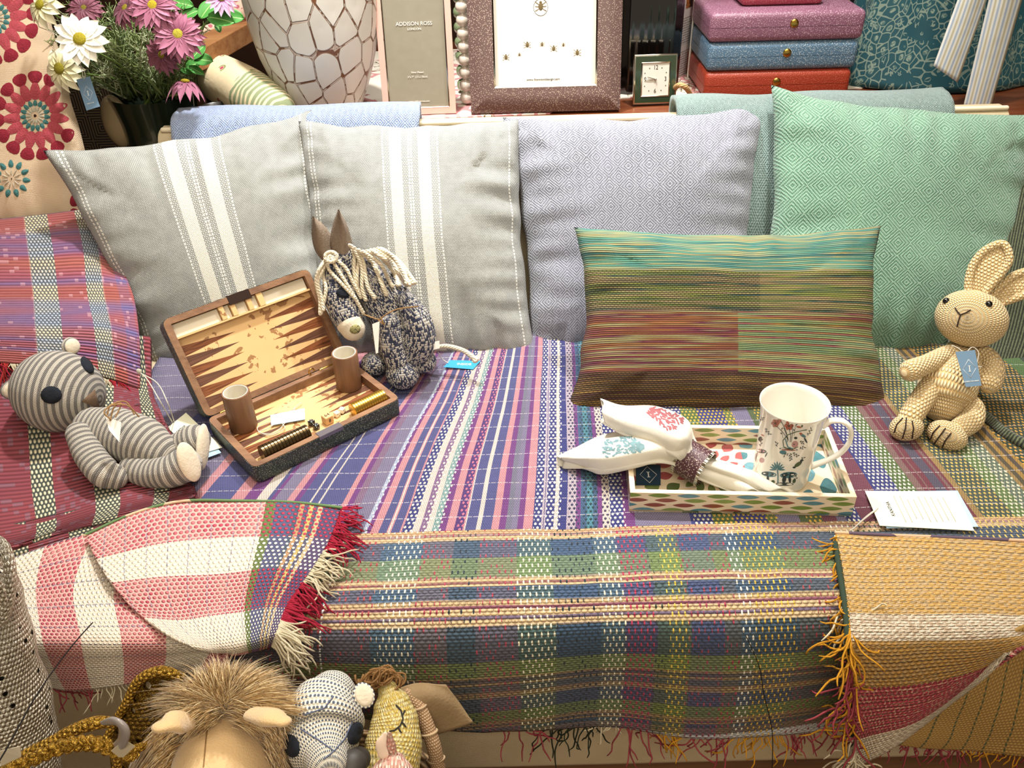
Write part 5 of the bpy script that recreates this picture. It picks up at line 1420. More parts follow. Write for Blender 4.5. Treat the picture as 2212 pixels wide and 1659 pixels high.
# napkins and ring
M_NAP = mat('white linen', lambda n: dict(color=n.mix(n.noise(30, 2), 'f2eee2', 'e8e3d4'), h=n.stag(n.u, n.v, .0012, .0012, .5, .5), bump=.00015), rough=.85)
def zn(rows): return [[onz(*p) for p in r] for r in rows]
R1 = [[(1297, 861, .50), (1304, 870, .512), (1300, 888, .512), (1306, 912, .50)], [(1345, 876, .505), (1352, 893, .525), (1350, 915, .522), (1350, 940, .50)], [(1420, 878, .505), (1430, 903, .535), (1420, 935, .53), (1408, 966, .50)], [(1482, 905, .50), (1482, 935, .53), (1465, 958, .525), (1445, 982, .50)], [(1501, 948, .49), (1494, 962, .503), (1482, 975, .501), (1464, 990, .488)], [(1520, 975, .478), (1512, 988, .49), (1503, 1000, .488), (1490, 1012, .475)]]
R2 = [[(1202, 986, .446), (1207, 988, .450), (1213, 991, .450), (1219, 996, .444)], [(1243, 966, .449), (1250, 972, .463), (1252, 990, .463), (1262, 1010, .445)], [(1300, 942, .458), (1310, 955, .488), (1318, 985, .488), (1300, 1024, .452)], [(1360, 932, .478), (1375, 945, .508), (1385, 975, .506), (1376, 1010, .476)], [(1420, 945, .487), (1430, 955, .508), (1440, 975, .506), (1435, 995, .482)], [(1475, 968, .483), (1480, 975, .492), (1480, 990, .490), (1474, 1003, .478)]]
napkins = []
for R_, lab, col, cen, seedn in ((R1, 'white napkin with a coral red tree motif, upper of the two in the ring', 'a86468', (1432, 905), 1), (R2, 'white napkin with a teal blue tree motif, lower of the two in the ring', '7ea0a6', (1348, 952), 2)):
    t = thing('napkin', lab, 'napkin', onz(1480, 985, .47), 'napkins in one ring')
    top = patch(zn(R_))
    bot = patch([[p - Vector((0, 0, (.020 if 0 < k < 3 else 0))) for k, p in enumerate(r)] for r in zn(R_)])
    g = G()
    cr = lambda u, v: Vector((0, 0, .0034 * noise.noise(Vector((u * 6, v * 3.5, seedn)))))
    g.grid(lambda u, v: top(u, v) + cr(u, v), 40, 60, uvf=lambda u, v: (u * .12, v * .2)); g.grid(lambda u, v: bot(u, v) + cr(u, v), 24, 40, uvf=lambda u, v: (u * .12, v * .2))
    o = g.build('flared_end', M_NAP, t); md = o.modifiers.new('thickness', 'SOLIDIFY'); md.thickness = .0012; md.offset = 0
    # rolled tail beyond the ring
    if seedn == 1: TN = [[(1496, 1000, .472), (1506, 998, .486), (1514, 992, .486), (1524, 984, .474)], [(1545, 1024, .464), (1560, 1014, .480), (1574, 1006, .478), (1588, 1004, .464)], [(1600, 1044, .455), (1622, 1036, .466), (1640, 1030, .464), (1655, 1030, .454)], [(1640, 1060, .449), (1665, 1058, .457), (1690, 1058, .456), (1716, 1061, .449)]]
    else: TN = [[(1478, 1012, .464), (1486, 1010, .478), (1496, 1004, .478), (1508, 998, .468)], [(1512, 1036, .456), (1530, 1026, .471), (1545, 1018, .471), (1562, 1014, .460)], [(1550, 1052, .450), (1575, 1042, .462), (1596, 1036, .462), (1614, 1034, .452)], [(1590, 1062, .447), (1612, 1060, .454), (1634, 1059, .454), (1655, 1060, .448)]]
    tp = patch(zn(TN)); g = G()
    rp = lambda u, v: Vector((0, 0, .0022 * v * math.sin(u * 11 + seedn) - .001 * abs(math.sin(u * 5))))
    g.grid(lambda u, v: tp(u, v) + rp(u, v), 40, 30, uvf=lambda u, v: (u * .05, v * .14))
    tb = patch([[p - Vector((0, 0, (.014 if 0 < k < 3 else 0))) for k, p in enumerate(r)] for r in zn(TN)])
    g.grid(lambda u, v: tb(u, v), 20, 20, uvf=lambda u, v: (u * .05, v * .14))
    o = g.build('rolled_tail', M_NAP, t); md = o.modifiers.new('thickness', 'SOLIDIFY'); md.thickness = .001; md.offset = 0
    fo = surf([x for x in t.children if x.name.startswith('flared')])
    ge = [G()]; rt_ = random.Random(seedn + 40); mcol = mat('printed leaf', lambda n, c=col: dict(color=n.mul(c, n.grey((n.noise(160, 2) * .7 + .45).clamp()))), rough=.8)
    for k in range(150):
        a = rt_.uniform(-.95, .95); d = rt_.uniform(.15, 1)
        if seedn == 1: base = (1388, 884); ux, uy = .94, .36; L = 98
        else: base = (1402, 972); ux, uy = -.93, -.30; L = 100
        an = math.atan2(uy, ux) + a * .62; x = base[0] + math.cos(an) * L * d; y = base[1] + math.sin(an) * L * d * .62
        dblob(x, y, 4.6, 1.9, an + rt_.uniform(-.7, .7), 0, .0009, 7, fo, ge, False)
    ge[0].build('tree_motif', mcol, t)
    hs = G(); pts_ = [top(.05 + .9 * k / 20, .26) for k in range(21)]
    for p in pts_: hs.ell(p + Vector((0, -.0008, .0010)), (.0005, .0005, .0003), n=6, k=4)
    hs.build('hemstitch', mat('hemstitch grey', col='c8c0ae'), t)
rc = onz(1499, 999, .474); ra = (onz(1530, 1016, .470) - onz(1470, 980, .478)).normalized()
Mr = basis(*(lambda z: (lambda x: (x, z.cross(x), z))(Vector((0, 0, 1)).cross(z).normalized()))(ra), rc)
nr = thing('napkin_ring', 'brown shagreen napkin ring with ribbed silver edges', 'napkin ring', rc)
G().lathe([(.0262, -.0165), (.0272, -.0165), (.0272, .0165), (.0262, .0165), (.0262, -.0165)], 56, M=Mr).build('band', mat('plum shagreen', shag('4c2c34', 'e0d0c0', 400), spec=.5), nr, sharp=50)
for s in (-1, 1):
    def rf(u, v, s=s):
        a = u * 2 * PI; r = .0272 + .0010 * (1 if int(u * 72) % 2 else .2) if 0 < v < 1 else .0258; z = s * (.0165 + [0, 0, .0042, .0042][min(3, int(v * 3 + .01))])
        return Mr @ Vector((r * math.cos(a), r * math.sin(a), z))
    G().grid(rf, 144, 3, cu=True).build('ribbed_edge', M_SILV, nr, smooth=False)

# ---------------------------------------------------------------- loose tags on the throws
M_KCARD = mat('mottled cream card', lambda n: dict(color=n.mix(n.noise(60, 2), 'f0eed4', 'dfe0c4')), rough=.7)
z = .4345
def kcard(label, P4, back4, strings, size, rot, mirror=False, hh=0.0, lead=0):
    P = [onz(*p) for p in P4]; t = thing('price_tag', label, 'tag', sum(P, Vector()) / 4)
    qcard('backing_card', [onz(*p) for p in back4], .0008, M_TAGL, t)
    o, F, W, H = qcard('card', P, .0008, M_KCARD, t, .0012)
    F = F @ Matrix.Translation((0, 0, .0002)) @ Matrix.Rotation(rot, 4, 'Z')
    L = max(W, H) if abs(math.sin(rot)) > .5 else H; wd = H if abs(math.sin(rot)) > .5 else W
    text('lettering', 'KANTHA', size * 1.35, F @ Matrix.Translation((0, L * .30, 0)), M_INK, t)
    rr_ = random.Random(2)
    for i in range(9):
        y = L * .20 - i * L * .067; ln = wd * rr_.uniform(.55, .78)
        g = G(); x = -ln / 2
        g.sweep([(x, y, 0), (0, y, 0), (ln / 2, y, 0)], size * .09, n=4, sub=1, caps=False)
        o2 = g.build('printed_line', mat('faint print', col='a8a488') if i == 0 else bpy.data.materials['faint print'], t, F)
    for s_ in strings: G().sweep(s_, .0009, n=6, sub=5).build('string', M_STR, t)
kcard('mottled cream card tag over a blue card lying right of the tray', [(1868, 1062, .4365), (2062, 1064, .4365), (2104, 1148, .4365), (1900, 1137, .4365)], [(1885, 1063, .4352), (2068, 1060, .4352), (2113, 1138, .4352), (1915, 1141, .4352)],
      [[onz(1896, 1098, .439), onz(1872, 1115, .437), onz(1845, 1140, .437), onz(1836, 1146, .436)], [onz(1893, 1101, .439), onz(1866, 1122, .44), onz(1842, 1143, .437)]], .0052, PI / 2)
kcard('cream card tag on a blue card tucked under the striped toy bear', [(362, 925, .452), (402, 893, .452), (480, 968, .440), (425, 985, .440)], [(366, 930, .450), (404, 897, .450), (478, 978, .438), (440, 992, .438)],
      [[onz(372, 912, .455), ony(345, 865, 1.06), ony(318, 820, 1.10), ony(300, 803, 1.13)], [onz(376, 910, .455), ony(362, 870, 1.06), ony(340, 828, 1.10), ony(303, 806, 1.13)]], .0042, .0)
G().ell(ony(300, 802, 1.125), (.004, .003, .005), n=10, k=6).build('knot', M_STR, [o for o in bpy.data.objects if o.get('label', '').startswith('cream card tag on a blue')][0])
# ---------------------------------------------------------------- soft toys on the sofa
def psw(g, pts, n=28, sub=6, flat=1.0, ref=None, caps=True):
    P, R_ = [], []
    for x, y, Y, r in pts:
        p = ony(x, y, Y); P.append(p); R_.append(r * mpp(p))
    return g.sweep(P, R_, n=n, sub=sub, flat=flat, ref=ref, caps=caps)
def f_crochet(n):
    s = n.stag(n.u, n.v, .0058, .0050, .48, .5)
    c = n.mix((s * 1.2).clamp(), 'ccaa70', 'f2deb2'); c = n.mix((n.noise(50, 2) - .4).clamp(), c, 'ecd6a6')
    return dict(color=c, h=s, bump=.0030)
M_CRO = mat('golden cream crochet', f_crochet, rough=.95, sheen=.2)
M_BROWN = mat('dark brown thread', col='2c1c16', rough=.7)
M_BEAD = mat('black bead', col='0c0908', rough=.1, spec=.7)
rb = thing('toy_rabbit', 'golden cream crocheted toy rabbit with long ears sitting against the green cushion', 'soft toy', ony(2035, 890, 1.06))
bod = psw(G(), [(2094, 742, 1.150, 30), (2082, 765, 1.140, 44), (2062, 805, 1.110, 60), (2045, 840, 1.085, 66), (2038, 862, 1.075, 50)], flat=.92).build('body', M_CRO, rb)
hc = ony(2098, 688, 1.135); k = mpp(hc)
rotH = Matrix(((math.cos(.12), 0, math.sin(.12)), (0, 1, 0), (-math.sin(.12), 0, math.cos(.12))))
def nosepole(M):                                              # pole of the ball towards the nose
    d = (ony(2073, 683, 1.05) - hc).normalized(); x = Vector((0, 0, 1)).cross(-d).normalized(); return Matrix((x, (-d).cross(x), -d)).transposed()
NP = nosepole(None)
head = G().ell(hc, (73 * k, 61 * k, 60 * k), NP, 44, 30).build('head', M_CRO, rb)
def ear(pts, w0, name, th=.010):
    """flat crocheted ear with a raised rim"""
    P = [ony(a, b, c) for a, b, c, w in pts]; Wd = [w * mpp(p) for p, (_, _, _, w) in zip(P, pts)]
    T = (P[-1] - P[0]).normalized(); nrm = (CAM - P[1]).normalized(); side = T.cross(nrm).normalized()
    g = G().sweep(P, Wd, n=20, sub=5, flat=.22, ref=side); o = g.build(name, M_CRO, rb)
    L = [p + side * w * .92 + nrm * .003 for p, w in zip(P, Wd)]; Rr = [p - side * w * .92 + nrm * .003 for p, w in zip(P, Wd)]
    G().sweep(L + [P[-1] + T * Wd[-1] * .9 + nrm * .003] + Rr[::-1], .0062, n=12, sub=6).build('ear_rim', M_CRO, o)
ear([(2106, 640, 1.150, 15), (2116, 610, 1.158, 24), (2133, 580, 1.165, 31), (2154, 550, 1.172, 27)], 0, 'ear')
ear([(2150, 648, 1.145, 12), (2172, 632, 1.148, 20), (2205, 615, 1.150, 26), (2245, 603, 1.150, 24)], 0, 'ear')
psw(G(), [(2072, 758, 1.128, 20), (2040, 768, 1.112, 20), (2005, 785, 1.090, 21), (1968, 800, 1.070, 24)]).build('arm', M_CRO, rb)
psw(G(), [(2110, 758, 1.128, 20), (2134, 775, 1.112, 22), (2144, 800, 1.095, 25), (2138, 826, 1.078, 25)]).build('arm', M_CRO, rb)
lg1 = psw(G(), [(2008, 838, 1.075, 24), (1990, 865, 1.055, 25), (1972, 892, 1.040, 25), (1962, 912, 1.032, 24)]).build('leg', M_CRO, rb)
lg2 = psw(G(), [(2072, 868, 1.068, 22), (2098, 880, 1.058, 25), (2098, 906, 1.038, 26), (2075, 925, 1.025, 24)]).build('leg', M_CRO, rb)
def foot(px, py, Y, rx, ry, par, ax):
    c = ony(px, py, Y); k = mpp(c); d = (CAM - c).normalized(); x = Vector((math.cos(ax), 0, -math.sin(ax)))
    x = (x - d * x.dot(d)).normalized(); R3 = Matrix((x, d.cross(x), d)).transposed()
    return G().ell(c, (rx * k, ry * k, 30 * k), R3, 32, 22).build('foot', M_CRO, par)
ft1 = foot(1958, 924, 1.026, 35, 29, lg1, -.2); ft2 = foot(2046, 940, 1.012, 42, 30, lg2, .5)
shd = surf([head]); 
for x, y in ((2044, 650), (2136, 657)):
    h = shd(x, y); G().ell(h[0], (.0052, .0052, .0052), n=16, k=10).build('eye', M_BEAD, rb)
def stitch(parent, sfun, lines, r, mt, name='stitch'):
    for ln in lines:
        P = []
        for a, b in zip(ln, ln[1:]):
            for t in (0, .25, .5, .75): P.append((a[0] + (b[0] - a[0]) * t, a[1] + (b[1] - a[1]) * t))
        P.append(ln[-1]); Q = [sfun(*p) for p in P]; Q = [q[0] + q[1] * r * .7 for q in Q if q]
        if len(Q) > 1: G().sweep(Q, r, n=6, sub=2).build(name, mt, parent)
stitch(rb, shd, [[(2064, 666), (2069, 674), (2075, 680)], [(2096, 670), (2086, 676), (2075, 680)], [(2075, 680), (2071, 692), (2068, 705)]], .0010, M_BROWN, 'mouth_stitch')
stitch(lg1, surf([ft1]), [[(1950, 904), (1938, 917), (1932, 934)], [(1958, 903), (1956, 925), (1950, 946)], [(1970, 910), (1973, 925), (1970, 946)]], .0010, M_BROWN, 'toe_stitch')
stitch(lg2, surf([ft2]), [[(2030, 920), (2016, 935), (2010, 952)], [(2042, 926), (2030, 942), (2019, 958)], [(2054, 936), (2042, 952), (2034, 970)]], .0010, M_BROWN, 'toe_stitch')
tb_ = [(2064, 760, 1.062), (2106, 756, 1.062), (2120, 833, 1.030), (2086, 836, 1.030)]
swing('grey blue tag hanging on the chest of the crocheted rabbit', pxY(tb_), M_TAGB, [pxY([(2056, 746, 1.09), (2070, 752, 1.075), (2084, 764, 1.061)]), pxY([(2086, 764, 1.061), (2100, 750, 1.075), (2114, 762, 1.07), (2110, 790, 1.06), (2120, 792, 1.06)])], small='LUXURIES FOR LIVING')

# striped toy bear
def f_stripe(p, c1='d6ccbc', c2='77726e'):
    def f(n):
        t = (n.v / p).tri(); k = n.stag(n.u, n.v, .0024, .0022, .5, .5)
        e = t.gt(.5); c = n.mix(e, n.mix(n.noise(120, 1), c1, 'e0d8ca'), n.mix(k, c2, '98938c'))
        return dict(color=n.mul(c, n.grey((k * .5 + .62).clamp())), h=k + t * .8, bump=.0012)
    return f
M_ST = mat('grey and cream striped knit', f_stripe(.0088), rough=.95, sheen=.15); M_STH = mat('grey and cream striped knit, head', f_stripe(.0102), rough=.95, sheen=.15)
M_FELT = M_WF = mat('cream felt', lambda n: dict(color=n.mix(n.noise(120, 3), 'dfd4bf', 'cbbda4'), h=n.noise(300, 2), bump=.0006), rough=1.0, sheen=.3)
M_BFELT = mat('brown felt', lambda n: dict(color=n.mix(n.noise(160, 3), '5c4838', '73604e'), h=n.noise(400, 2), bump=.0006), rough=1.0)
M_NFELT = mat('dark navy felt', lambda n: dict(color=n.mix(n.noise(160, 3), '171a22', '22262e'), h=n.noise(400, 2), bump=.0005), rough=1.0)
br = thing('toy_bear', 'grey and cream striped toy bear lying on the red throw at the left', 'soft toy', ony(250, 1030, .97))
hc = ony(126, 846, 1.085); k = mpp(hc)
axx = (RT * .97 - UPV * .16 + FW * -.12).normalized(); up_ = Vector((0, -.35, 1)); up_ = (up_ - axx * up_.dot(axx)).normalized()
RH = Matrix((up_, axx.cross(up_), axx)).transposed()          # pole along the nose axis, so stripes ring it
bhead = G().ell(hc, (90 * k, 88 * k, 98 * k), RH, 48, 36, fn=lambda p: Vector((p.x * (1 - .04 * max(0, p.z)), p.y * (1 - .04 * max(0, p.z)), p.z))).build('head', M_STH, br)
sb = surf([bhead])
def fear(px, py, Y, r, par, mt, inner, d=(0, 0, 0), fl=.35, th=.0):
    c = ony(px, py, Y); kk = mpp(c); n_ = (CAM - c).normalized(); n_ = (n_ + Vector(d)).normalized()
    x = Vector((0, 0, 1)).cross(n_).normalized(); R3 = Matrix((x, n_.cross(x), n_)).transposed()
    o = G().ell(c, (r[0] * kk, r[1] * kk, min(r) * kk * fl), R3, 24, 16).build('ear', mt, par)
    G().ell(c + n_ * min(r) * kk * fl * .62, (r[0] * kk * .84, r[1] * kk * .84, min(r) * kk * fl * .62), R3, 24, 12).build('ear_lining', inner, o)
fear(40, 838, 1.075, (36, 24), br, M_ST, M_WF, (.1, -.2, -.1), .6); fear(153, 748, 1.135, (20, 20), br, M_ST, M_WF, (.9, 0, 0), .55)
# embroidered face pieces lie on the head
def patchon(name, outline, mt, par, sfun, lift=.0012):
    ring_ = []; n = len(outline)
    for a, b in zip(outline, outline[1:] + outline[:1]):
        for t in (0, .5):
            h = sfun(a[0] + (b[0] - a[0]) * t, a[1] + (b[1] - a[1]) * t)
            if h: ring_.append(h)
    cx = sum(a[0] for a in outline) / n; cy_ = sum(a[1] for a in outline) / n; c = sfun(cx, cy_)
    if not c or len(ring_) < 5: return None
    g = G(); N = len(ring_); g.v = [h[0] - h[1] * .0008 for h in ring_] + [h[0] + h[1] * lift for h in ring_] + [(h[0] * .5 + c[0] * .5) for h in ring_] + [c[0] + c[1] * lift]
    mid = []
    for i, h in enumerate(ring_):
        q = h[0] * .5 + c[0] * .5; qn = (h[1] + c[1]).normalized(); g.v[2 * N + i] = q + qn * (lift + .0012)
    g.v[3 * N] = c[0] + c[1] * (lift + .0006)
    for i in range(N):
        j = (i + 1) % N
        g.face((i, j, N + j, N + i), None); g.face((N + i, N + j, 2 * N + j, 2 * N + i), None); g.face((2 * N + i, 2 * N + j, 3 * N), None)
    return g.build(name, mt, par)
circ = lambda x, y, rx, ry, n=14, a=0: [(x + math.cos(t * 2 * PI / n) * rx * math.cos(a) - math.sin(t * 2 * PI / n) * ry * math.sin(a), y + math.cos(t * 2 * PI / n) * rx * math.sin(a) + math.sin(t * 2 * PI / n) * ry * math.cos(a)) for t in range(n)]
patchon('eye', circ(111, 853, 23, 19), M_NFELT, br, sb); patchon('eye', circ(187, 790, 9, 20, a=-.6), M_NFELT, br, sb, .003)
patchon('nose', [(176, 867), (203, 842), (214, 884)], M_BFELT, br, sb, .0025)
stitch(br, sb, [[(192, 905), (205, 902), (214, 900)]], .0008, M_INK, 'mouth_stitch')
psw(G(), [(205, 925, 1.030, 46), (250, 935, 1.020, 56), (305, 955, 1.000, 56), (345, 975, .985, 42)]).build('body', M_ST, br)
psw(G(), [(170, 938, .995, 27), (195, 985, .965, 32), (225, 1020, .942, 33), (250, 1030, .940, 27)]).build('arm', M_ST, br)
psw(G(), [(235, 905, 1.085, 18), (290, 915, 1.075, 22), (325, 925, 1.065, 18)]).build('arm', M_ST, br)
b1 = psw(G(), [(285, 1012, .960, 28), (325, 1022, .950, 32), (370, 1018, .945, 36), (398, 1005, .950, 38)]).build('leg', M_ST, br)
b2 = psw(G(), [(350, 975, 1.00, 26), (385, 965, 1.00, 30), (420, 950, 1.00, 34)]).build('leg', M_ST, br)
def sole(px, py, Y, rx, ry, nrm, par, ang):
    c = ony(px, py, Y); kk = mpp(c); n_ = Vector(nrm).normalized(); x = RT * math.cos(ang) + UPV * math.sin(ang); x = (x - n_ * x.dot(n_)).normalized()
    G().ell(c, (rx * kk, ry * kk, 9 * kk), Matrix((x, n_.cross(x), n_)).transposed(), 28, 14).build('sole', M_WF, par)
sole(408, 998, .930, 46, 24, (.75, -.5, .40), b1, math.radians(-58)); sole(438, 965, .985, 50, 20, (.93, -.25, .15), b2, math.radians(78))
# paper heart tag and twine at the neck
tw = thing('paper_tag', 'small cream paper tag tied with brown twine round the striped bear', 'tag', ony(245, 920, .99))
qcard('card', pxY([(228, 900, .965), (262, 912, .965), (258, 955, .948), (236, 930, .952)]), .0008, M_PAPER, tw)
M_TW = mat('brown twine', lambda n: dict(color='a88458', h=((n.u + n.v * 2) / .0016).tri(), bump=.0003), rough=.9)
for L_ in ([(240, 906, .962), (225, 890, .965), (245, 872, .98), (272, 868, .99), (290, 895, .985)], [(238, 908, .962), (246, 880, .975), (262, 872, .98), (250, 900, .965)], [(232, 895, .965), (240, 876, .972), (275, 876, .98), (300, 900, .985)]):
    G().sweep(pxY(L_), .0011, n=6, sub=5).build('twine', M_TW, tw)

# tweed toy donkey
def f_tweed(n):
    s = n.stag(n.u, n.v, .0023, .0036, .5, .5); q = n.v / .0036; row = q.floor(); col_ = (n.u / .0023 + row.mod(2.0) * .5).floor()
    w_ = n.wn(col_, row); vv = ((n.u / .0023 + row.mod(2.0) * .5).fract() - .5).abs()
    c = n.mix(w_.gt(.56), 'f0e8da', '2c3558'); c = n.mix((w_.gt(.40) * w_.lt(.50)), c, '8c8ea4')
    c = n.mul(c, n.grey((s * .8 + .5).clamp()))
    return dict(color=c, h=s - vv * .3, bump=.0020)
M_TWD = mat('navy and cream tweed knit', f_tweed, rough=.95, sheen=.15)
dn_ = thing('toy_donkey', 'navy and cream tweed toy donkey with yarn mane sitting by the backgammon case', 'soft toy', ony(865, 830, 1.21))
dbod = psw(G(), [(782, 585, 1.292, 36), (812, 622, 1.285, 48), (845, 668, 1.272, 58), (868, 715, 1.258, 68), (872, 755, 1.245, 64), (868, 782, 1.238, 44)], flat=.95).build('body', M_TWD, dn_)
dhd = psw(G(), [(748, 562, 1.292, 30), (735, 590, 1.280, 36), (738, 635, 1.262, 41), (748, 675, 1.245, 36), (757, 697, 1.238, 32)], flat=.95).build('head', M_TWD, dn_)
dmz = psw(G(), [(755, 698, 1.233, 30), (762, 709, 1.229, 28)], flat=.95).build('muzzle', M_WF, dn_)
smz = surf([dmz]); patchon('nostril', circ(767, 711, 12, 10, 10, -.3), mat('olive felt', col='8c8658', rough=1), dn_, smz, .0008)
stitch(dn_, smz, [[(761, 705), (774, 717)], [(773, 704), (761, 717)]], .0009, M_INK, 'cross_stitch')
shd2 = surf([dhd]); patchon('eye', circ(742, 632, 15, 12), M_NFELT, dn_, shd2)
for (x, y, Y, r) in ((808, 786, 1.222, 28), (870, 806, 1.198, 37), (915, 780, 1.222, 28)):
    c = ony(x, y, Y); kk = mpp(c); G().ell(c, (r * kk, r * kk * 1.05, r * kk * .92), n=30, k=20).build('foot', M_TWD, dn_)
psw(G(), [(880, 655, 1.245, 24), (902, 700, 1.228, 34), (905, 740, 1.222, 38), (890, 768, 1.218, 30)]).build('haunch', M_TWD, dn_)
psw(G(), [(842, 700, 1.215, 22), (846, 745, 1.205, 26), (858, 780, 1.200, 26)]).build('leg', M_TWD, dn_)
M_EARF = mat('brown wool felt', lambda n: dict(color=n.mix(n.noise(220, 3), '76675a', '9a8978'), h=n.noise(400, 2), bump=.0008), rough=1.0)
def felt_ear(L, C, R_, Y, dz):
    """folded leaf of felt: left edge, crease, right edge (px) from base to tip"""
    rows = [[ony(*l, Y + .012), ony(*c, Y + dz), ony(*r, Y + .012)] for l, c, r in zip(L, C, R_)]
    f = patch(rows); o = G().grid(f, 10, 16).build('ear', M_EARF, dn_); m_ = o.modifiers.new('thickness', 'SOLIDIFY'); m_.thickness = .0022
felt_ear([(700, 568), (680, 540), (673, 505), (675, 468)], [(712, 566), (696, 545), (687, 505), (676.5, 468)], [(728, 560), (724, 528), (705, 492), (677, 467)], 1.300, -.006)
felt_ear([(728, 574), (713, 530), (718, 488), (730, 453)], [(742, 582), (742, 545), (744, 500), (731, 453)], [(768, 574), (762, 530), (750, 486), (732, 452)], 1.285, -.008)
M_YARN = mat('cream wool yarn', lambda n: dict(color=n.mix(n.noise(60, 2), 'e8ddc4', 'd8c8a8'), h=((n.u + n.v * 1.1) / .006).tri(), bump=.0012), rough=.95, sheen=.2)
zz_ = lambda L_: [(640 + a / 3.857, 430 + b / 3.857) for a, b in L_]
sd_ = surf([dbod, dhd, dmz])
def yarnst(L_, y0, y1, r=.0032, lift=.004):
    P = zz_(L_); Q = []
    for i, (x, y) in enumerate(P):
        t = i / (len(P) - 1); h = sd_(x, y); Yb = y0 + (y1 - y0) * t; fb = ony(x, y, Yb)
        Q.append(h[0] + h[1] * (r + .001) if h and abs(h[0].y - Yb) < .07 else fb)
    G().sweep(Q, [r] * (len(Q) - 1) + [r * 1.15], n=8, sub=6).build('yarn_lock', M_YARN, dn_)
for L_ in ([(445, 385), (500, 480), (512, 640), (530, 800)], [(462, 392), (545, 560), (560, 740), (590, 830)], [(480, 405), (555, 520), (600, 720), (660, 820)], [(440, 400), (470, 470), (492, 620), (540, 790)], [(520, 425), (640, 560), (700, 700), (752, 800)], [(545, 440), (610, 520), (680, 640), (745, 775)],
           [(560, 438), (700, 540), (760, 680), (795, 735)], [(590, 432), (740, 500), (790, 620), (850, 730)], [(620, 425), (700, 480), (810, 640), (835, 730)], [(650, 420), (790, 500), (850, 620), (905, 735)], [(680, 412), (800, 470), (880, 590), (945, 712)], [(705, 412), (830, 500), (900, 600), (920, 700)], [(735, 425), (850, 510), (930, 610), (985, 695)], [(720, 418), (870, 530), (920, 640), (975, 700)]):
    yarnst(L_, 1.275, 1.215)
for L_ in ([(290, 485), (205, 560), (165, 680), (195, 840), (200, 955)], [(285, 490), (215, 600), (180, 700), (210, 820), (225, 920)], [(290, 490), (240, 620), (262, 760), (205, 950)], [(292, 490), (280, 580), (370, 700), (480, 830)], [(295, 485), (330, 560), (430, 740), (540, 950)], [(300, 490), (400, 570), (460, 700), (520, 820)]):
    yarnst(L_, 1.262, 1.225, .0030)
c = ony(715, 555, 1.262); G().sweep([c + RT * (.0095 * math.cos(t * PI / 5)) + UPV * (.008 * math.sin(t * PI / 5)) for t in range(10)], .0034, n=8, sub=3, closed=True).build('yarn_knot', M_YARN, dn_)
G().sweep(pxY([(940, 752, 1.245), (965, 748, 1.24), (1000, 757, 1.228), (1022, 772, 1.212), (1026, 776, 1.21)]), [.0042, .0042, .0042, .0045, .0068], n=10, sub=5).build('tail', M_YARN, dn_)
G().sweep(pxY([(788, 680, 1.225), (818, 690, 1.208), (830, 682, 1.205), (858, 668, 1.205), (903, 662, 1.210)]), .0011, n=6, sub=4).build('twine', M_TW, dn_)
G().sweep(pxY([(818, 692, 1.206), (828, 700, 1.2), (822, 686, 1.2), (830, 700, 1.2)]), .0011, n=6, sub=4).build('twine_knot', M_TW, dn_)
c4 = pxY([(804, 700, 1.203), (820, 694, 1.203), (817, 762, 1.182), (812, 764, 1.182)])
tt = thing('paper_tag', 'narrow cream paper tag tied to the chest of the tweed donkey', 'tag', c4[0]); qcard('card', c4, .0007, M_PAPER, tt)
swt, F, W, H = swing('bright blue tag on a string lying behind the tweed donkey', [onz(973, 778, .4365), onz(1038, 780, .4345), onz(1022, 798, .434), onz(958, 793, .436)], mat('bright blue card', col='2f8fc4', rough=.6), [[ony(946, 760, 1.24), onz(955, 775, .442), onz(968, 784, .4385)]], lines=True)
text('lettering', 'INSIDE', .0085, F @ Matrix.Translation((.004, 0, 0)), M_WINK, swt)
lt = pxY([(931, 740, 1.212), (949, 736, 1.212), (950, 752, 1.207), (935, 756, 1.207)])
t_ = thing('fabric_label', 'small cream sewn label at the back of the tweed donkey', 'label', lt[0]); qcard('card', lt, .0012, M_PAPER, t_)
# ---------------------------------------------------------------- toys in the basket at the front
RF = random.Random(9)
bk = Vector((-.215, .475, 0))
bask = thing('toy_basket', 'round wicker basket of soft toys in front of the sofa', 'basket', bk)
def f_wick(n):
    s = n.stag(n.u, n.v, .020, .008, .5, .5); return dict(color=n.mix(s, '5c4630', 'a98a62'), h=s, bump=.004)
M_WICK = mat('wicker', f_wick, rough=.8)
G().lathe([(0, .002), (.120, .002), (.128, .01), (.150, .30), (.156, .31), (.150, .315), (.142, .305), (.122, .02), (0, .012)], 64, M=Matrix.Translation(bk)).build('body', M_WICK, bask, sharp=60)
hp_ = [(878, 1500, .600), (905, 1530, .590), (925, 1575, .575), (940, 1625, .560), (950, 1690, .550), (952, 1760, .545)]
M_RAT = mat('woven fabric cord', lambda n: dict(color=n.mix(n.stag(n.u, n.v, .003, .003, .5, .5), '8c6c4c', 'c4a684'), h=n.stag(n.u, n.v, .003, .003), bump=.0008), rough=.8)
G().sweep(pxY(hp_), .0085, n=14, sub=6).build('handle', M_RAT, bask)
for x, y, Y in ((903, 1527, .591), (927, 1582, .573), (943, 1640, .558)):
    p = ony(x, y, Y); G().sweep([p + RT * (.0088 * math.cos(t * PI / 6)) + FW * (.0088 * math.sin(t * PI / 6)) + UPV * (.002 * math.cos(t * PI / 6)) for t in range(12)], .0016, n=6, sub=2, closed=True).build('cord_wrap', mat('pale cord', col='a89070'), bask)

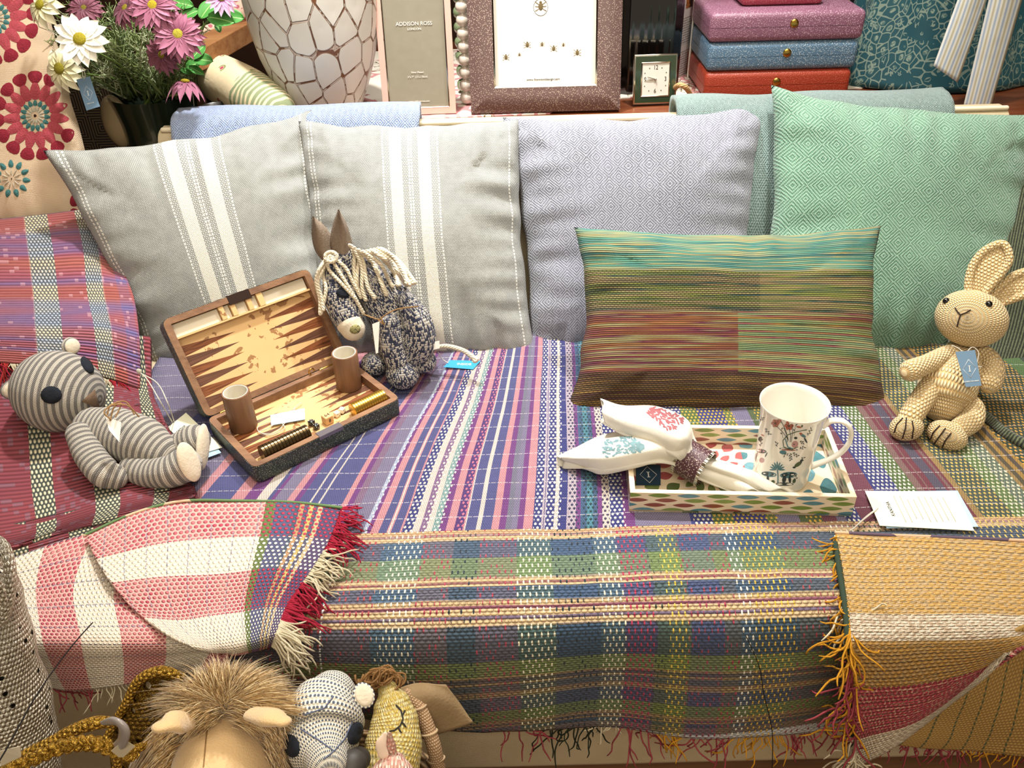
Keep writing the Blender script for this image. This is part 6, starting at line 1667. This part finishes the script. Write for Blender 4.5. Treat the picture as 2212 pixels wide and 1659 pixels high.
def f_plush(n): return dict(color=n.mix(n.noise(30, 3), 'dcbc8c', 'c8a878'), h=n.noise(500, 2), bump=.0008)
M_PLU = mat('camel plush', f_plush, rough=1.0, sheen=.4)
lion = thing('toy_lion', 'camel coloured toy lion with a shaggy mane in the basket', 'soft toy', ony(480, 1700, .50))
lh = psw(G(), [(480, 1540, .580, 30), (480, 1570, .565, 70), (480, 1620, .535, 98), (480, 1680, .500, 108), (482, 1760, .46, 100)], n=40).build('head', M_PLU, lion)
def softear(g, pts, par, mt, name='ear', fl=.55):
    return psw(g, pts, flat=fl, ref=FW).build(name, mt, par)
e1_ = softear(G(), [(405, 1556, .515, 22), (375, 1562, .500, 30), (350, 1570, .492, 22)], lion, M_PLU); e2_ = softear(G(), [(550, 1542, .515, 24), (585, 1550, .500, 30), (610, 1558, .492, 20)], lion, M_PLU)
sl = surf([lh])
stitch(lion, sl, [[(454, 1542), (446, 1590), (440, 1656)]], .0007, mat('seam thread', col='8c6c44'), 'seam')
def hair(name, par, mats, n_, rng, gen):
    g = G()
    for i in range(n_):
        P, r = gen(rng, i)
        g.sweep(P, [r * .8, r, r * .75, r * .25][:len(P)] if len(P) == 4 else r, n=3, sub=3, caps=False, mi=rng.randrange(len(mats)))
    o = g.build(name, mats, par); o['kind'] = 'stuff'; return o
M_H = [mat('camel fur ' + c, col=c, rough=.55, sheen=.3) for c in ('d8bc8c', 'c09c68', 'e4cea2', 'a48250')]
def lion_hair(rng, i):
    # crown hair grows up, back and to the sides from the brow line
    t = rng.uniform(0, 1); a = PI * (1.02 - 1.04 * t) + rng.gauss(0, .10)          # 180deg (left) .. 0 (right)
    x0 = 485 + rng.gauss(0, 10) - 70 * (t - .5) * -1.6 * rng.uniform(0, 1); y0 = 1535 + rng.gauss(0, 10) + 26 * abs(t - .5)
    L = (150 if .2 < t < .9 else 110) * rng.uniform(.55, 1.12)
    dx, dy = math.cos(a), -math.sin(a) * .82
    curl = .35 * math.sin(t * 23) * .5 + rng.gauss(.10, .16) + .35 * (t - .3)
    P = []
    for k in range(4):
        q = k / 3; lift = .035 * math.sin(q * PI * .8)
        x = x0 + dx * L * q + curl * L * q * q * .6; y = y0 + dy * L * q + 22 * q * q * q + abs(dx) * 34 * q * q
        Y = .556 - lift + .045 * q * max(0, math.sin(a)) + rng.uniform(-.010, .012)
        P.append(ony(x, y, Y))
    return P, .00042
hair('mane', lion, M_H, 9000, RF, lion_hair)
def lion_side(rng, i):
    s = -1 if i % 2 else 1; x0 = 480 + s * rng.uniform(85, 118); y0 = rng.uniform(1555, 1680)
    L = rng.uniform(60, 125); P = []
    for k in range(4):
        q = k / 3; P.append(ony(x0 + s * L * q * (.8 if s < 0 else .42) + rng.gauss(0, 3), y0 + L * (.25 * q + .75 * q * q), .528 - .02 * math.sin(q * PI) + rng.uniform(-.01, .015) + .01 * q))
    return P, .00055
hair('side_mane', lion, M_H, 2400, RF, lion_side)

def f_bask(n):
    s = n.stag(n.u, n.v, .0052, .0040, .5, .5); q = n.stag(n.u + .0026, n.v, .0052, .0040, .36, .30)
    c = n.mix(q.gt(.1), 'e6dfcd', '6c7484'); return dict(color=n.mul(c, n.grey((s * .35 + .7).clamp())), h=s, bump=.0012)
M_BW = mat('cream and slate basket weave', f_bask, rough=.95)
gb = thing('toy_bear', 'cream and slate basket weave toy bear head in the basket beside the lion', 'soft toy', ony(700, 1700, .47))
gh = psw(G(), [(714, 1512, .570, 62), (708, 1525, .562, 84), (700, 1556, .545, 97), (698, 1605, .52, 86), (706, 1645, .492, 52)], n=40, flat=.9).build('head', M_BW, gb)
psw(G(), [(712, 1690, .50, 60), (716, 1760, .47, 75)]).build('body', M_BW, gb)
fear(786, 1502, .538, (23, 28), gb, M_BW, M_WF, (.25, 0, .1), .32); fear(606, 1548, .545, (18, 24), gb, M_BW, M_BW, (-.5, 0, 0), .5)
sg = surf([gh]); patchon('eye', circ(632, 1611, 15, 25, 14, -.25), M_NFELT, gb, sg, .002); patchon('eye', circ(766, 1584, 14, 26, 14, .35), M_NFELT, gb, sg, .002)
stitch(gb, sg, [[(650, 1575), (690, 1600), (720, 1622)], [(760, 1560), (745, 1595), (722, 1622)], [(655, 1545), (700, 1530), (720, 1505)], [(722, 1622), (700, 1640)]], .0007, mat('slate thread', col='59627a'), 'seam')

M_YW = mat('yellow tweed weave', lambda n: dict(color=n.mul(n.mix(n.wn((n.u / .0022).floor(), (n.v / .0022).floor()).gt(.5), 'c8ac58', 'dccb94'), n.grey((n.stag(n.u, n.v, .0044, .0044, .5, .5) * .5 + .6).clamp())), h=n.stag(n.u, n.v, .0044, .0044), bump=.0012), rough=.95)
yd = thing('toy_deer', 'yellow tweed sleeping toy deer with stitched closed eye in the basket', 'soft toy', ony(860, 1720, .48))
yh = psw(G(), [(838, 1492, .585, 22), (846, 1520, .575, 40), (852, 1560, .560, 52), (850, 1610, .540, 62), (842, 1660, .52, 64), (838, 1730, .50, 58)], n=36).build('head', M_YW, yd)
sy_ = surf([yh]); stitch(yd, sy_, [[(856, 1524), (866, 1536), (870, 1553), (864, 1568), (852, 1578), (842, 1580)], [(869, 1545), (874, 1536)], [(868, 1560), (876, 1570)], [(860, 1572), (866, 1582)]], .0009, M_INK, 'eye_stitch')
yhn = G()
for i in range(60):
    a = RF.uniform(0, 6.28); c = ony(822 + RF.gauss(0, 16), 1468 + RF.gauss(0, 7), .597 + RF.uniform(-.012, .012))
    yhn.sweep([c + Vector((.010 * math.cos(a + t), .006 * math.sin(a + t * 1.3), .006 * math.sin(a + t))) for t in (0, 1, 2, 3, 4)], .0013, n=5, sub=2, caps=False)
yhn.build('curly_hair', mat('brown curls', col='7c5a34', rough=.9), yd)['kind'] = 'stuff'
psw(G(), [(775, 1640, .500, 26), (758, 1660, .49, 34), (748, 1720, .48, 40)], n=24).build('muzzle', mat('dark grey leatherette', col='3c3834', rough=.5), yd)

M_PKW = mat('pale pink tweed', lambda n: dict(color=n.mul(n.mix(n.wn((n.u / .0024).floor(), (n.v / .0024).floor()).gt(.6), 'd8a090', 'ead0bc'), n.grey((n.stag(n.u, n.v, .0044, .0044, .5, .5) * .5 + .6).clamp())), h=n.stag(n.u, n.v, .0044, .0044), bump=.0012), rough=.95)
pg = thing('toy_pig', 'pale pink tweed toy with one upright ear at the bottom of the basket', 'soft toy', ony(850, 1720, .44))
psw(G(), [(850, 1655, .478, 30), (848, 1680, .465, 52), (848, 1740, .445, 62)], n=32).build('head', M_PKW, pg)
pe = psw(G(), [(842, 1640, .480, 20), (838, 1612, .484, 18), (840, 1588, .488, 8)], flat=.4, ref=RT).build('ear', M_PKW, pg)
psw(G(), [(828, 1630, .476, 12), (823, 1608, .480, 12), (832, 1586, .485, 5)], flat=.4, ref=RT).build('ear_lining', mat('pale pink felt', col='e4ccb8', rough=1), pe)

M_BRF = mat('brown wool flap', lambda n: dict(color=n.mix(n.noise(60, 3), '7a6448', '8c7656'), h=n.noise(300, 2), bump=.0006), rough=1.0)
ff = patch([[ony(850, 1490, .60), ony(900, 1478, .612), ony(962, 1478, .62)], [ony(862, 1530, .585), ony(930, 1510, .60), ony(990, 1520, .61)], [ony(880, 1600, .575), ony(950, 1580, .59), ony(1022, 1558, .60)]])
fl_ = G().grid(ff, 20, 20).build('felt_blanket', M_BRF); md = fl_.modifiers.new('thickness', 'SOLIDIFY'); md.thickness = .004
tag(fl_, 'small brown felt blanket sticking out behind the basket handle', 'blanket')

# metallic crocheted bags
def f_lurex(c1, c2, c3, holes=.0):
    def f(n):
        s = n.stag(n.u, n.v, .0064, .0052, .5, .5); g = n.noise(900, 2); k = n.vor(420, out='Distance')
        c = n.mix(((g * .6 + n.noise(260, 3) * .6 - .45)).clamp() * 4.0, c1, c2); c = n.mix(k.lt(.22), c, c3)  # metallic sparkle put into the colour as noise and pale flecks
        r = dict(color=c, h=s + g * .8, bump=.003, rough=.35, metal=.75)
        if holes: r['alpha'] = 1 - (n.vor(60, rnd=.6).lt(holes))
        return r
    return f
M_SLX = mat('silver lurex crochet', f_lurex('a0967e', 'e2dccc', 'fcf8ee')); M_SLH = mat('silver lurex net', f_lurex('a0967e', 'e2dccc', 'fcf8ee', .16))
M_GLX = mat('gold lurex crochet', f_lurex('7c5a1c', 'c89c3c', 'f0d080')); M_GLH = mat('gold lurex net', f_lurex('5c4418', '8c6c28', 'd8b458', .30))
sbg = thing('crochet_bag', 'tall silver metallic crocheted bag at the left edge', 'bag', ony(-60, 1700, .50))
sx_ = [(-55, 1210, .60, 62), (-52, 1290, .59, 95), (-50, 1400, .575, 118), (-48, 1520, .56, 150), (-46, 1640, .54, 164), (-44, 1760, .52, 168), (-44, 1900, .50, 165)]
psw(G(), sx_, n=40, flat=.8).build('body', M_SLH, sbg)
psw(G(), [(-95, 1260, .585, 17), (-80, 1190, .60, 17), (-40, 1158, .605, 17), (2, 1172, .60, 17), (20, 1215, .588, 18), (22, 1275, .578, 20), (8, 1330, .57, 22)], n=18, flat=.6).build('handle', M_SLX, sbg)
psw(G(), [(-95, 1260, .545, 12), (-60, 1235, .548, 12), (-10, 1255, .545, 12), (6, 1300, .543, 12)], n=14, flat=.6).build('handle', M_SLX, sbg)
gbg = thing('crochet_bag', 'gold metallic crocheted bag with rope handles beside the toy lion', 'bag', ony(230, 1760, .46))
gf = patch([[ony(290, 1475, .600), ony(318, 1452, .605), ony(352, 1450, .605), ony(400, 1465, .605)], [ony(262, 1530, .592), ony(310, 1520, .586), ony(360, 1515, .586), ony(420, 1520, .592)], [ony(240, 1580, .585), ony(300, 1590, .572), ony(360, 1590, .572), ony(430, 1590, .585)], [ony(250, 1700, .575), ony(310, 1700, .56), ony(370, 1700, .56), ony(430, 1700, .575)]])
o = G().grid(gf, 40, 40, uvf=lambda u, v: (u * .09, v * .12)).build('body', M_GLH, gbg); md = o.modifiers.new('thickness', 'SOLIDIFY'); md.thickness = .004
psw(G(), [(392, 1462, .600, 10), (345, 1450, .600, 12), (300, 1470, .596, 11), (272, 1520, .588, 10), (246, 1565, .580, 9), (232, 1592, .572, 9)], n=12).build('rim', M_GLX, gbg)
psw(G(), [(10, 1668, .50, 14), (60, 1630, .505, 14), (110, 1605, .51, 14), (160, 1577, .517, 14), (205, 1562, .522, 15), (238, 1560, .527, 12)], n=12).build('handle', M_GLX, gbg)
def braid(P, r, n_=26):
    Q = [ony(*p) for p in P]; pt = patch([Q, [q + Vector((0, 0, .001)) for q in Q]])
    for ph in (0, PI * 2 / 3, PI * 4 / 3):
        pts = []
        for i in range(n_ * 4 + 1):
            t = i / (n_ * 4); a = t * n_ * 1.2 + ph; pts.append(pt(t, 0) + UPV * (r * .7 * math.sin(a)) + FW * (r * .6 * math.sin(2 * a)))
        G().sweep(pts, r * .62, n=8, sub=1).build('braid_strand', M_GLX, hb)
hb = G().sweep(pxY([(0, 1672, .485), (100, 1632, .492), (180, 1605, .497), (290, 1628, .50)]), .004, n=8, sub=4).build('handle', M_GLX, gbg)
braid([(0, 1672, .484), (70, 1640, .489), (140, 1612, .494), (200, 1606, .497), (255, 1622, .499), (290, 1628, .50)], .0062)
psw(G(), [(262, 1632, .498, 10), (300, 1615, .508, 10), (345, 1600, .52, 9), (380, 1598, .53, 8)], n=10).build('handle_loop', M_GLX, gbg)
psw(G(), [(255, 1634, .498, 10), (250, 1700, .49, 11), (252, 1780, .48, 11)], n=10).build('side_cord', M_GLX, gbg)
G().sweep(pxY([(222, 1562, .508), (250, 1558, .502), (268, 1575, .498), (262, 1605, .498), (238, 1618, .502)]), [.003, .006, .0075, .006, .003], n=12, sub=5, flat=.5).build('ring_clip', mat('grey plastic', col='8c8480', rough=.2, spec=.6), gbg)
t1_ = thing('price_tag', 'plain dusty paper tag hanging from the gold bag', 'tag', ony(260, 1620, .495)); qcard('card', pxY([(268, 1597, .500), (292, 1612, .500), (262, 1640, .492), (240, 1622, .492)]), .0006, mat('dusty card', col='a89c84'), t1_)
t1_ = thing('price_tag', 'pale paper tag at the foot of the silver bag', 'tag', ony(20, 1640, .49)); qcard('card', pxY([(0, 1622, .44), (44, 1612, .44), (46, 1634, .437), (2, 1655, .437)]), .0006, mat('pale card', col='b8ae98'), t1_)
# thin black strands drawn along two dark lines
tag(G().sweep(pxY([(200, 1345, .64), (150, 1402, .60), (80, 1500, .52), (10, 1625, .43), (-40, 1700, .39)]), .0007, n=6, sub=6).build('cable', mat('black cable', col='120e0c')), 'thin black cable running down in front of the pink throw', 'cable')
tag(G().sweep(pxY([(1612, 1375, .664), (1640, 1440, .655), (1650, 1500, .65), (1668, 1580, .645), (1668, 1665, .64), (1668, 1720, .64)]), .0006, n=6, sub=6).build('cable', bpy.data.materials['black cable']), 'thin black cable running down in front of the checked hem', 'cable')

# ---------------------------------------------------------------- flowers and things at the left back
RG = random.Random(21)
pot_c = ony(330, 198, 1.83); PZ = .491; PH = pot_c.z - PZ
kp = mpp(pot_c)
pot = thing('flower_pot', 'glossy black green glazed pot holding the flowers', 'pot', (pot_c.x, pot_c.y, PZ))
G().lathe([(0, .001), (.052, .001), (.056, .004), (.068, .08), (.080, PH * .8), (91 * kp, PH - .004), (92 * kp, PH), (88 * kp, PH - .001), (.076, PH * .8), (.06, .05), (0, .03)], 56, M=Matrix.Translation((pot_c.x, pot_c.y, PZ))).build('body', mat('black green glaze', lambda n: dict(color=n.mix(n.noise(20, 3, n.vec(n.x * 3, n.y * 3, n.z * .5)), '0c100c', '2c382c'), rough=.15), spec=.6, coat=.6), pot, sharp=60)
G().lathe([(0, PH * .8), (.078, PH * .8)], 40, M=Matrix.Translation((pot_c.x, pot_c.y, PZ))).build('soil', mat('dark moss', col='14180c'), pot)
def flower_head(label, cat, px, py, Y, R, nrm, nP, cols, disc, layers=1, droop=.1, stem_to=(330, 215), wide=.2, group=None):
    c = ony(px, py, Y); kk = mpp(c); n_ = Vector(nrm).normalized(); F = frame(c, (1, 0, 0), n_); r = R * kk
    t = thing('daisy', label, cat, c, group)
    g = G()
    for L_ in range(layers):
        for i in range(nP):
            a = 2 * PI * (i + .5 * L_) / nP + RG.uniform(-.08, .08); l = r * RG.uniform(.86, 1.04) * (1 - .12 * L_); wd = r * wide * RG.uniform(.85, 1.1); dr = droop + RG.uniform(-.08, .12) - .12 * L_; tw_ = RG.uniform(-.3, .3)
            def f(u, v, a=a, l=l, wd=wd, dr=dr, tw_=tw_):
                s = u * 2 - 1; q = .12 + .88 * v; w = wd * math.sin(min(1, (v * .86 + .14)) * PI) ** .7 * (1 if v < .75 else 1 - (v - .75) * 1.4)
                x = l * q; y = s * w; z = -dr * l * v * v + .10 * l * v * (1 - v) * 2 - .25 * wd * (1 - s * s) + tw_ * y * v + .004 * L_
                return F @ Vector((x * math.cos(a) - y * math.sin(a), x * math.sin(a) + y * math.cos(a), z))
            g.grid(f, 4, 8)
    m_ = mat('petal', lambda n: dict(color=n.mix(n.v, n.mix(((n.u * 7).tri() * .4).clamp(), cols[0], cols[2]), cols[1])), rough=.6, sheen=.2)
    o = g.build('petals', m_, t)
    d = G().ell((0, 0, .001), (r * .22, r * .22, r * .10), n=20, k=12); d.build('disc', mat('daisy disc', lambda n: dict(color=n.mix(n.vor(900), disc, '6c6a1c'), h=n.vor(900), bump=.001), rough=.8), t, F)
    e = ony(*stem_to, pot_c.y) + Vector((RG.uniform(-.03, .03), RG.uniform(-.02, .02), -.02)); mid = (c + e) / 2 + Vector((0, .02, .012)) - n_ * .02
    G().sweep([c - n_ * .004, c - n_ * .02 + (e - c) * .05, mid, e], [.0016, .0018, .0022, .0026], n=8, sub=5, caps=False).build('stem', M_STEM, t)
    return t
M_STEM = mat('green stem', lambda n: dict(color=n.mix(n.noise(40, 2), '5c7434', '7c9450')), rough=.6)
W_ = ('f2eedc', 'fbf9ee', 'dfe2bc'); Y_ = ('ded8a8', 'f0ecd0', 'c4c07c'); PR = ('86465e', 'b0708a', '5c263c'); PD = ('64303f', '844c5e', '461a2a'); LI = ('b878b0', 'e8c8e4', '904c8c')
flower_head('large white daisy facing the front above the blue tag', 'flower', 172, 84, 1.56, 62, (.1, -.8, .55), 14, W_, 'c8b428', droop=.1, wide=.22)
flower_head('cream daisy drooping below the large white daisy', 'flower', 128, 148, 1.60, 56, (-.25, -.8, .35), 12, Y_, 'a89828', droop=.35, wide=.23)
flower_head('pale yellow daisy partly hidden at the top left by the floral cushion', 'flower', 86, 10, 1.60, 50, (-.3, -.6, .5), 12, Y_, 'b8a828', droop=.4, wide=.24)
flower_head('dark mauve daisy at the top edge left of the others', 'flower', 182, 18, 1.64, 42, (.1, -.5, .5), 18, PD, '7c6c20', 2, .3, wide=.14)
flower_head('dusky mauve daisy at the top edge turned sideways', 'flower', 272, 18, 1.64, 48, (-.3, -.5, .6), 18, PD, 'a08c20', 2, .35, wide=.14)
flower_head('pink mauve daisy at the top edge with a bright yellow centre', 'flower', 330, 12, 1.60, 58, (.1, -.7, .6), 18, PR, 'd8b820', 2, .2, wide=.15)
flower_head('largest pink mauve daisy, facing right, above the pot rim', 'flower', 384, 74, 1.59, 60, (.25, -.75, .5), 20, PR, 'd0c040', 2, .15, wide=.14)
flower_head('dusky mauve daisy tucked behind the largest pink one', 'flower', 350, 118, 1.63, 46, (-.1, -.8, .2), 16, PD, '9c8420', 2, .3, wide=.15)
flower_head('small mauve daisy hanging over the right of the pot rim', 'flower', 400, 176, 1.66, 44, (.1, .15, .95), 12, PR, 'c8a828', 1, .9, wide=.2)
flower_head('lilac and white daisy at the top edge beside the vase', 'flower', 478, -6, 1.66, 40, (.2, -.7, .5), 16, LI, 'c8b83c', 1, .2, wide=.17)
# feathery foliage: uncountable
g = G()
for i in range(150):
    a = RG.uniform(0, 1); bx = RG.uniform(262, 392); by = 212 + RG.uniform(-4, 6)
    tx_ = bx + (bx - 335) * RG.uniform(.2, 1.1) - RG.uniform(-30, 150) * (1 if bx < 360 else .3); ty_ = RG.uniform(-10, 175)
    Y0 = pot_c.y + RG.uniform(-.06, .06); Y1 = RG.uniform(1.64, 1.80)
    b = ony(bx, by, Y0); e = ony(tx_, ty_, Y1); m_ = (b + e) / 2 + Vector((RG.gauss(0, .01), RG.gauss(0, .01), .02))
    mi = RG.choice((0, 0, 1, 2)); g.sweep([b, m_, e], [.0018, .0014, .0007], n=5, sub=4, caps=False, mi=mi)
    for k in range(16):
        q = .35 + .65 * k / 16; p = b * (1 - q) ** 2 + m_ * 2 * q * (1 - q) + e * q * q
        d = Vector((RG.gauss(0, 1), RG.gauss(0, .6), RG.gauss(.2, 1))).normalized(); L_ = RG.uniform(.010, .024)
        g.sweep([p, p + d * L_ * .5, p + d * L_ + Vector((0, 0, .004))], [.0009, .0008, .0004], n=3, sub=1, caps=False, mi=mi)
        g.sweep([p + d * L_ * .5, p + d * L_ * .7 + Vector((RG.gauss(0, .006), 0, RG.gauss(0, .006)))], .0006, n=3, sub=1, caps=False, mi=mi)
fo = g.build('foliage', [mat('foliage green', col='8a9a60', rough=.7), mat('foliage grey green', col='b0b890', rough=.7), mat('foliage dark green', col='5c7040', rough=.7)])
tag(fo, 'feathery grey green foliage filling the black pot', 'foliage', None, 'stuff')
lf_ = thing('leaf_sprig', 'sprig of bright green rounded leaves right of the mauve daisies', 'leaves', ony(440, 110, 1.70))
M_LEAF = mat('bright green leaf', lambda n: dict(color=n.mix((n.u - .5).abs().lt(.03), n.mix(n.noise(30, 2), '3c7a38', '569a48'), '9cc878')), rough=.4)
def leaf(px, py, ang, L_, Wd, Y, tilt=0):
    c = ony(px, py, Y); kk = mpp(c); n_ = Vector((tilt, -.7, .7)).normalized(); x = RT * math.cos(ang) + UPV * -math.sin(ang); F = frame(c, x, n_)
    def f(u, v):
        s = u * 2 - 1; w = Wd * kk * .5 * math.sin(PI * (.04 + .96 * v)) ** .6; return F @ Vector(((v - .5) * L_ * kk, s * w, .12 * Wd * kk * s * s - .06 * L_ * kk * (2 * v - 1) ** 2))
    o = G().grid(f, 8, 12).build('leaf', M_LEAF, lf_); m_ = o.modifiers.new('thickness', 'SOLIDIFY'); m_.thickness = .0006
for a in ((478, 42, .25, 62, 38, 1.66), (448, 20, -1.0, 50, 34, 1.70), (505, 38, .1, 46, 34, 1.69), (392, 8, .2, 55, 30, 1.72), (428, 112, -.9, 44, 30, 1.68), (440, 130, .1, 42, 30, 1.67), (424, 152, .5, 40, 18, 1.67), (418, 140, -.4, 34, 26, 1.70), (472, 60, 1.2, 24, 16, 1.69), (412, 30, -.5, 40, 26, 1.71), (405, 155, .4, 34, 14, 1.70)): leaf(*a)
G().sweep(pxY([(345, 205, 1.80), (385, 165, 1.74), (415, 110, 1.71), (440, 55, 1.70), (480, 20, 1.69)]), .0016, n=6, sub=5).build('stem', M_STEM, lf_)
swing('grey blue tag hanging from the large white daisy', pxY([(165, 172, 1.57), (194, 165, 1.57), (216, 230, 1.545), (187, 239, 1.545)]), M_TAGB, [pxY([(168, 118, 1.575), (176, 145, 1.575), (180, 172, 1.57)]), pxY([(84, 58, 1.60), (130, 82, 1.58), (180, 150, 1.572), (181, 172, 1.569)])], small='INSIDE STORE')
swing('navy tag hanging at the right of the black pot', pxY([(414, 228, 1.70), (438, 232, 1.70), (436, 262, 1.69), (412, 258, 1.69)]), M_TAGN, [pxY([(416, 200, 1.71), (420, 236, 1.698)])], lines=True)
# rolled floral bolster, dark bowl, pine ledge, patterned box
def f_bol(n):
    r = n.noise(6, 1); st = ((n.v + n.noise(20, 1) * .02) / .011).tri(); z = (n.v.lt(.14)).max(n.v.gt(.27))
    fl2 = n.vor(28, n.vec(n.u, n.v)); c = n.mix(z * st.gt(.45), 'dccaa6', '8a9470')
    c = n.mix((1 - z) * fl2.lt(.14), c, 'a8485a'); c = n.mix((1 - z) * (fl2 - .22).abs().lt(.05) * n.noise(30, 1).gt(.5), c, '7c8450')
    return dict(color=c, h=n.noise(60, 2), bump=.001)
bo = psw(G(), [(430, 150, 1.96, 46), (485, 175, 1.88, 52), (540, 205, 1.80, 55), (590, 240, 1.745, 50)], n=32)
bo = bo.build('bolster', mat('floral striped cotton', f_bol, rough=.95)); tag(bo, 'cream bolster with green striped ends and red flowers behind the blue throw', 'cushion')
bz = ony(468, 232, 1.745)
bw = G().lathe([(0, 0), (.028, 0), (.030, .004), (.040, .05), (.041, .052), (.039, .051), (.028, .008), (0, .006)], 40, M=Matrix.Translation((bz.x, bz.y, bz.z - .052))).build('bowl', mat('dark brown bowl glaze', col='1c1410', rough=.25, spec=.6), sharp=60)
tag(bw, 'small dark brown bowl between the black pot and the bolster', 'bowl')
st_ = G().box((bz.x - .05, bz.y - .045, PZ), (bz.x + .17, bz.y + .20, bz.z - .0525), .01).build('crate', mat('dark crate wood', wood('20140c', '2c1c12', '38261a')), smooth=False)
tag(st_, 'dark wooden crate under the small bowl and bolster', 'crate')
A = ony(430, 128, 1.84); B = ony(548, 62, 2.02); dL = (B - A).normalized(); upv = Vector((0, 0, 1)); sd = dL.cross(upv).normalized()
Mp = basis(dL, sd, dL.cross(sd) * -1 if dL.cross(sd).z < 0 else dL.cross(sd), A) if False else basis(dL, upv.cross(dL).normalized(), dL.cross(upv.cross(dL).normalized()), A)
pl = thing('wooden_ledge', 'slanted pine ledge running up behind the flowers', 'ledge', A)
G().box((-.04, -.01, -.020), (.30, .05, .020), .002).build('board', M_PINE, pl, Mp, smooth=False)
G().box((.03, .012, -.5), (.06, .04, -.0202), .002).build('bracket', M_DKW, pl, Mp, smooth=False)
rl = psw(G(), [(430, 70, 1.96, 10), (480, 55, 1.99, 13), (540, 10, 2.04, 30)], n=18).build('rolled_cloth', mat('pink floral roll', lambda n: dict(color=n.mix(n.vor(60).lt(.3), 'd8b8a4', 'b0606c'), h=n.noise(60, 2), bump=.001))); tag(rl, 'rolled pink floral cloth lying on the slanted ledge', 'cloth')
def f_geo(n):
    a = (n.x / .06).fract() - .5; b = (n.z / .06).fract() - .5; d = a.abs().max(b.abs()); return dict(color=n.mix((d / .1).tri().gt(.5), '1a1410', '55432e'))
gx = ony(215, 260, 1.95)
bx_ = G().box((gx.x - .16, 1.97, PZ + .0005), (gx.x + .085, 2.03, .86), .004, 1).build('folding_screen', mat('dark geometric weave', f_geo, rough=.8), smooth=False); tag(bx_, 'dark panel woven with geometric squares behind the black pot', 'panel')
bx2 = ony(252, 262, 1.80); o = G().ell(bx2, (.030, .02, .055), n=24, k=16).build('wooden_spoon_rest', mat('shaded cream ceramic', col='a89474', rough=.4)); o.name = 'ceramic_egg'; tag(o, 'cream oval ceramic piece leaning against the left of the black pot', 'ornament')  # bit of a cream cushion, one even dull cream all over
